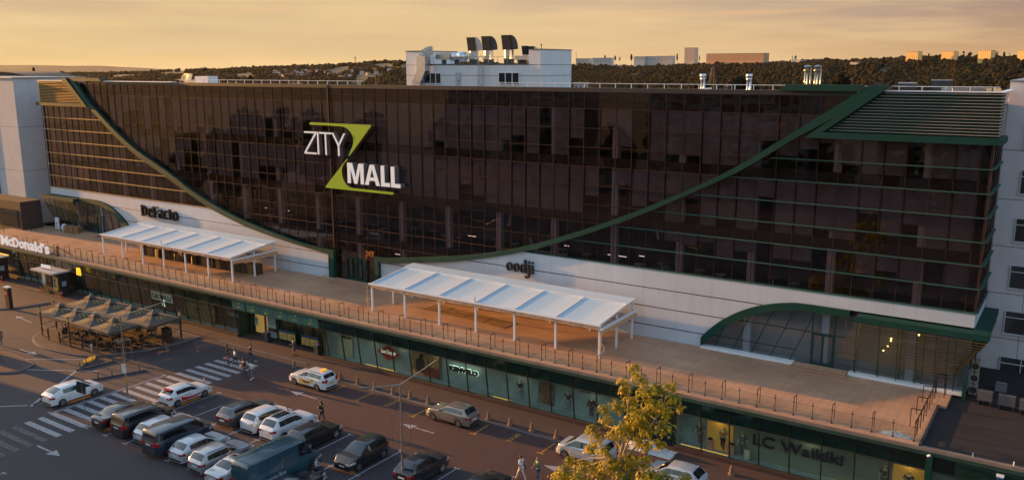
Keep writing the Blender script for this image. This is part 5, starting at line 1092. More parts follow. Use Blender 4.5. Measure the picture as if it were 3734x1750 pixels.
def lampsq(x, y, lb, arms, lean=0.0, plate=False):
    o = thing('street_lamp', (x, y, 0), lb, 'street lamp')
    MB().tube((x, y, 0), (x, y, 2.6), 0.085, 0.08, 10).tube((x, y, 2.6), (x, y, 7.05), 0.06, 0.045, 10).tube((x,y,0), (x,y,0.05), 0.2, n=12).build('pole', mat('galvanised_pole', (0.26, 0.24, 0.23), 0.45, 0.6, var=0.2, vs=3), o, smooth=False)
    for ax, ay, az in arms:
        e = Vector((x+ax, y+ay, 7.05+az)); dd = (e-Vector((x, y, 7.05))).normalized()
        a = MB().tube((x, y, 7.03), e, 0.04, 0.03, 8).build('arm', mat('galvanised_pole', (0, 0, 0)), o)
        m = MB(); n = dd.cross(Vector((0,0,1))).normalized()
        pts = [(0, 0.05), (0.15, 0.12), (0.45, 0.13), (0.7, 0.07)]
        vs = []; 
        for t_, w_ in pts:
            for s_ in (-1, 1):
                for h_ in (-0.03, 0.045): vs.append(e+dd*t_+n*(s_*w_)+Vector((0, 0, h_)))
        fs = []
        for k in range(3):
            b0, b1 = 4*k, 4*k+4; fs += [(b0, b0+1, b1+1, b1), (b0+1, b0+3, b1+3, b1+1), (b0+3, b0+2, b1+2, b1+3), (b0+2, b0, b1, b1+2)]
        fs += [(0, 2, 3, 1), (12, 13, 15, 14)]; m.add(vs, fs).build('lamp_head', DGREY, a)
    # square wire banner cage round the pole
    c = 0.42; z0, z1 = 3.15, 5.0; m = MB()
    for zz in (z0, z1): m.path([(x-c, y-c, zz), (x+c, y-c, zz), (x+c, y+c, zz), (x-c, y+c, zz), (x-c, y-c, zz)], 0.035).path([(x-c, y-c, zz), (x+c, y+c, zz)], 0.02).path([(x+c, y-c, zz), (x-c, y+c, zz)], 0.02)
    for i, j in ((-1,-1),(1,-1),(1,1),(-1,1)): m.bar((x+i*c, y+j*c, z0), (x+i*c, y+j*c, z1), 0.025)
    m.build('banner_cage', mat('thin_steel', (0.20, 0.15, 0.13), 0.45, 0.6), o)
    if plate:
        MB().rbox((x+0.02, y-0.12, 2.55), (0.42, 0.02, 0.8), 0.35).build('notice_plate', OFFW, o); MB().tube((x, y, 1.3), (x, y, 1.75), 0.09, n=10).build('yellow_band', mat('yellow_tape', (0.45, 0.25, 0.02), 0.6), o)
    return o
lampsq(-64.5, 38.4, 'two armed street lamp with wire cage and notice plate on the zebra crossing', ((-4.6, -1.5, 0.1), (3.0, 1.5, 1.1)), plate=True)
lampsq(-35.0, 39.3, 'two armed street lamp with wire cage standing between the parked dark cars', ((-1.6, -0.9, -0.25), (1.3, 1.2, 1.1)))
o = thing('give_way_sign', (-74.3, 41.3, 0), 'white triangular give way sign seen edge on before the patio fence', 'sign')
MB().tube((-74.4, 41.2, 0), (-74.4, 41.2, 2.1), 0.03).build('post', STEEL, o); MB().add([(-74.52, 41.42, 2.05), (-74.25, 41.0, 2.05), (-74.4, 41.2, 1.3), (-74.50, 41.43, 2.05), (-74.23, 41.01, 2.05), (-74.38, 41.21, 1.3)], [(0,1,2), (5,4,3), (0,3,4,1), (1,4,5,2), (2,5,3,0)]).build('plate', mat('sign_white_red', (0.65, 0.6, 0.6), 0.4), o)
o = thing('square_sign', (-64.9, 34.9, 0), 'dark back of a square sign on a slim pole beside the black saloon', 'sign')
MB().tube((-64.9, 34.9, 0), (-65.05, 34.9, 2.2), 0.03).build('post', MGREY, o); MB().rbox((-65.1, 34.88, 1.85), (0.95, 0.03, 0.95), 0.25, 0.12).build('plate', mat('sign_back', (0.03, 0.026, 0.026), 0.5, 0.3), o)
# low barriers with small posts
def barrier(a, b, n, lb, yel=None):
    o = thing('parking_barrier', (a[0], a[1], 0), lb, 'barrier'); MB().bar((*a, 0.06), (*b, 0.06), 0.16, 0.12).build('rail', DGREY, o)
    for k in range(n):
        t = (k+0.5)/n; x, y = a[0]+(b[0]-a[0])*t, a[1]+(b[1]-a[1])*t; MB().tube((x, y, 0.1), (x, y, 0.55), 0.05, 0.045, 8).build('post', DGREY, o)
barrier((-70.8, 38.9), (-69.0, 43.1), 4, 'low dark barrier rail with stub posts right of the white saloon car'); barrier((-74.2, 39.6), (-73.4, 44.6), 4, 'low dark barrier rail with stub posts before the patio kerb')
barrier((-74.3, 39.6), (-75.5, 41.5), 2, 'short dark barrier rail joined to the yellow kerb end'); barrier((-69.3, 33.1), (-69.7, 34.6), 1, 'short dark barrier rail behind the white saloon car')
o = tag(MB().prism(curve([(-75.2, 41.0), (-75.5, 42.0), (-76.2, 42.5), (-76.5, 42.2), (-76.1, 41.6), (-75.7, 40.9)], 3), 0, 0.2, 'z').build('yellow_kerb_end', mat('yellow_kerb', (0.6, 0.33, 0.02), 0.5)), 'yellow painted kerb nose at the end of the barrier', 'kerb end')
o = thing('pay_booth', (-84.0, 36.4, 0.14), 'pale grey booth with a white top cut by the left edge', 'booth')
MB().box(-88, -84.6, 36.0, 37.6, 0.14, 2.1).build('booth_body', mat('booth_grey', (0.17, 0.17, 0.175), 0.6), o); MB().box(-87.6, -85.3, 36.3, 37.3, 2.1, 3.0).build('booth_top', WHITE, o)

# ------------------------------------------------------------------ cafe patio with umbrellas
UM = mat('umbrella_canvas', (0.085, 0.066, 0.050), 0.75, var=0.15, vs=1.5, bump=0.25, bs=2)
UY = mat('umbrella_print', (0.48, 0.30, 0.06), 0.7)
def umbrella(x, y, hx, hy, lb, h=3.15):
    o = thing('patio_umbrella', (x, y, 0.14), lb, 'umbrella', 'dark umbrellas over the patio')
    zc = 2.32; c = [(-hx, -hy), (hx, -hy), (hx, hy), (-hx, hy)]; m = MB()
    vt = 3.0-0.03
    for k in range(4):
        a, b = c[k], c[(k+1) % 4]; P = []
        for i in range(7):
            t = i/6; row = []
            for j in range(7):
                s = j/6; ex, ey = a[0]+(b[0]-a[0])*s, a[1]+(b[1]-a[1])*s; e = 4*s*(1-s)
                row.append((x+ex*t, y+ey*t, 0.14+h-0.15-(h-0.15-zc)*t+0.10*e*t*t*0.4-0.05*sin(pi*t)))
            P.append(row)
        m.grid(P)
    m.build('canopy', UM, o, smooth=False)
    m = MB()
    for k in range(4):
        a, b = c[k], c[(k+1) % 4]; m.grid([[(x+a[0]+(b[0]-a[0])*j/8, y+a[1]+(b[1]-a[1])*j/8, 0.14+zc-0.26*i) for j in range(9)] for i in range(2)])
    m.build('valance', UM, o)
    m = MB(); q_ = 0.27
    for k in range(4): a, b = c[k], c[(k+1) % 4]; m.add([(x, y, 0.14+h+0.08), (x+a[0]*q_, y+a[1]*q_, 0.14+h-0.20), (x+b[0]*q_, y+b[1]*q_, 0.14+h-0.20)], [(0, 1, 2)])
    m.build('vent_cap', UM, o); MB().tube((x, y, 0.14), (x, y, 0.14+h), 0.035).build('pole', STEEL, o); MB().ball((x, y, 0.14+h+0.09), 0.06, 8, 5).build('finial', OFFW, o)
    for k, (n_, u_) in enumerate(((Vector((0, -1, 0)), Vector((1, 0, 0))), (Vector((-1, 0, 0)), Vector((0, -1, 0))), (Vector((1, 0, 0)), Vector((0, 1, 0))))):
        H_ = hy if k == 0 else hx; sl_ = (h-0.15-zc); dv = (-n_*H_+Vector((0, 0, sl_))); ln = dv.length; dv.normalize(); nn = u_.cross(dv)
        org = Vector((x, y, 0.14))+n_*(H_*0.80)+Vector((0, 0, zc+sl_*0.20+0.07))-u_*0.42
        arches(MB(), org, u_, dv, 0.84, 0.62, 0.01, 0.13).build('arches_print', UY, o)
for i, (x, y) in enumerate(((-86.5, 48.4), (-82.75, 48.4), (-79.05, 48.4), (-75.45, 48.4))): umbrella(x, y, 1.84, 1.82, ['back row umbrella nearest the kiosk, first from the left', 'back row umbrella, second from the left', 'back row umbrella, third from the left', 'back row umbrella nearest the shops, rightmost of its row'][i])
for i, (x, y) in enumerate(((-86.0, 44.85), (-82.75, 44.8), (-79.6, 44.8), (-76.5, 44.85))): umbrella(x, y, 1.6, 1.65, ['front row umbrella at the left corner of the patio', 'front row umbrella, second from the left', 'front row umbrella, third from the left', 'front row umbrella at the right, just left of the lamp pole'][i])
PL = [(-87.9, 45.2), (-87.0, 43.25), (-84.9, 42.75), (-82.7, 42.7), (-80.9, 42.75), (-79.0, 42.9), (-77.0, 43.3), (-75.7, 44.4), (-74.3, 46.2), (-73.85, 48.2), (-73.75, 50.2)]
fen = thing('patio_fence', (-80, 43, 0.14), 'brown post and wire panel fence round the umbrella patio', 'fence')
for i, (x, y) in enumerate(PL):
    h_ = 2.55 if i in (0, 1, 4, 7, 10) else 1.25
    MB().bar((x, y, 0.35), (x, y, 0.14+h_), 0.13).build('post', BROWNW, fen); MB().bar((x, y, 0.14), (x, y, 0.36), 0.1).build('post_foot', STEEL, fen)
    if h_ > 2:
        b = MB().tube((x, y, 2.7), (x, y, 3.05), 0.13, n=12).build('lantern', mat('lantern_amber', (0.5, 0.32, 0.12), 0.5), fen); MB().tube((x, y, 3.05), (x, y, 3.18), 0.1, 0.09, 12).build('lantern_cap', BLACK, b)
for a, b in zip(PL, PL[1:]):
    m = MB().bar((*a, 1.25), (*b, 1.25), 0.05).bar((*a, 0.55), (*b, 0.55), 0.05); m.build('rail', STEEL if a[0] > -80.5 else mat('brass_rail', (0.30, 0.17, 0.08), 0.4, 0.6), fen)
TABT = mat('patio_table_top', (0.14, 0.10, 0.07), 0.5)
pt = None; rt = random.Random(11)
spots = [(-87.0, 46.0), (-85.3, 44.6), (-84.4, 46.8), (-83.6, 44.4), (-81.8, 44.2), (-81.6, 46.8), (-80.0, 44.3), (-79.0, 46.9), (-78.0, 44.5), (-77.0, 46.6), (-76.2, 45.6), (-75.6, 47.8), (-84.6, 49.3), (-80.6, 49.4), (-77.5, 49.3), (-86.9, 49.6)]
pn = {0: 'round patio table nearest the left lantern posts', 1: 'round patio table beside the dark jacket in the front left of the patio'}
for i, (x, y) in enumerate(spots):
    if pt is None:
        pt = thing('patio_table', (0, 0, 0.14), '', 'table', 'round tables under the umbrellas'); MB().tube((0,0,0.72), (0,0,0.76), 0.42, n=18).build('table_top', TABT, pt); MB().tube((0,0,0), (0,0,0.72), 0.04).tube((0,0,0), (0,0,0.03), 0.25, n=14).build('leg', STEEL, pt); o = pt
        ch = thing('patio_chair', (0, 0, 0.14), '', 'chair', 'dark chairs under the umbrellas')
        MB().rbox((0,0,0.45), (0.44,0.44,0.04)).build('seat', BROWNW, ch); MB().rbox((0,0.21,0.72), (0.44,0.04,0.45)).build('backrest', BROWNW, ch)
        for a in (-.19, .19):
            for b_ in (-.19, .19): MB().bar((a, b_, 0), (a, b_, 0.44), 0.03).build('leg', DGREY, ch)
        cho = ch
    else: o = copy_tree(pt)
    o.location = (x, y, 0.14); o['label'] = pn.get(i, 'round brown cafe table in the shade under the patio umbrellas')
    for k in range(2):
        c2 = cho if (i == 0 and k == 0) else copy_tree(cho); a = rt.uniform(0, 6.28); c2.location = (x+0.75*cos(a+pi*k), y+0.75*sin(a+pi*k), 0.14); c2.rotation_euler = (0, 0, a+pi*k-pi/2); c2['label'] = 'dark brown chair at a table in the shade under the patio umbrellas'
o = thing('litter_bin_station', (-74.4, 49.3, 0.14), 'brown wooden litter station at the right end of the patio', 'litter bin')
MB().box(-75.1, -74.45, 48.9, 49.5, 0.14, 1.5).build('bin_body', BROWNW, o); MB().box(-74.4, -73.9, 48.7, 49.3, 0.14, 1.5).build('bin_body', BROWNW, o)
for i, (x, lb) in enumerate(((-66.2, 'dark litter bin left of the posters at the main entrance'), (-59.1, 'dark litter bin right of the posters at the main entrance'))):
    o = thing('litter_bin', (x, 54.6, 0.1), lb, 'litter bin'); MB().box(x-0.28, x+0.28, 54.5, 54.95, 0.1, 1.05).build('bin_body', DGREY, o); MB().box(x-0.3, x+0.3, 54.48, 54.97, 1.05, 1.1).build('bin_lid', MGREY, o)
for i, (x0, lb) in enumerate(((-64.9, 'blue and yellow poster board, left one beside the entrance'), (-61.7, 'blue and yellow poster board, right one beside the entrance'))):
    o = thing('poster_board', (x0+1.2, 55.2, 0.5), lb, 'poster board')
    MB().box(x0, x0+2.4, 55.1, 55.16, 0.5, 1.55).build('board', mat('blue_board', (0.012, 0.045, 0.11), 0.5), o)
    for k in range(2):
        yb = MB().box(x0+0.08+k*1.2, x0+1.15+k*1.2, 55.08, 55.099, 0.58, 1.28).build('yellow_poster', mat('yellow_poster_m', (0.45, 0.33, 0.03), 0.6), o)
        MB().prism([(x0+0.3+k*1.2, 0.7), (x0+0.9+k*1.2, 0.75), (x0+0.85+k*1.2, 1.1), (x0+0.6+k*1.2, 1.2), (x0+0.35+k*1.2, 1.0)], 55.07, 55.079).build('food_picture', mat('food_print', (0.35, 0.2, 0.15), 0.7, var=0.6, vs=9), yb)
    MB().bar((x0+0.1, 55.13, 0.1), (x0+0.1, 55.13, 0.5), 0.05).bar((x0+2.3, 55.13, 0.1), (x0+2.3, 55.13, 0.5), 0.05).build('stand', STEEL, o)

# ------------------------------------------------------------------ cars
TYRE = RUBBER; RIM = mat('alloy_rim', (0.40, 0.40, 0.42), 0.3, 0.9); CGL = mat('car_glass', (0.008, 0.010, 0.013), 0.05, spec=0.9, coat=0.5)
HL = mat('headlamp', (0.65, 0.67, 0.7), 0.08, 0.4, coat=1.0); TL = mat('tail_lamp', (0.36, 0.008, 0.008), 0.12, coat=1.0); PLT = mat('number_plate', (0.6, 0.6, 0.58), 0.5); TRIM = mat('car_trim', (0.010, 0.010, 0.011), 0.55)
def paint(n, c, metal=0.0, rough=0.28): return mat('paint_'+n, c, rough, metal, coat=1.0, var=0.03, vs=3)
def smoothfn(pts, s=0.10):
    xs_ = np.array([p[0] for p in pts]); ys_ = np.array([p[1] for p in pts])
    def f(x):
        return float(np.mean(np.interp(x+np.linspace(-s, s, 9), xs_, ys_)))
    return f
KIND = {
 'hatch': dict(L=4.1, W=1.76, H=1.47, wb=2.60, fo=0.80, belt=0.93, prof=[(-1, .55), (-.985, .98), (-.88, 1.36), (-.70, 1.0), (0.0, 1.0), (.16, .97), (.52, .995), (.93, .72), (1, .55)]),
}
def make_car(kind, pm, L_=4.2, W=1.77, H=1.48, wb=2.6, fo=0.82, belt=0.94, hood=0.98, nose=0.74, rt=None, rb=None, wt=0.35, wbx=1.0, deck=None, rails=False, sun=False, van=False, rr=0.315, windows=True, gap=0.004, pillars=(0.0,), rearwin=True, lightz=0.9, rimm=None, low=0.0, redtail=None, tail_h=0.16, sidewin=(None, None)):
    """body lofted from cross sections; +x is forward"""
    h = L_/2; rt = -h+0.45 if rt is None else rt; rb = -h+0.10 if rb is None else rb; deck = belt+0.02 if deck is None else deck
    top = smoothfn([(-h-1, .55), (-h, deck-0.12), (-h+0.06, deck), (rb, deck), (rt, H-0.05), ((rt+wt)/2, H), (wt, H-0.035), (wbx, hood), ((wbx+h)/2+0.2, (hood+nose)/2+0.07), (h-0.22, nose), (h, nose-0.24), (h+1, .3)], 0.07)
    def wid(x):
        e = max(0, (abs(x)-(h-0.75))/0.75); return W/2*(1-0.20*e**2.2)
    fx, rx = h-fo, h-fo-wb; ra = rr+0.07
    def zb(x):
        z = 0.24
        for c in (fx, rx):
            d = abs(x-c)
            if d < ra: z = max(z, 0.30+sqrt(ra*ra-d*d))
        return z
    def sec(x):
        T = top(x); w = wid(x); B = min(belt+0.05*(x < 0), T-0.015); g_ = max(0, min(1, (T-B)/max(0.05, H-belt))); z0 = min(zb(x), B-0.12)
        wr = w*(0.93-0.22*g_) if not van else w*(0.95-0.03*g_)
        return [(0, 0.2), (w*0.84, 0.2), (w*0.975, z0), (w*1.0, z0+0.45*(B-z0)), (w*0.985, B-0.07), (w*0.945, B), (wr+0.0, T-0.05*g_-0.004), (wr*0.86, T-0.008), (wr*0.45, T+0.012), (0, T+0.02)]
    xs_ = set(np.linspace(-h, h, 34).tolist())
    for c in (fx, rx): xs_ |= set((c+ra*np.cos(np.linspace(0, pi, 11))).tolist())
    xs_ |= {-h+0.03, h-0.03, wt, wbx, rt, rb}; xs_ = sorted(x for x in xs_ if -h <= x <= h)
    car = thing('parked_car', (0, 0, 0), '', 'car')
    m = MB(); P = []
    for x in xs_:
        s = sec(x); P.append([(x, -y, z) for y, z in s]+[(x, y, z) for y, z in s[::-1][1:]])
    m.grid(P); m.add(P[0], [tuple(range(len(P[0])))]); m.add(P[-1], [tuple(range(len(P[-1])))[::-1]])
    body = m.build('body', pm, car, smooth=True, local=True)
    # keep crisp shoulders
    body.data.polygons.foreach_set('use_smooth', [True]*len(body.data.polygons))
    try: body.data.set_sharp_from_angle(angle=radians(38))
    except Exception: pass
    def side_pt(x, t, s, off=0.012):
        q_ = sec(x); a, b = q_[5], q_[6]; y = a[0]+(b[0]-a[0])*t; z = a[1]+(b[1]-a[1])*t; return (x, s*(y+off), z)
    a0, a1 = sidewin; a0 = (rt+0.05 if rb < -h+0.25 else rt-0.25) if a0 is None else a0; a1 = wbx-0.12 if a1 is None else a1
    cuts = [a0]+[p for p in pillars if a0 < p < a1]+[a1]
    for s in (-1, 1):
        for u, v in zip(cuts, cuts[1:]):
            u2, v2 = u+gap, v-gap; n_ = 8; G = []
            for i in range(n_+1):
                x = u2+(v2-u2)*i/n_; q_ = sec(x); hh = q_[6][1]-q_[5][1]; tlo = 0.10; thi = max(tlo+0.02, 1-0.07/max(hh, 0.08))
                G.append([side_pt(x, tlo+(thi-tlo)*k/2, s) for k in range(3)])
            MB().grid(G).build('side_window', CGL, car, local=True)
    def across(x0, x1, name, k=0.86, n_=6, off=0.012, m_=CGL):
        G = []
        for i in range(n_+1):
            x = x0+(x1-x0)*i/n_; q_ = sec(x); row = []
            for j in range(-4, 5):
                yy = q_[6][0]*k*j/4; ay = abs(yy); pts = q_[6:]; 
                z = np.interp(ay, [p[0] for p in pts[::-1]], [p[1] for p in pts[::-1]]); row.append((x, yy, z+off))
            G.append(row)
        o_ = MB().grid(G).build(name, m_, car, local=True, smooth=True); return o_
    across(wt+0.04, wbx-0.03, 'windshield', 0.93, off=0.014)
    if rearwin and (rt-rb) > 0.12: across(rb+0.22*(rt-rb), rt-0.05, 'rear_window', 0.86, off=0.016)
    elif rearwin: MB().box(-h-0.012, -h-0.004, -W*0.33, W*0.33, belt+0.12, H-0.22).build('rear_window', CGL, car, local=True)
    if sun: across(rt+0.25, wt-0.15, 'sunroof', 0.62, off=0.014)
    rim = rimm or RIM
    for c in (fx, rx):
        for s in (-1, 1):
            w_ = wid(c)*0.97; y1 = s*w_; y0 = s*(w_-0.20)
            wheel = MB().tube((c, y0, rr), (c, y1, rr), rr, rr, 22).build('wheel', TYRE, car, local=True)
            mm = MB().tube((c, y1, rr), (c, y1+s*0.004, rr), rr*0.70, n=18, caps=True); rimo = mm.build('rim_back', DGREY, wheel, local=True)
            mm = MB()
            for k in range(5):
                a = 2*pi*k/5+0.3; mm.bar((c, y1+s*0.012, rr), (c+rr*0.66*cos(a), y1+s*0.012, rr+rr*0.66*sin(a)), 0.055, 0.012) if False else mm.add([(c+0.03*cos(a+pi/2)*2, y1+s*0.012, rr+0.03*sin(a+pi/2)*2), (c-0.03*cos(a+pi/2)*2, y1+s*0.012, rr-0.03*sin(a+pi/2)*2), (c+rr*0.66*cos(a)-0.028*cos(a+pi/2), y1+s*0.014, rr+rr*0.66*sin(a)-0.028*sin(a+pi/2)), (c+rr*0.66*cos(a)+0.028*cos(a+pi/2), y1+s*0.014, rr+rr*0.66*sin(a)+0.028*sin(a+pi/2))], [(0, 1, 2, 3)])
            for k in range(18):
                a, b_ = 2*pi*k/18, 2*pi*(k+1)/18; r1, r2 = rr*0.63, rr*0.71; mm.add([(c+r1*cos(a), y1+s*0.012, rr+r1*sin(a)), (c+r2*cos(a), y1+s*0.012, rr+r2*sin(a)), (c+r2*cos(b_), y1+s*0.012, rr+r2*sin(b_)), (c+r1*cos(b_), y1+s*0.012, rr+r1*sin(b_))], [(0, 1, 2, 3)])
            mm.build('rim', rim, wheel, local=True)
    def patch(x0, x1, t0, t1, s, m_, name, off=0.012):
        G = []
        for i in range(5):
            x = x0+(x1-x0)*i/4; q_ = sec(x); z0, z1 = q_[3][1], q_[5][1]; row = []
            for k in range(4):
                z = t0+(t1-t0)*k/3; z = min(z, z1-0.01); y = np.interp(z, [q_[2][1], q_[3][1], q_[4][1], q_[5][1]], [q_[2][0], q_[3][0], q_[4][0], q_[5][0]]); row.append((x, s*(y+off), z))
            G.append(row)
        return MB().grid(G).build(name, m_, car, local=True)
    for s in (-1, 1):
        patch(h-0.48, h-0.03, nose-0.19, nose-0.02, s, HL, 'headlight')
        MB().rbox((h+0.004, s*W*0.31, nose-0.19), (0.02, W*0.19, 0.13)).build('headlight', HL, car, local=True)
        patch(-h+0.02, -h+0.30, lightz-tail_h, lightz+0.02, s, redtail or TL, 'taillight')
        MB().rbox((-h-0.006, s*W*0.335, lightz-tail_h/2), (0.02, W*0.14, tail_h)).build('taillight', redtail or TL, car, local=True)
        MB().rbox((wbx-0.32, s*(wid(wbx)*0.97+0.08), belt+0.07), (0.13, 0.2, 0.13)).build('mirror', pm, car, local=True)
        if rails: MB().bar((rt+0.1, s*W*0.385, H+0.025), (wt-0.05, s*W*0.385, H+0.02), 0.035).build('roof_rail', TRIM if pm.name != 'x' else TRIM, car, local=True)
    tm = MB().box(-h-0.012, -h+0.02, -W*0.36, W*0.36, 0.24, 0.40).box(h-0.02, h+0.012, -W*0.34, W*0.34, 0.24, 0.42)
    for s in (-1, 1):
        for p in list(pillars)+[wbx-0.2]:
            if abs(p-fx) < ra or abs(p-rx) < ra-0.05: continue
            q_ = sec(p); tm.add([(p-0.008, s*(q_[5][0]+.005), q_[5][1]), (p+0.008, s*(q_[5][0]+.005), q_[5][1]), (p+0.008, s*(q_[3][0]+.006), q_[3][1]), (p-0.008, s*(q_[3][0]+.006), q_[3][1]), (p-0.008, s*(q_[2][0]+.006), q_[2][1]+.06), (p+0.008, s*(q_[2][0]+.006), q_[2][1]+.06)], [(0, 1, 2, 3), (3, 2, 5, 4)])
        tm.box(rx+ra+0.02, fx-ra-0.02, min(s*(W/2*0.99-.02), s*(W/2*0.99+.006)), max(s*(W/2*0.99-.02), s*(W/2*0.99+.006)), 0.22, 0.31)
    tm.build('trim', TRIM, car, local=True)
    MB().box(-h-0.02, -h-0.008, -0.26, 0.26, lightz-0.30, lightz-0.19).build('number_plate', PLT, car, local=True)
    MB().box(h+0.012, h+0.02, -0.26, 0.26, 0.42, 0.52).build('number_plate', PLT, car, local=True)
    MB().rbox((h+0.005, 0, nose-0.22), (0.015, W*0.40, 0.10)).build('grille', TRIM, car, local=True)
    car['_sec'] = 0; del car['_sec']
    return car, sec, h
def place(c, x, y, rz, lb, cat='car', name=None):
    car = c[0]; car.location = (x, y, 0.006); car.rotation_euler = (0, 0, rz); car['label'] = lb; car['category'] = cat
    if name: car.name = name
    car['group'] = 'vehicles in the car park'; return car
Wh = paint('white', (0.62, 0.64, 0.66)); Wh2 = paint('silverwhite', (0.46, 0.48, 0.50), 0.25); Sil = paint('silver', (0.36, 0.38, 0.40), 0.5); Gr = paint('grey', (0.10, 0.105, 0.11), 0.5)
Bk = paint('black', (0.010, 0.010, 0.012)); Dbl = paint('darkblue', (0.018, 0.028, 0.045)); Blu = paint('blue', (0.013, 0.058, 0.085)); Beige = paint('beige', (0.30, 0.25, 0.21), 0.5); Gun = paint('gunmetal', (0.032, 0.030, 0.033), 0.4)
HP = pi/2
sed = dict(L_=4.6, H=1.45, wb=2.72, fo=0.86, rt=-0.85, rb=-1.62, deck=1.03, wt=0.12, wbx=0.92, belt=0.95, pillars=(-0.95, -0.05,))
wag = dict(L_=4.65, H=1.49, wb=2.72, fo=0.9, rt=-1.72, rb=-2.2, wt=0.10, wbx=0.92, belt=0.95, pillars=(-1.15, -0.15), rails=True)
hat = dict(L_=4.1, H=1.46, wb=2.58, fo=0.80, rt=-1.38, rb=-1.93, wt=0.12, wbx=0.92, belt=0.94, pillars=(-0.95, -0.02))
suv = dict(L_=4.45, H=1.68, wb=2.62, fo=0.88, rt=-1.58, rb=-2.12, wt=0.10, wbx=0.90, belt=1.06, hood=1.12, nose=0.88, pillars=(-1.0, -0.05), rr=0.35, lightz=1.0, rails=True)
# left of the crossing
c = make_car('x', Wh, L_=4.45, H=1.48, wb=2.72, fo=0.86, rt=-1.25, rb=-2.12, deck=1.04, wt=0.55, wbx=1.40, belt=0.93, pillars=(-0.75, 0.1)); place(c, -67.95, 35.7, HP, 'white liftback car parked left of the zebra crossing, seen from its right rear')
cl = make_car('x', Wh, **hat); place(cl, -59.95, 40.75, HP, 'white hatchback with red flame stripe on its side, parked across the zebra crossing')
s = cl[1]; m = MB()
for sd in (-1, 1):
    m.add([(-0.95, sd*(s(-.95)[3][0]+.012), .38), (0.35, sd*(s(.3)[3][0]+.012), .38), (0.9, sd*(s(.8)[3][0]+.012), .52), (1.0, sd*(s(.8)[3][0]+.012), .60), (0.0, sd*(s(0)[3][0]+.016), .55), (-0.6, sd*(s(-.5)[3][0]+.014), .62), (-1.0, sd*(s(-.9)[3][0]+.012), .80)], [(0, 1, 2, 3, 4, 5, 6)])
m.build('side_stripe', mat('red_vinyl', (0.45, 0.02, 0.02), 0.3), cl[0], local=True); MB().box(-1.72, -1.45, -0.45, 0.45, 1.385, 1.425).build('red_spoiler', mat('red_vinyl', (0, 0, 0)), cl[0], local=True)
textmb('SUPREM', (-0.7, -0.895, 0.72), (1, 0, 0), (0, 0, 1), 0.6, 0.09, 0.004).build('side_lettering', TRIM, cl[0], local=True)
# taxi
tx = make_car('x', Wh, L_=4.5, W=1.75, H=1.55, wb=2.75, fo=0.83, gap=0.03, rt=-1.85, rb=-2.16, wt=0.15, wbx=0.95, belt=1.0, hood=1.02, pillars=(-1.2, -0.35, ), rails=True, lightz=1.12, tail_h=0.30); place(tx, -53.6, 48.95, pi, 'white taxi estate with yellow markings driving left past the shops', 'taxi', 'taxi_car')
MB().box(-1.5, -1.15, -0.28, 0.28, 1.56, 1.70).build('roof_sign', mat('taxi_lamp', (0.6, 0.3, 0.05), 0.5, emit=(1, 0.45, 0.05), es=0.25), tx[0], local=True)
m = MB()
for sd in (-1, 1):
    y = sd*(0.875+.012); m.add([(0.75, y, 0.42), (0.75, y, 0.92), (0.25, y, 0.60), (-0.45, y, 0.38)], [(0, 1, 2, 3)]).add([(-0.75, y, 0.95), (-1.0, y, 0.95), (-0.75, y, 0.5), (-0.4, y, 0.68)], [(0, 1, 2, 3)])
m.build('yellow_decal', mat('yellow_vinyl', (0.6, 0.40, 0.02), 0.4), tx[0], local=True)
textmb('taxi', (0.35, 0.895, 0.50), (-1, 0, 0), (0, 0, 1), 0.8, 0.30, 0.006, 0.04).build('side_lettering', mat('dark_red_vinyl', (0.16, 0.05, 0.02), 0.5), tx[0], local=True)
MB().box(-2.275, -2.262, -0.3, 0.3, 0.62, 0.74).build('yellow_plate', mat('yellow_vinyl', (0, 0, 0)), tx[0], local=True)
# row 1 (rear to the camera)
place(make_car('x', Bk, **sed), -60.2, 35.45, HP, 'black saloon with red tail lights, leftmost of the front row by the crossing')
van1 = dict(L_=4.9, W=1.9, H=1.96, wb=3.0, fo=0.9, rt=-2.25, rb=-2.4, wt=0.95, wbx=1.75, belt=1.18, hood=1.22, nose=0.95, pillars=(-0.8, 0.55), lightz=1.25, tail_h=0.32, van=True, rr=0.34)
place(make_car('x', paint('plum', (0.020, 0.014, 0.020)), L_=4.5, W=1.83, H=1.78, wb=2.75, fo=0.9, rt=-2.0, rb=-2.2, wt=0.7, wbx=1.5, belt=1.12, hood=1.16, nose=0.9, pillars=(-0.9, 0.2), rr=0.33, van=True, lightz=1.1, tail_h=0.3, rails=True), -57.6, 35.4, HP, 'very dark minivan with roof bars, between the black saloon and the pale estate')
place(make_car('x', Wh2, **wag), -55.15, 35.7, HP, 'silver white estate car with roof rails behind the dark blue van')
place(make_car('x', Dbl, **van1), -52.75, 35.0, HP, 'dark blue passenger van with a long roof in the front row', 'van', 'parked_van')
place(make_car('x', Wh2, **dict(hat, L_=4.15)), -50.25, 35.0, HP, 'silver hatchback just right of the dark blue van')
place(make_car('x', Sil, **dict(wag, L_=4.5)), -47.75, 34.9, HP, 'silver estate car with a person perched at its right side')
place(make_car('x', Wh2, **dict(sed, sun=True)), -45.2, 34.4, HP, 'white saloon with a dark sunroof squeezed next to the blue panel van')
bv_ = make_car('x', Blu, L_=6.2, W=2.02, H=2.62, wb=3.9, fo=1.0, rt=-3.0, rb=-3.06, wt=1.55, wbx=2.35, belt=1.5, hood=1.42, nose=1.05, van=True, deck=2.4, pillars=(1.45,), sidewin=(1.0, 2.25), rearwin=False, lightz=1.4, tail_h=0.35, rr=0.36); bvo = place(bv_, -42.3, 35.2, HP, 'large teal blue panel van with ribbed high roof', 'van', 'panel_van')
m = MB()
for k in range(9): m.rbox((-0.8, -0.8+k*0.2, 2.645), (4.2, 0.04, 0.025))
m.build('roof_ribs', Blu, bv_[0], local=True)
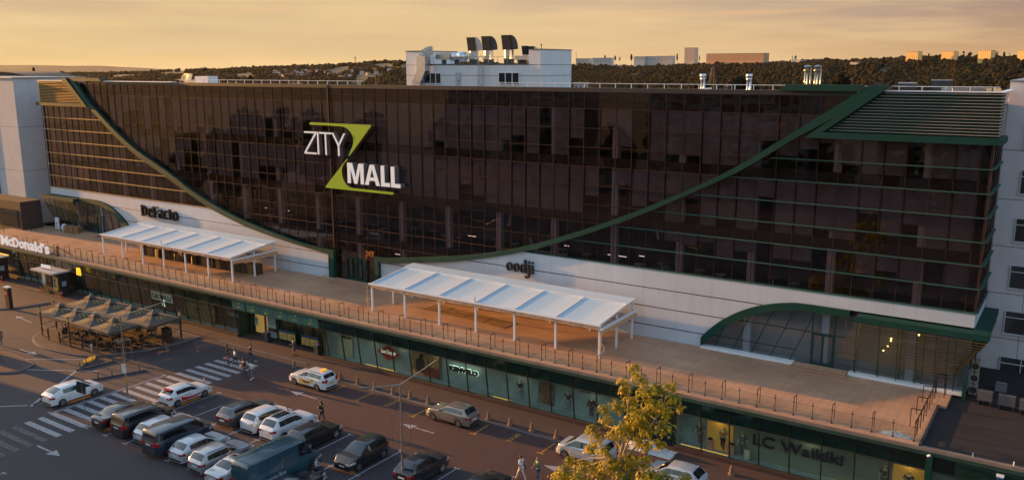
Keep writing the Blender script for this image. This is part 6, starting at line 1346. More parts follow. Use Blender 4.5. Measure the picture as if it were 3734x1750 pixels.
m = MB().rbox((-3.105, 0, 1.4), (0.01, 0.02, 2.0)).rbox((-3.105, -0.45, 1.7), (0.012, 0.7, 0.55)).rbox((-3.105, 0.45, 1.7), (0.012, 0.7, 0.55)); m.build('rear_doors', mat('paint_blue_dark', (0.012, 0.05, 0.075), 0.4), bv_[0], local=True)
textmb('Mercedes-Benz', (-2.1, -1.03, 1.0), (1, 0, 0), (0, 0, 1), 1.9, 0.26, 0.01).build('side_lettering', OFFW, bv_[0], local=True)
MB().rbox((-0.3, -1.018, 1.3), (0.02, 0.01, 1.7)).rbox((1.0, -1.018, 1.3), (0.02, 0.01, 1.7)).rbox((-0.5, -1.02, 0.75), (4.6, 0.02, 0.12)).build('door_seams', mat('paint_blue_dark', (0, 0, 0)), bv_[0], local=True)
place(make_car('x', Bk, **dict(sed, L_=4.7)), -40.0, 34.3, HP, 'black saloon right of the teal panel van at the bottom edge')
place(make_car('x', Bk, **hat), -37.3, 33.9, HP, 'black car of which only the roof shows at the bottom edge')
# row 2
place(make_car('x', Gr, **dict(wag, L_=4.7)), -52.55, 41.0, HP, 'grey estate car with roof rails, leftmost of the second row')
zo = make_car('x', Wh, L_=4.08, W=1.77, H=1.56, wb=2.59, fo=0.84, rt=-1.5, rb=-1.95, wt=0.35, wbx=1.2, belt=0.98, pillars=(-0.9, 0.05), redtail=HL, lightz=1.0); place(zo, -50.1, 41.0, HP, 'rounded white small car with clear tail lamps between the grey estate and the white crossover')
place(make_car('x', Wh, **dict(suv, sun=True)), -47.75, 41.0, HP, 'white crossover with dark glass roof in the second row')
place(make_car('x', Bk, L_=4.35, W=1.8, H=1.44, wb=2.68, fo=0.8, rt=-1.6, rb=-2.05, wt=0.1, wbx=0.85, belt=0.93, pillars=(-0.9, -0.15), hood=0.96, rimm=mat('bright_rim', (0.7, 0.7, 0.72), 0.25, 0.8)), -44.95, 40.9, HP, 'glossy black hatchback with bright spoked wheels in the second row')
place(make_car('x', Gun, **dict(hat, L_=3.95, H=1.54, wb=2.46, belt=0.99, hood=1.03, nose=0.84, rt=-1.65, rb=-1.9, rr=0.32)), -39.75, 40.45, -HP, 'dark gunmetal hatchback facing the camera with lit headlamps')
jk = make_car('x', Gun, **dict(suv, L_=4.15, H=1.58, rt=-1.15, rb=-1.9, wt=0.25, rails=False, belt=1.08, rimm=mat('bright_rim', (0, 0, 0)))); place(jk, -34.85, 41.05, HP, 'dark grey crossover with red tail lights behind the lamp pole')
place(make_car('x', Bk, **sed), -29.7, 41.1, HP, 'black car with a glossy roof at the bottom edge, left of the two walkers')
# taxi bays
place(make_car('x', Beige, **dict(wag, gap=0.025, L_=4.25, wb=2.46, fo=0.82, W=1.68, rt=-1.55, rb=-2.0, H=1.49, wbx=0.9, wt=0.1, pillars=(-1.05, -0.15))), -38.8, 49.55, pi, 'beige estate car parked in the taxi bay facing left')
place(make_car('x', Wh2, L_=4.2, W=1.8, H=1.6, wb=2.6, fo=0.8, rt=-1.6, rb=-1.95, wt=0.55, wbx=1.45, belt=0.98, hood=1.0, pillars=(-0.9, 0.05), tail_h=0.3), -26.9, 49.55, pi, 'silver compact people carrier half hidden by the tree')
place(make_car('x', Wh2, L_=4.1, W=1.75, H=1.46, wb=2.55, fo=0.8, rt=-1.35, rb=-1.95, wt=0.3, wbx=1.05, belt=0.93, pillars=(-0.8, 0.05)), -20.2, 49.5, pi, 'silver car at lower right, partly behind the lowest leaves')

# ------------------------------------------------------------------ people
SKIN = mat('skin', (0.36, 0.19, 0.13), 0.55); HAIR = mat('dark_hair', (0.016, 0.010, 0.008), 0.6); EYE = mat('eye', (0.02, 0.015, 0.012), 0.3)
def skinmesh(name, verts, edges, m, parent, sub=1, extra=None):
    me = D.meshes.new(name); me.from_pydata([v[0] for v in verts], edges, [])
    o = D.objects.new(name, me); col.objects.link(o)
    sk = o.modifiers.new('s', 'SKIN'); sk.use_smooth_shade = True
    for i, v in enumerate(verts):
        r = v[1]; r = (r, r) if not isinstance(r, tuple) else r; me.skin_vertices[0].data[i].radius = r; me.skin_vertices[0].data[i].use_root = (i == 0)
    ss = o.modifiers.new('u', 'SUBSURF'); ss.levels = sub; ss.render_levels = sub
    bpy.context.view_layer.update(); ev = o.evaluated_get(bpy.context.evaluated_depsgraph_get()); m2 = D.meshes.new_from_object(ev)
    o.modifiers.clear(); o.data = m2; D.meshes.remove(me); m2.materials.clear(); m2.materials.append(m); m2.polygons.foreach_set('use_smooth', [True]*len(m2.polygons))
    if extra:
        b = bmesh.new(); b.from_mesh(m2); e = D.meshes.new('e'); e.from_pydata(extra.v, [], extra.f); b.from_mesh(e); b.to_mesh(m2); b.free(); D.meshes.remove(e)
    o.parent = parent; return o
def cloth(n, c): return mat('cloth_'+n, c, 0.9, var=0.15, vs=9)
def person(x, y, rz, lb, top_c, leg_c, h=1.72, stride=0.35, z=0.0, hair='short', skirt=False, shorts=False, shoe=(0.5, 0.5, 0.5), sit=False, arm=0.15, bag=None, hold=False, bare_arms=True, female=False, phase=1, coat=False, mannequin=None, headless=False, group=None, name='person'):
    o = thing(name, (x, y, z), lb, 'mannequin' if mannequin else 'person', group, rz)
    s = h/1.72; S = mannequin or SKIN; sw = 0.185 if female else 0.205; hw = 0.095
    # +y is forward
    hipz = 0.90*s if not sit else 0.52*s; hy = 0
    st = stride*s
    if sit: kn = [(-0.11*s, 0.42*s, hipz+0.02), (0.11*s, 0.42*s, hipz+0.02)]; an = [(-0.11*s, 0.46*s, 0.10), (0.11*s, 0.46*s, 0.10)]
    else:
        kn = [(-0.09*s, 0.5*st*phase+0.03, 0.49*s), (0.09*s, -0.35*st*phase+0.05, 0.49*s)]; an = [(-0.09*s, st*phase*0.9, 0.09*s), (0.09*s, -st*phase*0.95, 0.10*s)]
    hips = [(-hw*s, hy, hipz-0.03), (hw*s, hy, hipz-0.03)]
    ch = hipz+0.44*s; nk = hipz+0.58*s; hd = hipz+0.71*s
    lean = 0.04*s
    sh = [(-sw*s, lean, ch+0.06*s), (sw*s, lean, ch+0.06*s)]
    if sit or hold: el = [(-(sw+0.05)*s, 0.08, ch-0.20*s), ((sw+0.05)*s, 0.08, ch-0.20*s)]; ha = [(-0.10*s, 0.30*s, ch-0.20*s), (0.10*s, 0.30*s, ch-0.22*s)]
    else:
        el = [(-(sw+0.05)*s, lean-arm*0.6*phase, ch-0.22*s), ((sw+0.05)*s, lean+arm*0.5*phase, ch-0.22*s)]; ha = [(-(sw+0.05)*s, lean-arm*1.1*phase+.04, ch-0.45*s), ((sw+0.05)*s, lean+arm*1.4*phase+.04, ch-0.43*s)]
    V_ = [((0, hy, hipz), (0.135*s, 0.10*s)), ((0, 0.01, hipz+0.20*s), (0.115*s, 0.085*s)), ((0, lean*0.7, ch-0.03*s), (0.15*s, 0.095*s)), ((0, lean, nk), 0.05*s), ((0, lean+0.015, hd-0.02*s), (0.078*s, 0.088*s)), ((0, lean+0.02, hd+0.09*s), (0.075*s, 0.085*s)),
          (hips[0], 0.085*s), (kn[0], 0.056*s), (an[0], 0.036*s), (hips[1], 0.085*s), (kn[1], 0.056*s), (an[1], 0.036*s),
          (sh[0], 0.055*s), (el[0], 0.038*s), (ha[0], 0.026*s), (sh[1], 0.055*s), (el[1], 0.038*s), (ha[1], 0.026*s)]
    E_ = [(0, 1), (1, 2), (2, 3), (3, 4), (4, 5), (0, 6), (6, 7), (7, 8), (0, 9), (9, 10), (10, 11), (2, 12), (12, 13), (13, 14), (2, 15), (15, 16), (16, 17)]
    if headless: V_ = V_[:3]+[((0, lean, nk), 0.045*s), ((0, lean, nk+0.03), 0.03*s), ((0, lean, nk+0.05), 0.02*s)]+V_[6:]
    ex = MB()
    for k in (0, 1):   # palms and five fingers
        p = Vector(ha[k]); e = Vector(el[k]); d = (p-e).normalized(); side = d.cross(Vector((0, 1, 0.2))).normalized(); fwd = side.cross(d).normalized(); sg = -1 if k == 0 else 1
        c = p+d*0.045*s
        ex.bar(p, p+d*0.085*s, 0.03*s, 0.075*s)
        for f, ln in zip((-0.03, -0.01, 0.01, 0.03), (0.055, 0.07, 0.066, 0.05)):
            a = p+d*0.08*s+fwd*f*s; b_ = a+d*ln*s*0.55; ex.tube(a, b_, 0.009*s, 0.0085*s, 5).tube(b_, b_+(d+Vector((0, 0.5, -0.1))).normalized()*ln*0.5*s, 0.0085*s, 0.007*s, 5)
        a = p+d*0.03*s+fwd*0.035*s; ex.tube(a, a+(fwd+d*0.8).normalized()*0.055*s, 0.011*s, 0.008*s, 5)
    if not headless:
        hc = Vector((0, lean+0.02, hd+0.035*s)); ex.ball(hc+Vector((0, 0.095*s, -0.005*s)), 0.016*s, 6, 4, (0.8, 1.2, 1.3)).ball(hc+Vector((-0.082*s, 0.0, 0)), 0.022*s, 6, 4, (0.5, 1, 1.4)).ball(hc+Vector((0.082*s, 0.0, 0)), 0.022*s, 6, 4, (0.5, 1, 1.4)).ball(hc+Vector((0, 0.088*s, -0.05*s)), 0.018*s, 6, 4, (1.4, .5, .45))
    body = skinmesh('body', V_, E_, S, o, 1, ex)
    if not headless and not mannequin:
        MB().ball(hc+Vector((-0.03*s, 0.086*s, 0.015*s)), 0.009*s, 6, 4).ball(hc+Vector((0.03*s, 0.086*s, 0.015*s)), 0.009*s, 6, 4).build('eyes', EYE, body, local=True)
        m = MB()
        hb = hc+Vector((0, -0.018*s, 0.035*s)); m.ball(hb, 0.10*s, 12, 8, (0.93, 1.02, 1.0))
        if hair == 'long': m.ball(hc+Vector((0, -0.07*s, -0.10*s)), 0.10*s, 10, 7, (0.95, 0.55, 1.7))
        if hair == 'bun': m.ball(hc+Vector((0, -0.08*s, 0.12*s)), 0.05*s, 8, 6)
        if hair != 'bald': m.build('hair', HAIR, body, local=True, smooth=True)
    tcm = cloth('t'+'_'.join('%.2f' % q_ for q_ in top_c), top_c); lcm = cloth('l'+'_'.join('%.2f' % q_ for q_ in leg_c), leg_c)
    mid = lambda a, b_, t: tuple(a[i]+(b_[i]-a[i])*t for i in range(3))
    ae = 1.0 if not bare_arms else 0.45; g_ = 0.014*s
    V2 = [((0, 0.01, hipz+(0.02 if not coat else -0.25)*s), (0.15*s, 0.115*s)), ((0, 0.01, hipz+0.20*s), (0.115*s+g_+.01, 0.095*s+g_)), ((0, lean*0.7, ch-0.03*s), (0.15*s+g_, 0.10*s+g_)), ((0, lean, ch+0.09*s), (0.075*s, 0.07*s)),
          (sh[0], 0.055*s+g_), (mid(sh[0], el[0], 1.0 if ae == 1 else 0.8), 0.042*s+g_), (sh[1], 0.055*s+g_), (mid(sh[1], el[1], 1.0 if ae == 1 else 0.8), 0.042*s+g_)]
    E2 = [(0, 1), (1, 2), (2, 3), (2, 4), (4, 5), (2, 6), (6, 7)]
    if not bare_arms: V2 += [(mid(el[0], ha[0], 0.85), 0.03*s+g_), (mid(el[1], ha[1], 0.85), 0.03*s+g_)]; E2 += [(5, 8), (7, 9)]
    skinmesh('top', V2, E2, tcm, o)
    if skirt:
        m = MB(); n = 14; zs = [(hipz+0.08*s, 0.145), (hipz-0.1*s, 0.185), (hipz-0.38*s, 0.225)]
        m.grid([[(r*s*cos(2*pi*k/n), 0.75*r*s*sin(2*pi*k/n), z_) for k in range(n+1)] for z_, r in zs]); m.build('skirt', lcm, o, local=True, smooth=True)
    else:
        f = 0.9 if not shorts else 0.0
        V3 = [((0, hy, hipz+0.03*s), (0.145*s, 0.112*s)), (hips[0], 0.095*s), (kn[0], 0.064*s), (hips[1], 0.095*s), (kn[1], 0.064*s)]; E3 = [(0, 1), (1, 2), (0, 3), (3, 4)]
        if not shorts: V3 += [(mid(kn[0], an[0], 0.93), 0.048*s), (mid(kn[1], an[1], 0.93), 0.048*s)]; E3 += [(2, 5), (4, 6)]
        skinmesh('trousers', V3, E3, lcm, o)
    if not mannequin:
        shm = cloth('s%.2f' % shoe[0], shoe)
        for a in an: MB().ball((a[0], a[1]+0.06*s, max(0.045*s, a[2]-0.05*s)), 0.05*s, 8, 5, (0.9, 2.5, 0.9)).build('shoe', shm, o, local=True, smooth=True)
    if bag:
        b_ = MB().rbox((0.24*s*bag, -0.02, hipz-0.02*s), (0.08, 0.28, 0.2)).build('bag', BLACK, o, local=True); MB().bar((0.24*s*bag, -0.02, hipz+0.08*s), (-0.1*s*bag, 0.02, ch+0.13*s), 0.02).build('strap', BLACK, b_, local=True)
    return o
wT, dk, jean = (0.72, 0.72, 0.74), (0.02, 0.018, 0.02), (0.035, 0.05, 0.085)
NE, SW_ = -0.2, pi
person(-64.75, 48.75, -0.35, 'woman with long hair in a black dress walking away on the crossing', dk, dk, 1.66, 0.2, hair='long', skirt=True, shoe=(0.4, 0.35, 0.33), female=True, name='person')
person(-63.85, 48.05, -0.3, 'small child in a red top walking on the crossing between the two women', (0.42, 0.02, 0.03), jean, 1.12, 0.22, shoe=(0.3, 0.05, 0.05))
person(-63.2, 48.35, -0.5, 'woman in a white t-shirt and black shorts with a bag striding on the crossing', wT, dk, 1.68, 0.42, shorts=True, shoe=(0.8, 0.8, 0.8), bag=1, female=True, phase=-1)
person(-62.9, 49.9, -1.0, 'man in a dark red shirt and jeans walking behind the others on the crossing', (0.10, 0.012, 0.018), jean, 1.78, 0.4)
person(-60.0, 46.85, 3.0, 'man in a dark t-shirt and jeans walking towards the camera off the crossing', (0.055, 0.012, 0.016), jean, 1.80, 0.28, shoe=(0.05, 0.05, 0.05))
person(-59.15, 47.0, 3.1, 'young woman in a white printed t-shirt and grey jeans walking towards the camera', wT, (0.13, 0.13, 0.15), 1.68, 0.2, hair='long', shoe=(0.8, 0.8, 0.8), female=True)
person(-60.75, 53.3, 2.7, 'woman with a blue patterned shawl standing in low sun before the entrance', (0.035, 0.075, 0.13), (0.05, 0.05, 0.07), 1.70, 0.12, z=0.1, hair='short', hold=True, bare_arms=False, coat=True, skirt=True, female=True, shoe=(0.3, 0.2, 0.15))
person(-47.15, 43.8, 1.7, 'woman dressed in black with long hair looking at her phone beside the white crossover', dk, (0.02, 0.02, 0.025), 1.70, 0.25, hair='long', hold=True, bare_arms=False, coat=True, shoe=(0.7, 0.7, 0.7), female=True)
person(-29.0, 44.35, 1.35, 'woman in white t-shirt and pale trousers with a shoulder strap walking left of the tree', wT, (0.55, 0.55, 0.58), 1.70, 0.40, hair='bun', bag=1, shoe=(0.55, 0.4, 0.3), female=True)
person(-27.9, 44.7, 2.6, 'balding man in a green polo shirt and jeans holding a paper, beside the tree', (0.05, 0.17, 0.10), (0.05, 0.11, 0.16), 1.78, 0.15, hair='bald', shoe=(0.1, 0.1, 0.1))
person(-26.6, 43.2, 2.0, 'child of whom only the dark haired head shows at the bottom edge', (0.3, 0.05, 0.05), jean, 1.2, 0.1)
person(-87.6, 39.4, 1.2, 'person in a black vest and jeans cut by the left edge of the photo', (0.06, 0.055, 0.055), (0.06, 0.10, 0.14), 1.75, 0.2, shoe=(0.5, 0.5, 0.5), bag=1)
person(-46.5, 34.6, -1.2, 'person in a pink and white top sitting against the silver estate car', (0.45, 0.22, 0.28), dk, 1.68, sit=True, z=0.25)
person(-40.9, 37.2, -0.9, 'man in a pale pink shirt sitting in front of the teal panel van, back turned', (0.42, 0.34, 0.42), (0.03, 0.03, 0.05), 1.74, sit=True, z=0.05, bare_arms=False)
person(-48.9, 41.9, -1.3, 'dark haired person standing between the small white car and the crossover', (0.4, 0.4, 0.42), dk, 1.5, 0.05)
person(-76.2, 44.9, 0.6, 'seated diner in a pale shirt near the right of the patio', (0.3, 0.28, 0.28), dk, 1.7, sit=True, z=0.14); person(-77.2, 45.0, -0.6, 'seated diner with long hair near the right of the patio', dk, dk, 1.65, sit=True, z=0.14, hair='long', female=True)
person(-84.4, 44.3, 1.5, 'seated diner in a black jacket near the left corner of the patio', dk, dk, 1.72, sit=True, z=0.14, bare_arms=False); person(-80.7, 43.9, 1.2, 'seated diner in dark clothes behind the middle of the patio fence', (0.04, 0.03, 0.03), dk, 1.72, sit=True, z=0.14)
MNQ = mat('mannequin_shell', (0.5, 0.42, 0.30), 0.5)
person(-37.4+1.3, 55.0, pi, 'mannequin in a dark swimsuit and white beach trousers in the shop window', (0.03, 0.05, 0.07), (0.35, 0.35, 0.36), 1.8, 0.1, z=0.48, mannequin=MNQ, name='mannequin')
person(-31.6, 55.0, pi, 'mannequin bust in a ragged dark blouse in the shop window', (0.07, 0.075, 0.085), (0.3, 0.3, 0.3), 1.8, 0.02, z=0.48, mannequin=MNQ, name='mannequin')
person(-29.5, 55.0, pi, 'mannequin in a wine red coat in the window beside the tree', (0.10, 0.015, 0.035), (0.12, 0.1, 0.08), 1.75, 0.02, z=0.48, mannequin=MNQ, bare_arms=False, coat=True, headless=True, name='mannequin')
person(-20.7, 54.95, pi, 'mannequin in a patterned grey outfit, leftmost in the lit clothes window', (0.12, 0.11, 0.10), (0.22, 0.18, 0.12), 1.85, 0.05, z=0.48, mannequin=MNQ, name='mannequin')
person(-19.0, 54.95, pi, 'mannequin in a peach blouse and black trousers between two pink plinths', (0.45, 0.22, 0.10), (0.015, 0.015, 0.03), 1.85, 0.12, z=0.48, mannequin=MNQ, name='mannequin')
person(-17.6, 54.95, pi, 'mannequin in a grey blazer beside the large navy lettering', (0.14, 0.15, 0.15), (0.16, 0.16, 0.15), 1.85, 0.05, z=0.48, mannequin=MNQ, name='mannequin')
person(-8.4, 54.95, pi, 'mannequin cut by the window bar right of the navy lettering', (0.10, 0.09, 0.08), (0.12, 0.10, 0.08), 1.85, 0.05, z=0.48, mannequin=MNQ, name='mannequin')
person(-7.0, 54.95, pi, 'mannequin in a grey dress in the brightest amber window', (0.10, 0.09, 0.085), (0.10, 0.09, 0.08), 1.85, 0.05, z=0.48, mannequin=MNQ, skirt=True, name='mannequin')
for i, (x, lb) in enumerate(((-19.9, 'pink plinth with a shoe on top, left one in the lit clothes window'), (-18.35, 'pink plinth with a handbag on top, right one in the lit clothes window'))):
    o = thing('display_plinth', (x, 54.9, 0.48), lb, 'plinth'); MB().box(x-0.25, x+0.25, 54.7, 55.1, 0.48, 1.15).build('plinth_box', mat('pink_plinth', (0.45, 0.22, 0.17), 0.7), o); MB().rbox((x, 54.9, 1.22), (0.3, 0.16, 0.13)).build('displayed_item', BLACK, o)
tag(MB().box(-17.35, -16.95, 54.55, 54.6, 0.5, 1.2).build('pale_card', mat('pale_card', (0.3, 0.36, 0.33), 0.7)), 'pale blank card standing on the shop window floor', 'card')

# ------------------------------------------------------------------ the plane tree in the foreground
BARK = mat('plane_bark', (0.34, 0.26, 0.17), 0.8, var=0.35, vs=3, bump=0.3, bs=8)
LEAF = NT('plane_leaf', 0.5)
info = LEAF.t.nodes.new('ShaderNodeObjectInfo')
lf = LEAF.ramp(LEAF.noise(1.6, 3), [(0.28, (0.06, 0.075, 0.004)), (0.5, (0.31, 0.265, 0.006)), (0.75, (0.62, 0.43, 0.010))]); LEAF.color(lf)
LEAF.b.inputs['Subsurface Weight'].default_value = 0.0
tr = LEAF.t.nodes.new('ShaderNodeBsdfTranslucent'); LEAF.t.links.new(lf, tr.inputs[0]); ms = LEAF.t.nodes.new('ShaderNodeMixShader'); ms.inputs[0].default_value = 0.5
LEAF.t.links.new(LEAF.b.outputs[0], ms.inputs[1]); LEAF.t.links.new(tr.outputs[0], ms.inputs[2]); LEAF.t.links.new(ms.outputs[0], LEAF.t.nodes['Material Output'].inputs[0])
def leafshape(c, n, s, r):
    n = n.normalized(); a = n.orthogonal().normalized(); th = r.uniform(0, 2*pi); b = n.cross(a); u = a*cos(th)+b*sin(th); v = n.cross(u)
    P = [(-0.05, 0), (-0.45, 0.15), (-0.18, 0.32), (-0.5, 0.62), (-0.12, 0.58), (0, 1.0), (0.12, 0.58), (0.5, 0.62), (0.18, 0.32), (0.45, 0.15), (0.05, 0)]
    return [c+u*(p[0]*s)+v*(p[1]*s)+n*(-(abs(p[0])**1.3)*0.35*s-0.15*s*p[1]**2) for p in P]
tree = thing('plane_tree', (-18.9, 38.0, 0), 'sunlit yellow green plane tree with pale branches in the right foreground', 'tree')
rt = random.Random(21)
# crown clumps: (x, z, radius) measured in the plane of the trunk, spread in depth
cl_ = [(2310, 1345, .35), (2330, 1385, .4), (2280, 1420, .35), (2270, 1390, .25), (2350, 1430, .45), (2300, 1470, .45), (2400, 1420, .4), (2440, 1410, .35), (2460, 1450, .35), (2380, 1480, .55), (2320, 1520, .55), (2430, 1500, .45), (2250, 1480, .4), (2200, 1490, .3), (2210, 1530, .35), (2350, 1560, .5), (2280, 1560, .5), (2420, 1560, .45), (2480, 1490, .22), (2240, 1580, .4), (2160, 1570, .4), (2175, 1610, .4), (2200, 1640, .35), (2150, 1640, .3), (2340, 1610, .5), (2400, 1620, .35), (2270, 1620, .35), (2300, 1680, .55), (2230, 1690, .5), (2180, 1700, .5), (2130, 1700, .4), (2080, 1680, .35), (2060, 1720, .45), (2040, 1740, .45), (2110, 1745, .5), (2190, 1750, .6), (2280, 1745, .6), (2360, 1730, .5), (2350, 1680, .4), (2420, 1740, .4), (2500, 1740, .3), (2370, 1770, .7), (2150, 1800, .9), (2250, 1820, .9), (2350, 1830, .9), (2080, 1830, .8), (2450, 1800, .6)]
def backproj(px_, py_, Y):
    d = fw*3124.5+R*(px_-1867)+U*(875-py_); return Vector((0, 0, 27))+d*(Y/d.y)
centers = []
for a, b, r in cl_:
    Y = 38.0+rt.uniform(-1.1, 1.1); centers.append((backproj(a, b, Y), r*1.05))
base = Vector((-18.9, 38.0, 0)); fork = backproj(2255, 1700, 38.0)
lm = []; tot = 0
for c, r in centers:
    k = int(112*(r/0.45)**2)
    for _ in range(k):
        d = Vector((rt.gauss(0, 1), rt.gauss(0, 1), rt.gauss(0, 1))); d = d.normalized()*r*(rt.random()**0.45)*(1.15 if rt.random() < 0.9 else 1.5); d.z *= 0.8
        nrm = (d.normalized()+Vector((rt.uniform(-.8, .5), rt.uniform(-.9, .4), rt.uniform(0.0, 1.2)))); lm.append((c+d, nrm, rt.uniform(0.10, 0.26)))
mb = MB()
for c, n_, s_ in lm: mb.add(leafshape(c, n_, s_, rt), [tuple(range(11))])
crown = mb.build('crown', LEAF.m, tree, fix=False)
trunk = MB().tpath([base, base+Vector((0.1, 0, 2.5)), fork-Vector((0, 0, 1.0)), fork], [0.26, 0.2, 0.15, 0.13], 10).build('trunk', BARK, tree, smooth=True)
m = MB()
mains = [(2240, 1560, 37.8), (2330, 1600, 38.4), (2190, 1650, 37.3), (2350, 1500, 38.1), (2300, 1400, 38.0), (2420, 1480, 38.6)]
mp = []
for a, b, Y in mains:
    e = backproj(a, b, Y); mid_ = fork.lerp(e, 0.5)+Vector((rt.uniform(-.2, .2), rt.uniform(-.2, .2), rt.uniform(-.15, .15))); m.tpath([fork, mid_, e], [0.085, 0.05, 0.028], 7); mp += [mid_, e]
for c, r in centers:
    st_ = min(mp, key=lambda p: (p-c).length+0.4*max(0, p.z-c.z)); k1 = st_.lerp(c, 0.55)+Vector((rt.uniform(-.12, .12),)*3); m.tpath([st_, k1, c], [0.028, 0.018, 0.008], 5)
    for _ in range(5): e = c+Vector((rt.uniform(-1, 1), rt.uniform(-1, 1), rt.uniform(-.8, 1)))*r*1.05; m.tpath([c, e], [0.009, 0.004], 4)
m.build('branches', BARK, tree)

# ------------------------------------------------------------------ open land, wooded hills, town on the ridge
def rad(az, r): return (-cos(radians(az))*r, sin(radians(az))*r)
SKY_ = [(0, -0.15), (25.9, -0.15), (31, -0.16), (33, -0.12), (37, 0.04), (41, 0.16), (45, 0.32), (48, 0.50), (52, 0.46), (56, 0.30), (60, 0.18), (63, 0.12), (67, 0.20), (71, 0.28), (74, 0.40), (79, 0.52), (83, 0.58), (88, 0.62), (120, 0.6)]
def ridge_r(az): return float(np.interp(az, [0, 30, 45, 58, 75, 88, 120], [3400, 3200, 2600, 2000, 1650, 1500, 1500]))
def ridge_el(az): return float(np.interp(az, [p[0] for p in SKY_], [p[1] for p in SKY_]))
def hz(az, r):
    Rr = ridge_r(az); top_ = 27+Rr*math.tan(radians(ridge_el(az)-0.10))-6
    foot = Rr*0.52; valley = -22.0
    if r < 260: z = -0.6-(r/260)*0.6
    elif r < foot: z = -1.2+(valley+1.2)*min(1, (r-260)/(foot-260)*1.3)
    elif r < Rr: t = (r-foot)/(Rr-foot); t = t*t*(3-2*t) if t < 1 else 1; z = valley+(top_-valley)*t
    else: z = top_-(r-Rr)*0.004
    if r > 300: z += 5*mnoise.noise(Vector((az*0.5, r*0.004, 0)))*min(1, (r-300)/400)*(0.5 if r > Rr*0.9 else 1)
    return z
azs = np.linspace(0, 360, 361).tolist(); rs = [0, 60, 120, 200, 260, 350, 450, 600, 750, 900, 1050, 1200, 1350, 1500, 1650, 1800, 2000, 2200, 2400, 2600, 2800, 3000, 3200, 3400, 3700, 4200, 5500, 8000]
q = NT('open_land', 0.95)
b = q.ramp(q.noise(0.004, 5), [(0.35, (0.030, 0.026, 0.012)), (0.5, (0.050, 0.042, 0.017)), (0.65, (0.075, 0.058, 0.024))]); b = q.mix(q.math('MULTIPLY', q.noise(0.03, 4), 0.5), b, (0.04, 0.045, 0.018)); q.color(b); LAND = q.m
P = [[(*rad(a, max(r, 0.1)), hz(a if a < 180 else 360-a, r)) for a in azs] for r in rs]
tag(MB().grid(P).build('terrain', LAND, smooth=True, fix=True), kind='structure')
# far hazy ridge at the left
Rf = 7200; P = []
for k, rr_ in enumerate((6400, Rf, 7600)):
    P.append([(*rad(a, rr_), (-60, 27+Rf*math.tan(radians(float(np.interp(a, [5, 26, 31.5, 35, 40, 60], [0.16, 0.18, 0.11, -0.12, -0.5, -0.6]))+0.012*sin(a*2.1))), -60)[k]) for a in np.linspace(5, 60, 60)])
tag(MB().grid(P).build('far_hill', mat('far_hill_land', (0.10, 0.075, 0.030), 0.95, var=0.3, vs=0.003), smooth=True), kind='structure')

# trees on the slope: thousands of small crowns, one wood
def blob(seed, n1=1):
    bm = bmesh.new(); bmesh.ops.create_icosphere(bm, subdivisions=1, radius=1); r = random.Random(seed)
    for v in bm.verts: v.co *= r.uniform(0.72, 1.22)
    bm.faces.ensure_lookup_table(); V_ = np.array([v.co[:] for v in bm.verts]); F_ = np.array([[v.index for v in f.verts] for f in bm.faces]); bm.free(); return V_, F_
TB = [blob(s) for s in range(6)]
def forest(name, pts, m):
    VV, FF, off = [], [], 0; rg = np.random.RandomState(5)
    for (x, y, z, rx, rz) in pts:
        V_, F_ = TB[rg.randint(6)]; a = rg.rand()*6.28; c, s = cos(a), sin(a); W_ = V_.copy(); X = W_[:, 0]*c-W_[:, 1]*s; Y = W_[:, 0]*s+W_[:, 1]*c
        VV.append(np.stack([X*rx+x, Y*rx+y, W_[:, 2]*rz+z+rz*0.8], 1)); FF.append(F_+off); off += len(V_)
    V_ = np.concatenate(VV); F_ = np.concatenate(FF); me = D.meshes.new(name); me.vertices.add(len(V_)); me.vertices.foreach_set('co', V_.astype(np.float32).ravel())
    me.loops.add(F_.size); me.loops.foreach_set('vertex_index', F_.astype(np.int32).ravel()); me.polygons.add(len(F_)); me.polygons.foreach_set('loop_start', np.arange(0, F_.size, 3, dtype=np.int32)); me.polygons.foreach_set('loop_total', np.full(len(F_), 3, dtype=np.int32))
    me.update(calc_edges=True); me.materials.append(m); o = D.objects.new(name, me); col.objects.link(o); return o
q = NT('woodland_leaves', 0.9)
b = q.ramp(q.noise(0.022, 3), [(0.3, (0.009, 0.008, 0.003)), (0.45, (0.016, 0.012, 0.003)), (0.58, (0.026, 0.018, 0.003)), (0.72, (0.042, 0.027, 0.003))]); q.color(q.mix(q.math('MULTIPLY', q.noise(0.4, 2), 0.4), b, (0.012, 0.011, 0.003))); q.b.inputs['Specular IOR Level'].default_value = 0.1; WOOD = q.m
rg = np.random.RandomState(3); pts = []
while len(pts) < 30000:
    az = rg.uniform(22, 92); Rr = ridge_r(az); r = Rr*(0.50+0.52*sqrt(rg.rand()))
    dens = mnoise.noise(Vector((az*0.7, r*0.006, 3))); 
    if az < 52 and r > Rr*0.84 and dens < -0.02: continue
    if az < 60 and dens < -0.25: continue
    if dens < -0.45: continue
    x, y = rad(az, r); s = rg.uniform(1.8, 4.2)*(1.15 if az < 55 else 1.0); pts.append((x, y, hz(az, r), s, s*rg.uniform(0.8, 1.3)))
for _ in range(900):     # scattered trees that roughen the skyline
    az = rg.uniform(22, 92); Rr = ridge_r(az); r = Rr*rg.uniform(0.96, 1.02); x, y = rad(az, r); s = rg.uniform(2.5, 6)
    if az < 50 and mnoise.noise(Vector((az*1.5, 7, 3))) < -0.1: continue
    pts.append((x, y, hz(az, r), s, s*rg.uniform(0.9, 1.3)))
tag(forest('wooded_slope', pts, WOOD), kind='stuff')
pts = []
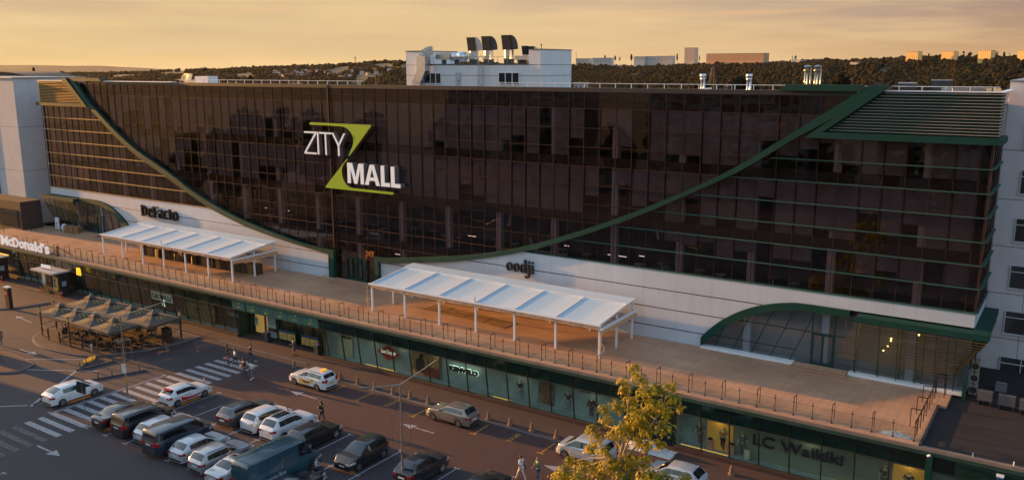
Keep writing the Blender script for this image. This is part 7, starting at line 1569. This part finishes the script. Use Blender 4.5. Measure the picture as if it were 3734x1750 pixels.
for _ in range(900):
    az = rg.uniform(25, 90); r = rg.uniform(180, 800); x, y = rad(az, r)
    if r < 260 and az < 60: continue
    s = rg.uniform(3, 6); pts.append((x, y, hz(az, r)-1.5, s, s*rg.uniform(0.9, 1.5)))
tag(forest('valley_trees', pts, WOOD), kind='stuff')
# single trees one can tell apart
def farpt(px_, py_, Y=None, r=None):
    d = (fw*3124.5+R*(px_-1867)+U*(875-py_)); d = d/sqrt(d.x**2+d.y**2); return Vector((0, 0, 27))+d*r
def bigtree(px_, top, bot, r, wpx, lb, kind='dark'):
    t = farpt(px_, top, r=r); b = farpt(px_, bot, r=r); h = t.z-b.z; w = wpx/3124.5*r; o = thing('far_tree', (b.x, b.y, b.z-3), lb, 'tree', None)
    rr_ = random.Random(int(px_)); m = MB()
    for k in range(70 if h > 10 and r < 500 else 22):
        u = rr_.random(); a = rr_.uniform(0, 6.28); rad_ = w/2*(1-abs(u*2-0.9)**2*0.75)*rr_.random()**0.5; s = (w/2)*rr_.uniform(0.18, 0.34)
        if kind == 'poplar': s = w*0.3; rad_ *= 0.4
        m.ball((b.x+rad_*cos(a), b.y+rad_*sin(a), b.z+h*(0.12+0.84*u)), s, 6, 4, (1, 1, 1.1))
    for i in range(len(m.v)): v = m.v[i]; m.v[i] = (v[0]+rr_.uniform(-.1, .1)*w*0.3, v[1]+rr_.uniform(-.1, .1)*w*0.3, v[2]+rr_.uniform(-.1, .1)*w*0.3)
    m.build('crown', WOOD, o, fix=False); gz = min(b.z-1, hz(math.degrees(atan2(b.y, -b.x)), r)-0.5); MB().tube((b.x, b.y, gz), (b.x, b.y, b.z+h*0.4), w*0.05, w*0.03, 6).build('trunk', BROWNW, o)
for args in ((2206, 203, 222, 1900, 8, 'poplar on the ridge left of the white blocks', 'poplar'), (2243, 205, 222, 1900, 8, 'tall poplar between the two groups of white blocks', 'poplar'), (2260, 210, 222, 1900, 6, 'small round poplar on the ridge', 'poplar'), (2302, 200, 222, 1900, 10, 'dark poplar left of the third white block', 'poplar'), (2469, 198, 222, 1800, 8, 'dark poplar left of the high rise slab', 'poplar'), (2550, 205, 222, 1800, 5, 'thin poplar right of the high rise slab', 'poplar'),
             (2690, 300, 335, 220, 150, 'broad green tree top behind the roof edge near the left flue', 'dark'), (2560, 300, 332, 260, 60, 'green tree top just left of the flared flue', 'dark'), (3065, 275, 318, 240, 60, 'green tree top behind the roof right of the polished chimneys', 'dark'), (2330, 309, 330, 300, 26, 'small green tree top behind the roof rail', 'dark'), (915, 278, 305, 420, 26, 'single dark tree behind the roof rail on the left', 'dark'), (125, 248, 275, 900, 10, 'lone dark tree on the left skyline', 'poplar'),
             (3386, 196, 215, 1550, 7, 'poplar left of the second apartment tower', 'poplar'), (3490, 190, 215, 1550, 8, 'poplar right of the second apartment tower', 'poplar'), (3512, 188, 215, 1550, 8, 'taller poplar in the row between the two apartment towers', 'poplar'), (3535, 192, 215, 1550, 16, 'wide dark tree between the apartment towers', 'dark'), (3634, 188, 212, 1550, 12, 'dark tree right of the third apartment tower', 'dark'), (3660, 192, 212, 1550, 9, 'slim dark tree at the far right of the ridge', 'poplar')):
    bigtree(*args)
# buildings on the ridge
def block(px0, px1, top, bot, r, depth, m, lb, name='far_building', rows=6, cols=10, wm=None, roofh=0, side=0):
    pb = farpt((px0+px1)/2, bot, r=r)
    if r > 1000:      # stand it on the slope where the ground has the height its foot shows
        az = math.degrees(atan2(pb.y, -pb.x)); Rr = ridge_r(az); el_ = (pb.z-27)/r
        r = min(np.linspace(Rr*0.7, Rr*1.0, 80), key=lambda q_: abs((hz(az, q_)+3-27)/q_-el_)); pb = farpt((px0+px1)/2, bot, r=r); zb_ = hz(az, r)-6
    else: zb_ = hz(math.degrees(atan2(pb.y, -pb.x)), r)-1
    a = farpt(px0, top, r=r); b = farpt(px1, top, r=r); zt = (a.z+b.z)/2
    d = Vector((b.x-a.x, b.y-a.y, 0)); w = d.length; d.normalize()
    if r > 1000: c_, s_ = cos(-0.42), sin(-0.42); d = Vector((d.x*c_-d.y*s_, d.x*s_+d.y*c_, 0)); w = w*1.04
    n = Vector((-d.y, d.x, 0)); n = n if n.dot(Vector((a.x, a.y, 0))) > 0 else -n
    o = thing(name, (a.x, a.y, zb_), lb, 'building')
    def P(u, v, z): q_ = a+d*u+n*v; return (q_.x, q_.y, z)
    def bx(mb, u0, u1, v0, v1, z0, z1): return mb.add([P(u0,v0,z0), P(u1,v0,z0), P(u1,v1,z0), P(u0,v1,z0), P(u0,v0,z1), P(u1,v0,z1), P(u1,v1,z1), P(u0,v1,z1)], [(0,3,2,1),(4,5,6,7),(0,1,5,4),(1,2,6,5),(2,3,7,6),(3,0,4,7)])
    bx(MB(), 0, w, 0, depth, zb_, zt).build('wall', m, o)
    bx(MB(), -0.3, w+0.3, -0.3, depth+0.3, zt, zt+0.5).build('roof', MGREY, o)
    hh = zt-pb.z; mw = MB()
    for i in range(rows):
        for j in range(cols):
            u = w*(j+0.22)/cols; z = zt-hh*(i+0.8)/rows; bx(mw, u, u+w/cols*0.45, -0.06, -0.01, z, z+hh/rows*0.42)
    ow = mw.build('windows', wm or mat('far_window', (0.10, 0.075, 0.06), 0.4), o); ow['kind'] = 'stuff'
    return o
CW = mat('far_white_wall', (0.50, 0.47, 0.44), 0.8); CT = mat('far_tan_wall', (0.50, 0.29, 0.16), 0.8); CP = mat('far_pink_wall', (0.60, 0.44, 0.33), 0.8)
block(2100, 2152, 215, 228, 1900, 14, CW, 'small white block at the left end of the ridge town', rows=3, cols=8); block(2160, 2232, 213, 228, 1900, 14, CW, 'longer white block second from the left in the ridge town', rows=3, cols=12)
block(2312, 2352, 208, 220, 1900, 14, CW, 'white block third from the left on the ridge', rows=3, cols=7); block(2354, 2395, 207, 220, 1900, 14, CW, 'white block in the middle of the trio on the ridge', rows=3, cols=7); block(2398, 2455, 206, 220, 1900, 14, CW, 'white block at the right of the trio on the ridge', rows=3, cols=10)
block(2497, 2535, 176, 222, 1500, 18, CP, 'pale high rise slab standing alone on the ridge', rows=14, cols=7); block(2576, 2793, 197, 222, 1480, 26, CT, 'very long tan concrete office slab on the ridge', rows=7, cols=46)
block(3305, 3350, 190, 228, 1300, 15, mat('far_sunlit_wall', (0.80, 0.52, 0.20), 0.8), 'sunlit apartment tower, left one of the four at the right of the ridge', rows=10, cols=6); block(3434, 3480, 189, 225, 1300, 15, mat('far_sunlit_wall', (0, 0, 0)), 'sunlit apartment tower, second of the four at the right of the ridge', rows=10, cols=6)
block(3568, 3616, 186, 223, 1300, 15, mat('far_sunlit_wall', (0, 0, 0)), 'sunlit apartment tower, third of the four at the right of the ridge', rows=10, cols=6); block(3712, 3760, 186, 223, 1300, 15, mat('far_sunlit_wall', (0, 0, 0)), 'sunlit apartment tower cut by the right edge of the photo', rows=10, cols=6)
block(3100, 3128, 228, 240, 1500, 10, CW, 'cream villa glowing on the wooded slope', rows=2, cols=4); block(3398, 3472, 296, 304, 600, 20, mat('pale_blue_shed', (0.05, 0.06, 0.065), 0.8), 'pale blue flat shed among the trees right of the roof lamp', rows=1, cols=2)
block(3278, 3340, 309, 322, 330, 14, mat('dim_pink_wall', (0.09, 0.055, 0.045), 0.8), 'pinkish low house behind the rail at the right roof end', rows=1, cols=4); block(2094, 2145, 308, 324, 300, 6, CW, 'small white roof box right behind the plant room', rows=1, cols=3)
# church with onion domes
c0 = farpt(2900, 222, r=1600); o = thing('far_church', (c0.x, c0.y, c0.z-4), 'white church with dark domes on the ridge', 'church')
m = MB().rbox((c0.x, c0.y, c0.z-4), (9, 7, 10)).build('wall', CW, o); MB().tube((c0.x, c0.y, c0.z+1), (c0.x, c0.y, c0.z+5), 1.8, n=10).build('drum', CW, o); MB().ball((c0.x, c0.y, c0.z+6), 2.2, 10, 6, (1, 1, 1.2)).tube((c0.x, c0.y, c0.z+8), (c0.x, c0.y, c0.z+11), 0.3, 0.05, 6).build('dome', mat('dome_blue', (0.05, 0.05, 0.07), 0.4), o)
c1 = farpt(2888, 222, r=1600); MB().tube((c1.x, c1.y, c1.z-6), (c1.x, c1.y, c1.z+5), 1.0, n=8).build('bell_tower', CW, o); MB().tube((c1.x, c1.y, c1.z+5), (c1.x, c1.y, c1.z+9.5), 1.2, 0.05, 8).build('spire', mat('dome_blue', (0, 0, 0)), o)
# houses of the far villages
HR = [mat('roof_red', (0.16, 0.04, 0.03), 0.8), mat('roof_brown', (0.10, 0.06, 0.045), 0.8), mat('roof_pale', (0.30, 0.28, 0.27), 0.8)]
hp = {}
for k in range(3):
    o = thing('village_house', (0, 0, 0), '', 'house'); MB().box(-5, 5, -4, 4, -3, 4).build('wall', [CW, CP, CW][k], o)
    MB().add([(-5.4,-4.5,4),(5.4,-4.5,4),(5.4,4.5,4),(-5.4,4.5,4),(-5.4,0,7),(5.4,0,7)], [(0,1,5,4),(2,3,4,5),(0,4,3),(1,2,5)]).build('roof', HR[k], o)
    MB().box(-3.4, -1.8, -4.1, -4.01, 0.8, 2.4).box(1.8, 3.4, -4.1, -4.01, 0.8, 2.4).build('window', WINDK, o); hp[k] = o
used = set(); rh = random.Random(9)
hs = [(rh.uniform(1000, 1180), rh.uniform(262, 282), 2000, 'the far village left of the plant room') for _ in range(34)]+[(rh.uniform(1180, 1420), rh.uniform(258, 285), 2000, 'the far village left of the plant room') for _ in range(16)]+[(rh.uniform(2110, 2330), rh.uniform(226, 236), 1750, 'the upper slope below the white blocks') for _ in range(16)]+[(rh.uniform(2450, 2720), rh.uniform(226, 238), 1650, 'the upper slope below the tan office slab') for _ in range(20)]+[(rh.uniform(2840, 3050), rh.uniform(225, 236), 1500, 'the ridge near the church') for _ in range(9)]
cols_ = ['white walled house with red roof', 'cream walled house with brown roof', 'white walled house with pale roof']
for i, (px_, py_, r, where) in enumerate(hs):
    k = rh.randrange(3); p = farpt(px_, py_, r=r); az = math.degrees(atan2(p.y, -p.x)); el_ = (p.z-27)/r; Rr = ridge_r(az)
    r2 = min(np.linspace(Rr*0.6, Rr*0.99, 60), key=lambda q_: abs((hz(az, q_)+2-27)/q_-el_)); x2, y2 = rad(az, r2); p = Vector((x2, y2, hz(az, r2)+3)); z = p.z
    if k in used: o = copy_tree(hp[k])
    else: o = hp[k]; used.add(k)
    o.location = (p.x, p.y, z); o.rotation_euler = (0, 0, rh.uniform(-.6, .9)+0.6); o.scale = (0.85,)*3
    o['label'] = 'small '+cols_[k]+' in '+where if 'village' in where else 'small '+cols_[k]+' on '+where; o['group'] = cols_[k].split()[-2]+' roofed houses of '+where
# pylons and masts
def mast(px_, top, bot, r, lb, name='mast', w=0.25):
    a, b = farpt(px_, bot, r=r), farpt(px_, top, r=r); o = thing(name, (a.x, a.y, a.z-8), lb, 'mast'); MB().tube((a.x, a.y, a.z-8), (a.x, a.y, b.z), w, w*0.5, 6).build('pole', mat('rust_mast', (0.10, 0.04, 0.03), 0.6), o)
    for k in range(3): z = b.z-(b.z-a.z)*(0.1+0.1*k); MB().bar((a.x-w*3, a.y, z), (a.x+w*3, a.y, z), w*0.6).build('crossarm', mat('rust_mast', (0, 0, 0)), o)
mast(1372, 247, 320, 700, 'slim mast rising behind the roof left of the plant room'); mast(2101, 191, 228, 1900, 'thin lattice mast at the left end of the ridge town', w=0.5); mast(3473, 215, 318, 400, 'thin reddish antenna mast right of the green frame', w=0.09); mast(3679, 192, 212, 1500, 'thin mast near the right end of the ridge', w=0.4); mast(1296, 207, 236, 2600, 'slim tower on the skyline left of the plant room', w=1.6)
a = farpt(2597, 320, r=500); t_ = farpt(2597, 245, r=500).z; o = thing('lattice_pylon', (a.x, a.y, a.z-5), 'dark lattice power pylon standing in front of the wooded slope', 'pylon'); w = 2.4; m = MB()
for i, j in ((-1,-1),(1,-1),(1,1),(-1,1)): m.bar((a.x+i*w, a.y+j*w, a.z-5), (a.x+i*0.4, a.y+j*0.4, t_), 0.22)
for k in range(5):
    z0 = a.z-5+(t_-a.z+5)*k/5; z1 = a.z-5+(t_-a.z+5)*(k+1)/5; w0 = w-(w-0.4)*k/5; w1 = w-(w-0.4)*(k+1)/5; m.bar((a.x-w0, a.y-w0, z0), (a.x+w1, a.y-w1, z1), 0.14).bar((a.x+w0, a.y-w0, z0), (a.x-w1, a.y-w1, z1), 0.14)
m.build('lattice', DGREY, o); MB().bar((a.x-3, a.y, t_-3), (a.x+3, a.y, t_-3), 0.2).bar((a.x-2, a.y, t_-1), (a.x+2, a.y, t_-1), 0.2).build('crossarm', DGREY, o)

# ------------------------------------------------------------------ the other side of the street: blocks and trees mirrored in the glass
BLKM = tower_mat('apartment_render', (0.20, 0.19, 0.18), (0.27, 0.25, 0.24), (6, 9, 12, 15, 18, 21), (3.0, 0), lambda q: q.x)
BALM = mat('balcony_panel', (0.34, 0.33, 0.33), 0.8)
for i, (x0, x1, y0, h_, lb) in enumerate(((-150, -108, -62, 27, 'long apartment block opposite the mall, mirrored at the left of the glass'), (-92, -52, -70, 24, 'apartment block opposite the mall, mirrored above the large sign'), (-30, 22, -58, 30, 'apartment block opposite the mall, mirrored in the right part of the glass'))):
    o = thing('apartment_block', (x0, y0, 0), lb, 'building'); MB().box(x0, x1, y0-12, y0, -1, h_).build('wall', BLKM, o)
    for f in range(int(h_/3)):
        m = MB(); m2 = MB(); x = x0+1.5; k = 0
        while x < x1-2.5:
            if k % 4 == 1: m2.box(x-0.3, x+2.6, y0, y0+1.1, f*3+0.9, f*3+2.0)
            m.box(x, x+1.6, y0+0.002, y0+0.05, f*3+1.2, f*3+2.6); x += 3.1; k += 1
        m.build('window_row', WINDK, o); m2.build('balcony_row', BALM, o)
tr_ = random.Random(4)
for i in range(20):
    x = -140+i*8+tr_.uniform(-2, 2); y = tr_.uniform(-50, -36); h_ = tr_.uniform(11, 19); o = thing('street_tree', (x, y, 0), 'tree number row opposite the mall', 'tree', 'street trees opposite the mall'); o['label'] = 'leafy street tree in front of the apartment blocks opposite the mall'
    m = MB()
    for k in range(60): a = tr_.uniform(0, 6.28); u = tr_.random(); rr_ = 3.4*sqrt(tr_.random())*(1-abs(u-.5)); m.ball((x+rr_*cos(a), y+rr_*sin(a), h_*(0.3+0.7*u)), tr_.uniform(0.6, 1.2), 6, 4)
    m.build('crown', mat('street_tree_leaves', (0.05, 0.062, 0.018), 0.9, var=0.5, vs=0.8), o, fix=False); MB().tube((x, y, 0), (x, y, h_*0.5), 0.25, 0.12, 8).build('trunk', BROWNW, o)

# unseen trees added out west, throwing broken evening shade over the car park
for i in range(18):
    x = -150+tr_.uniform(0, 28); y = (-6+i*1.95)+tr_.uniform(-0.5, 0.5); h_ = tr_.uniform(12, 19) if y < 42 else tr_.uniform(9, 12.5); o = thing('street_tree', (x, y, 0), 'unseen leafy tree added beyond the left edge to shade the car park', 'tree', 'unseen trees added west to shade the car park')
    m = MB()
    for k in range(60): a = tr_.uniform(0, 6.28); u = tr_.random(); rr_ = 3.6*sqrt(tr_.random())*(1-abs(u-.5)); m.ball((x+rr_*cos(a), y+rr_*sin(a), h_*(0.25+0.75*u)), tr_.uniform(0.5, 1.15), 6, 4)
    m.build('crown', mat('street_tree_leaves', (0, 0, 0)), o, fix=False); MB().tube((x, y, 0), (x, y, h_*0.5), 0.25, 0.12, 8).build('trunk', BROWNW, o)

# ------------------------------------------------------------------ evening haze over the land
hzm = D.materials.new('haze_air'); hzm.use_nodes = True; t = hzm.node_tree; t.nodes.clear(); o_ = t.nodes.new('ShaderNodeOutputMaterial'); pv = t.nodes.new('ShaderNodeVolumePrincipled')
pv.inputs['Color'].default_value = (0.92, 0.80, 0.66, 1); pv.inputs['Density'].default_value = 0.000009; pv.inputs['Anisotropy'].default_value = 0.3
t.links.new(pv.outputs[0], o_.inputs['Volume'])
o = MB().box(-8800, 8800, -8800, 8800, -75, 92).build('haze', hzm); tag(o, kind='stuff')
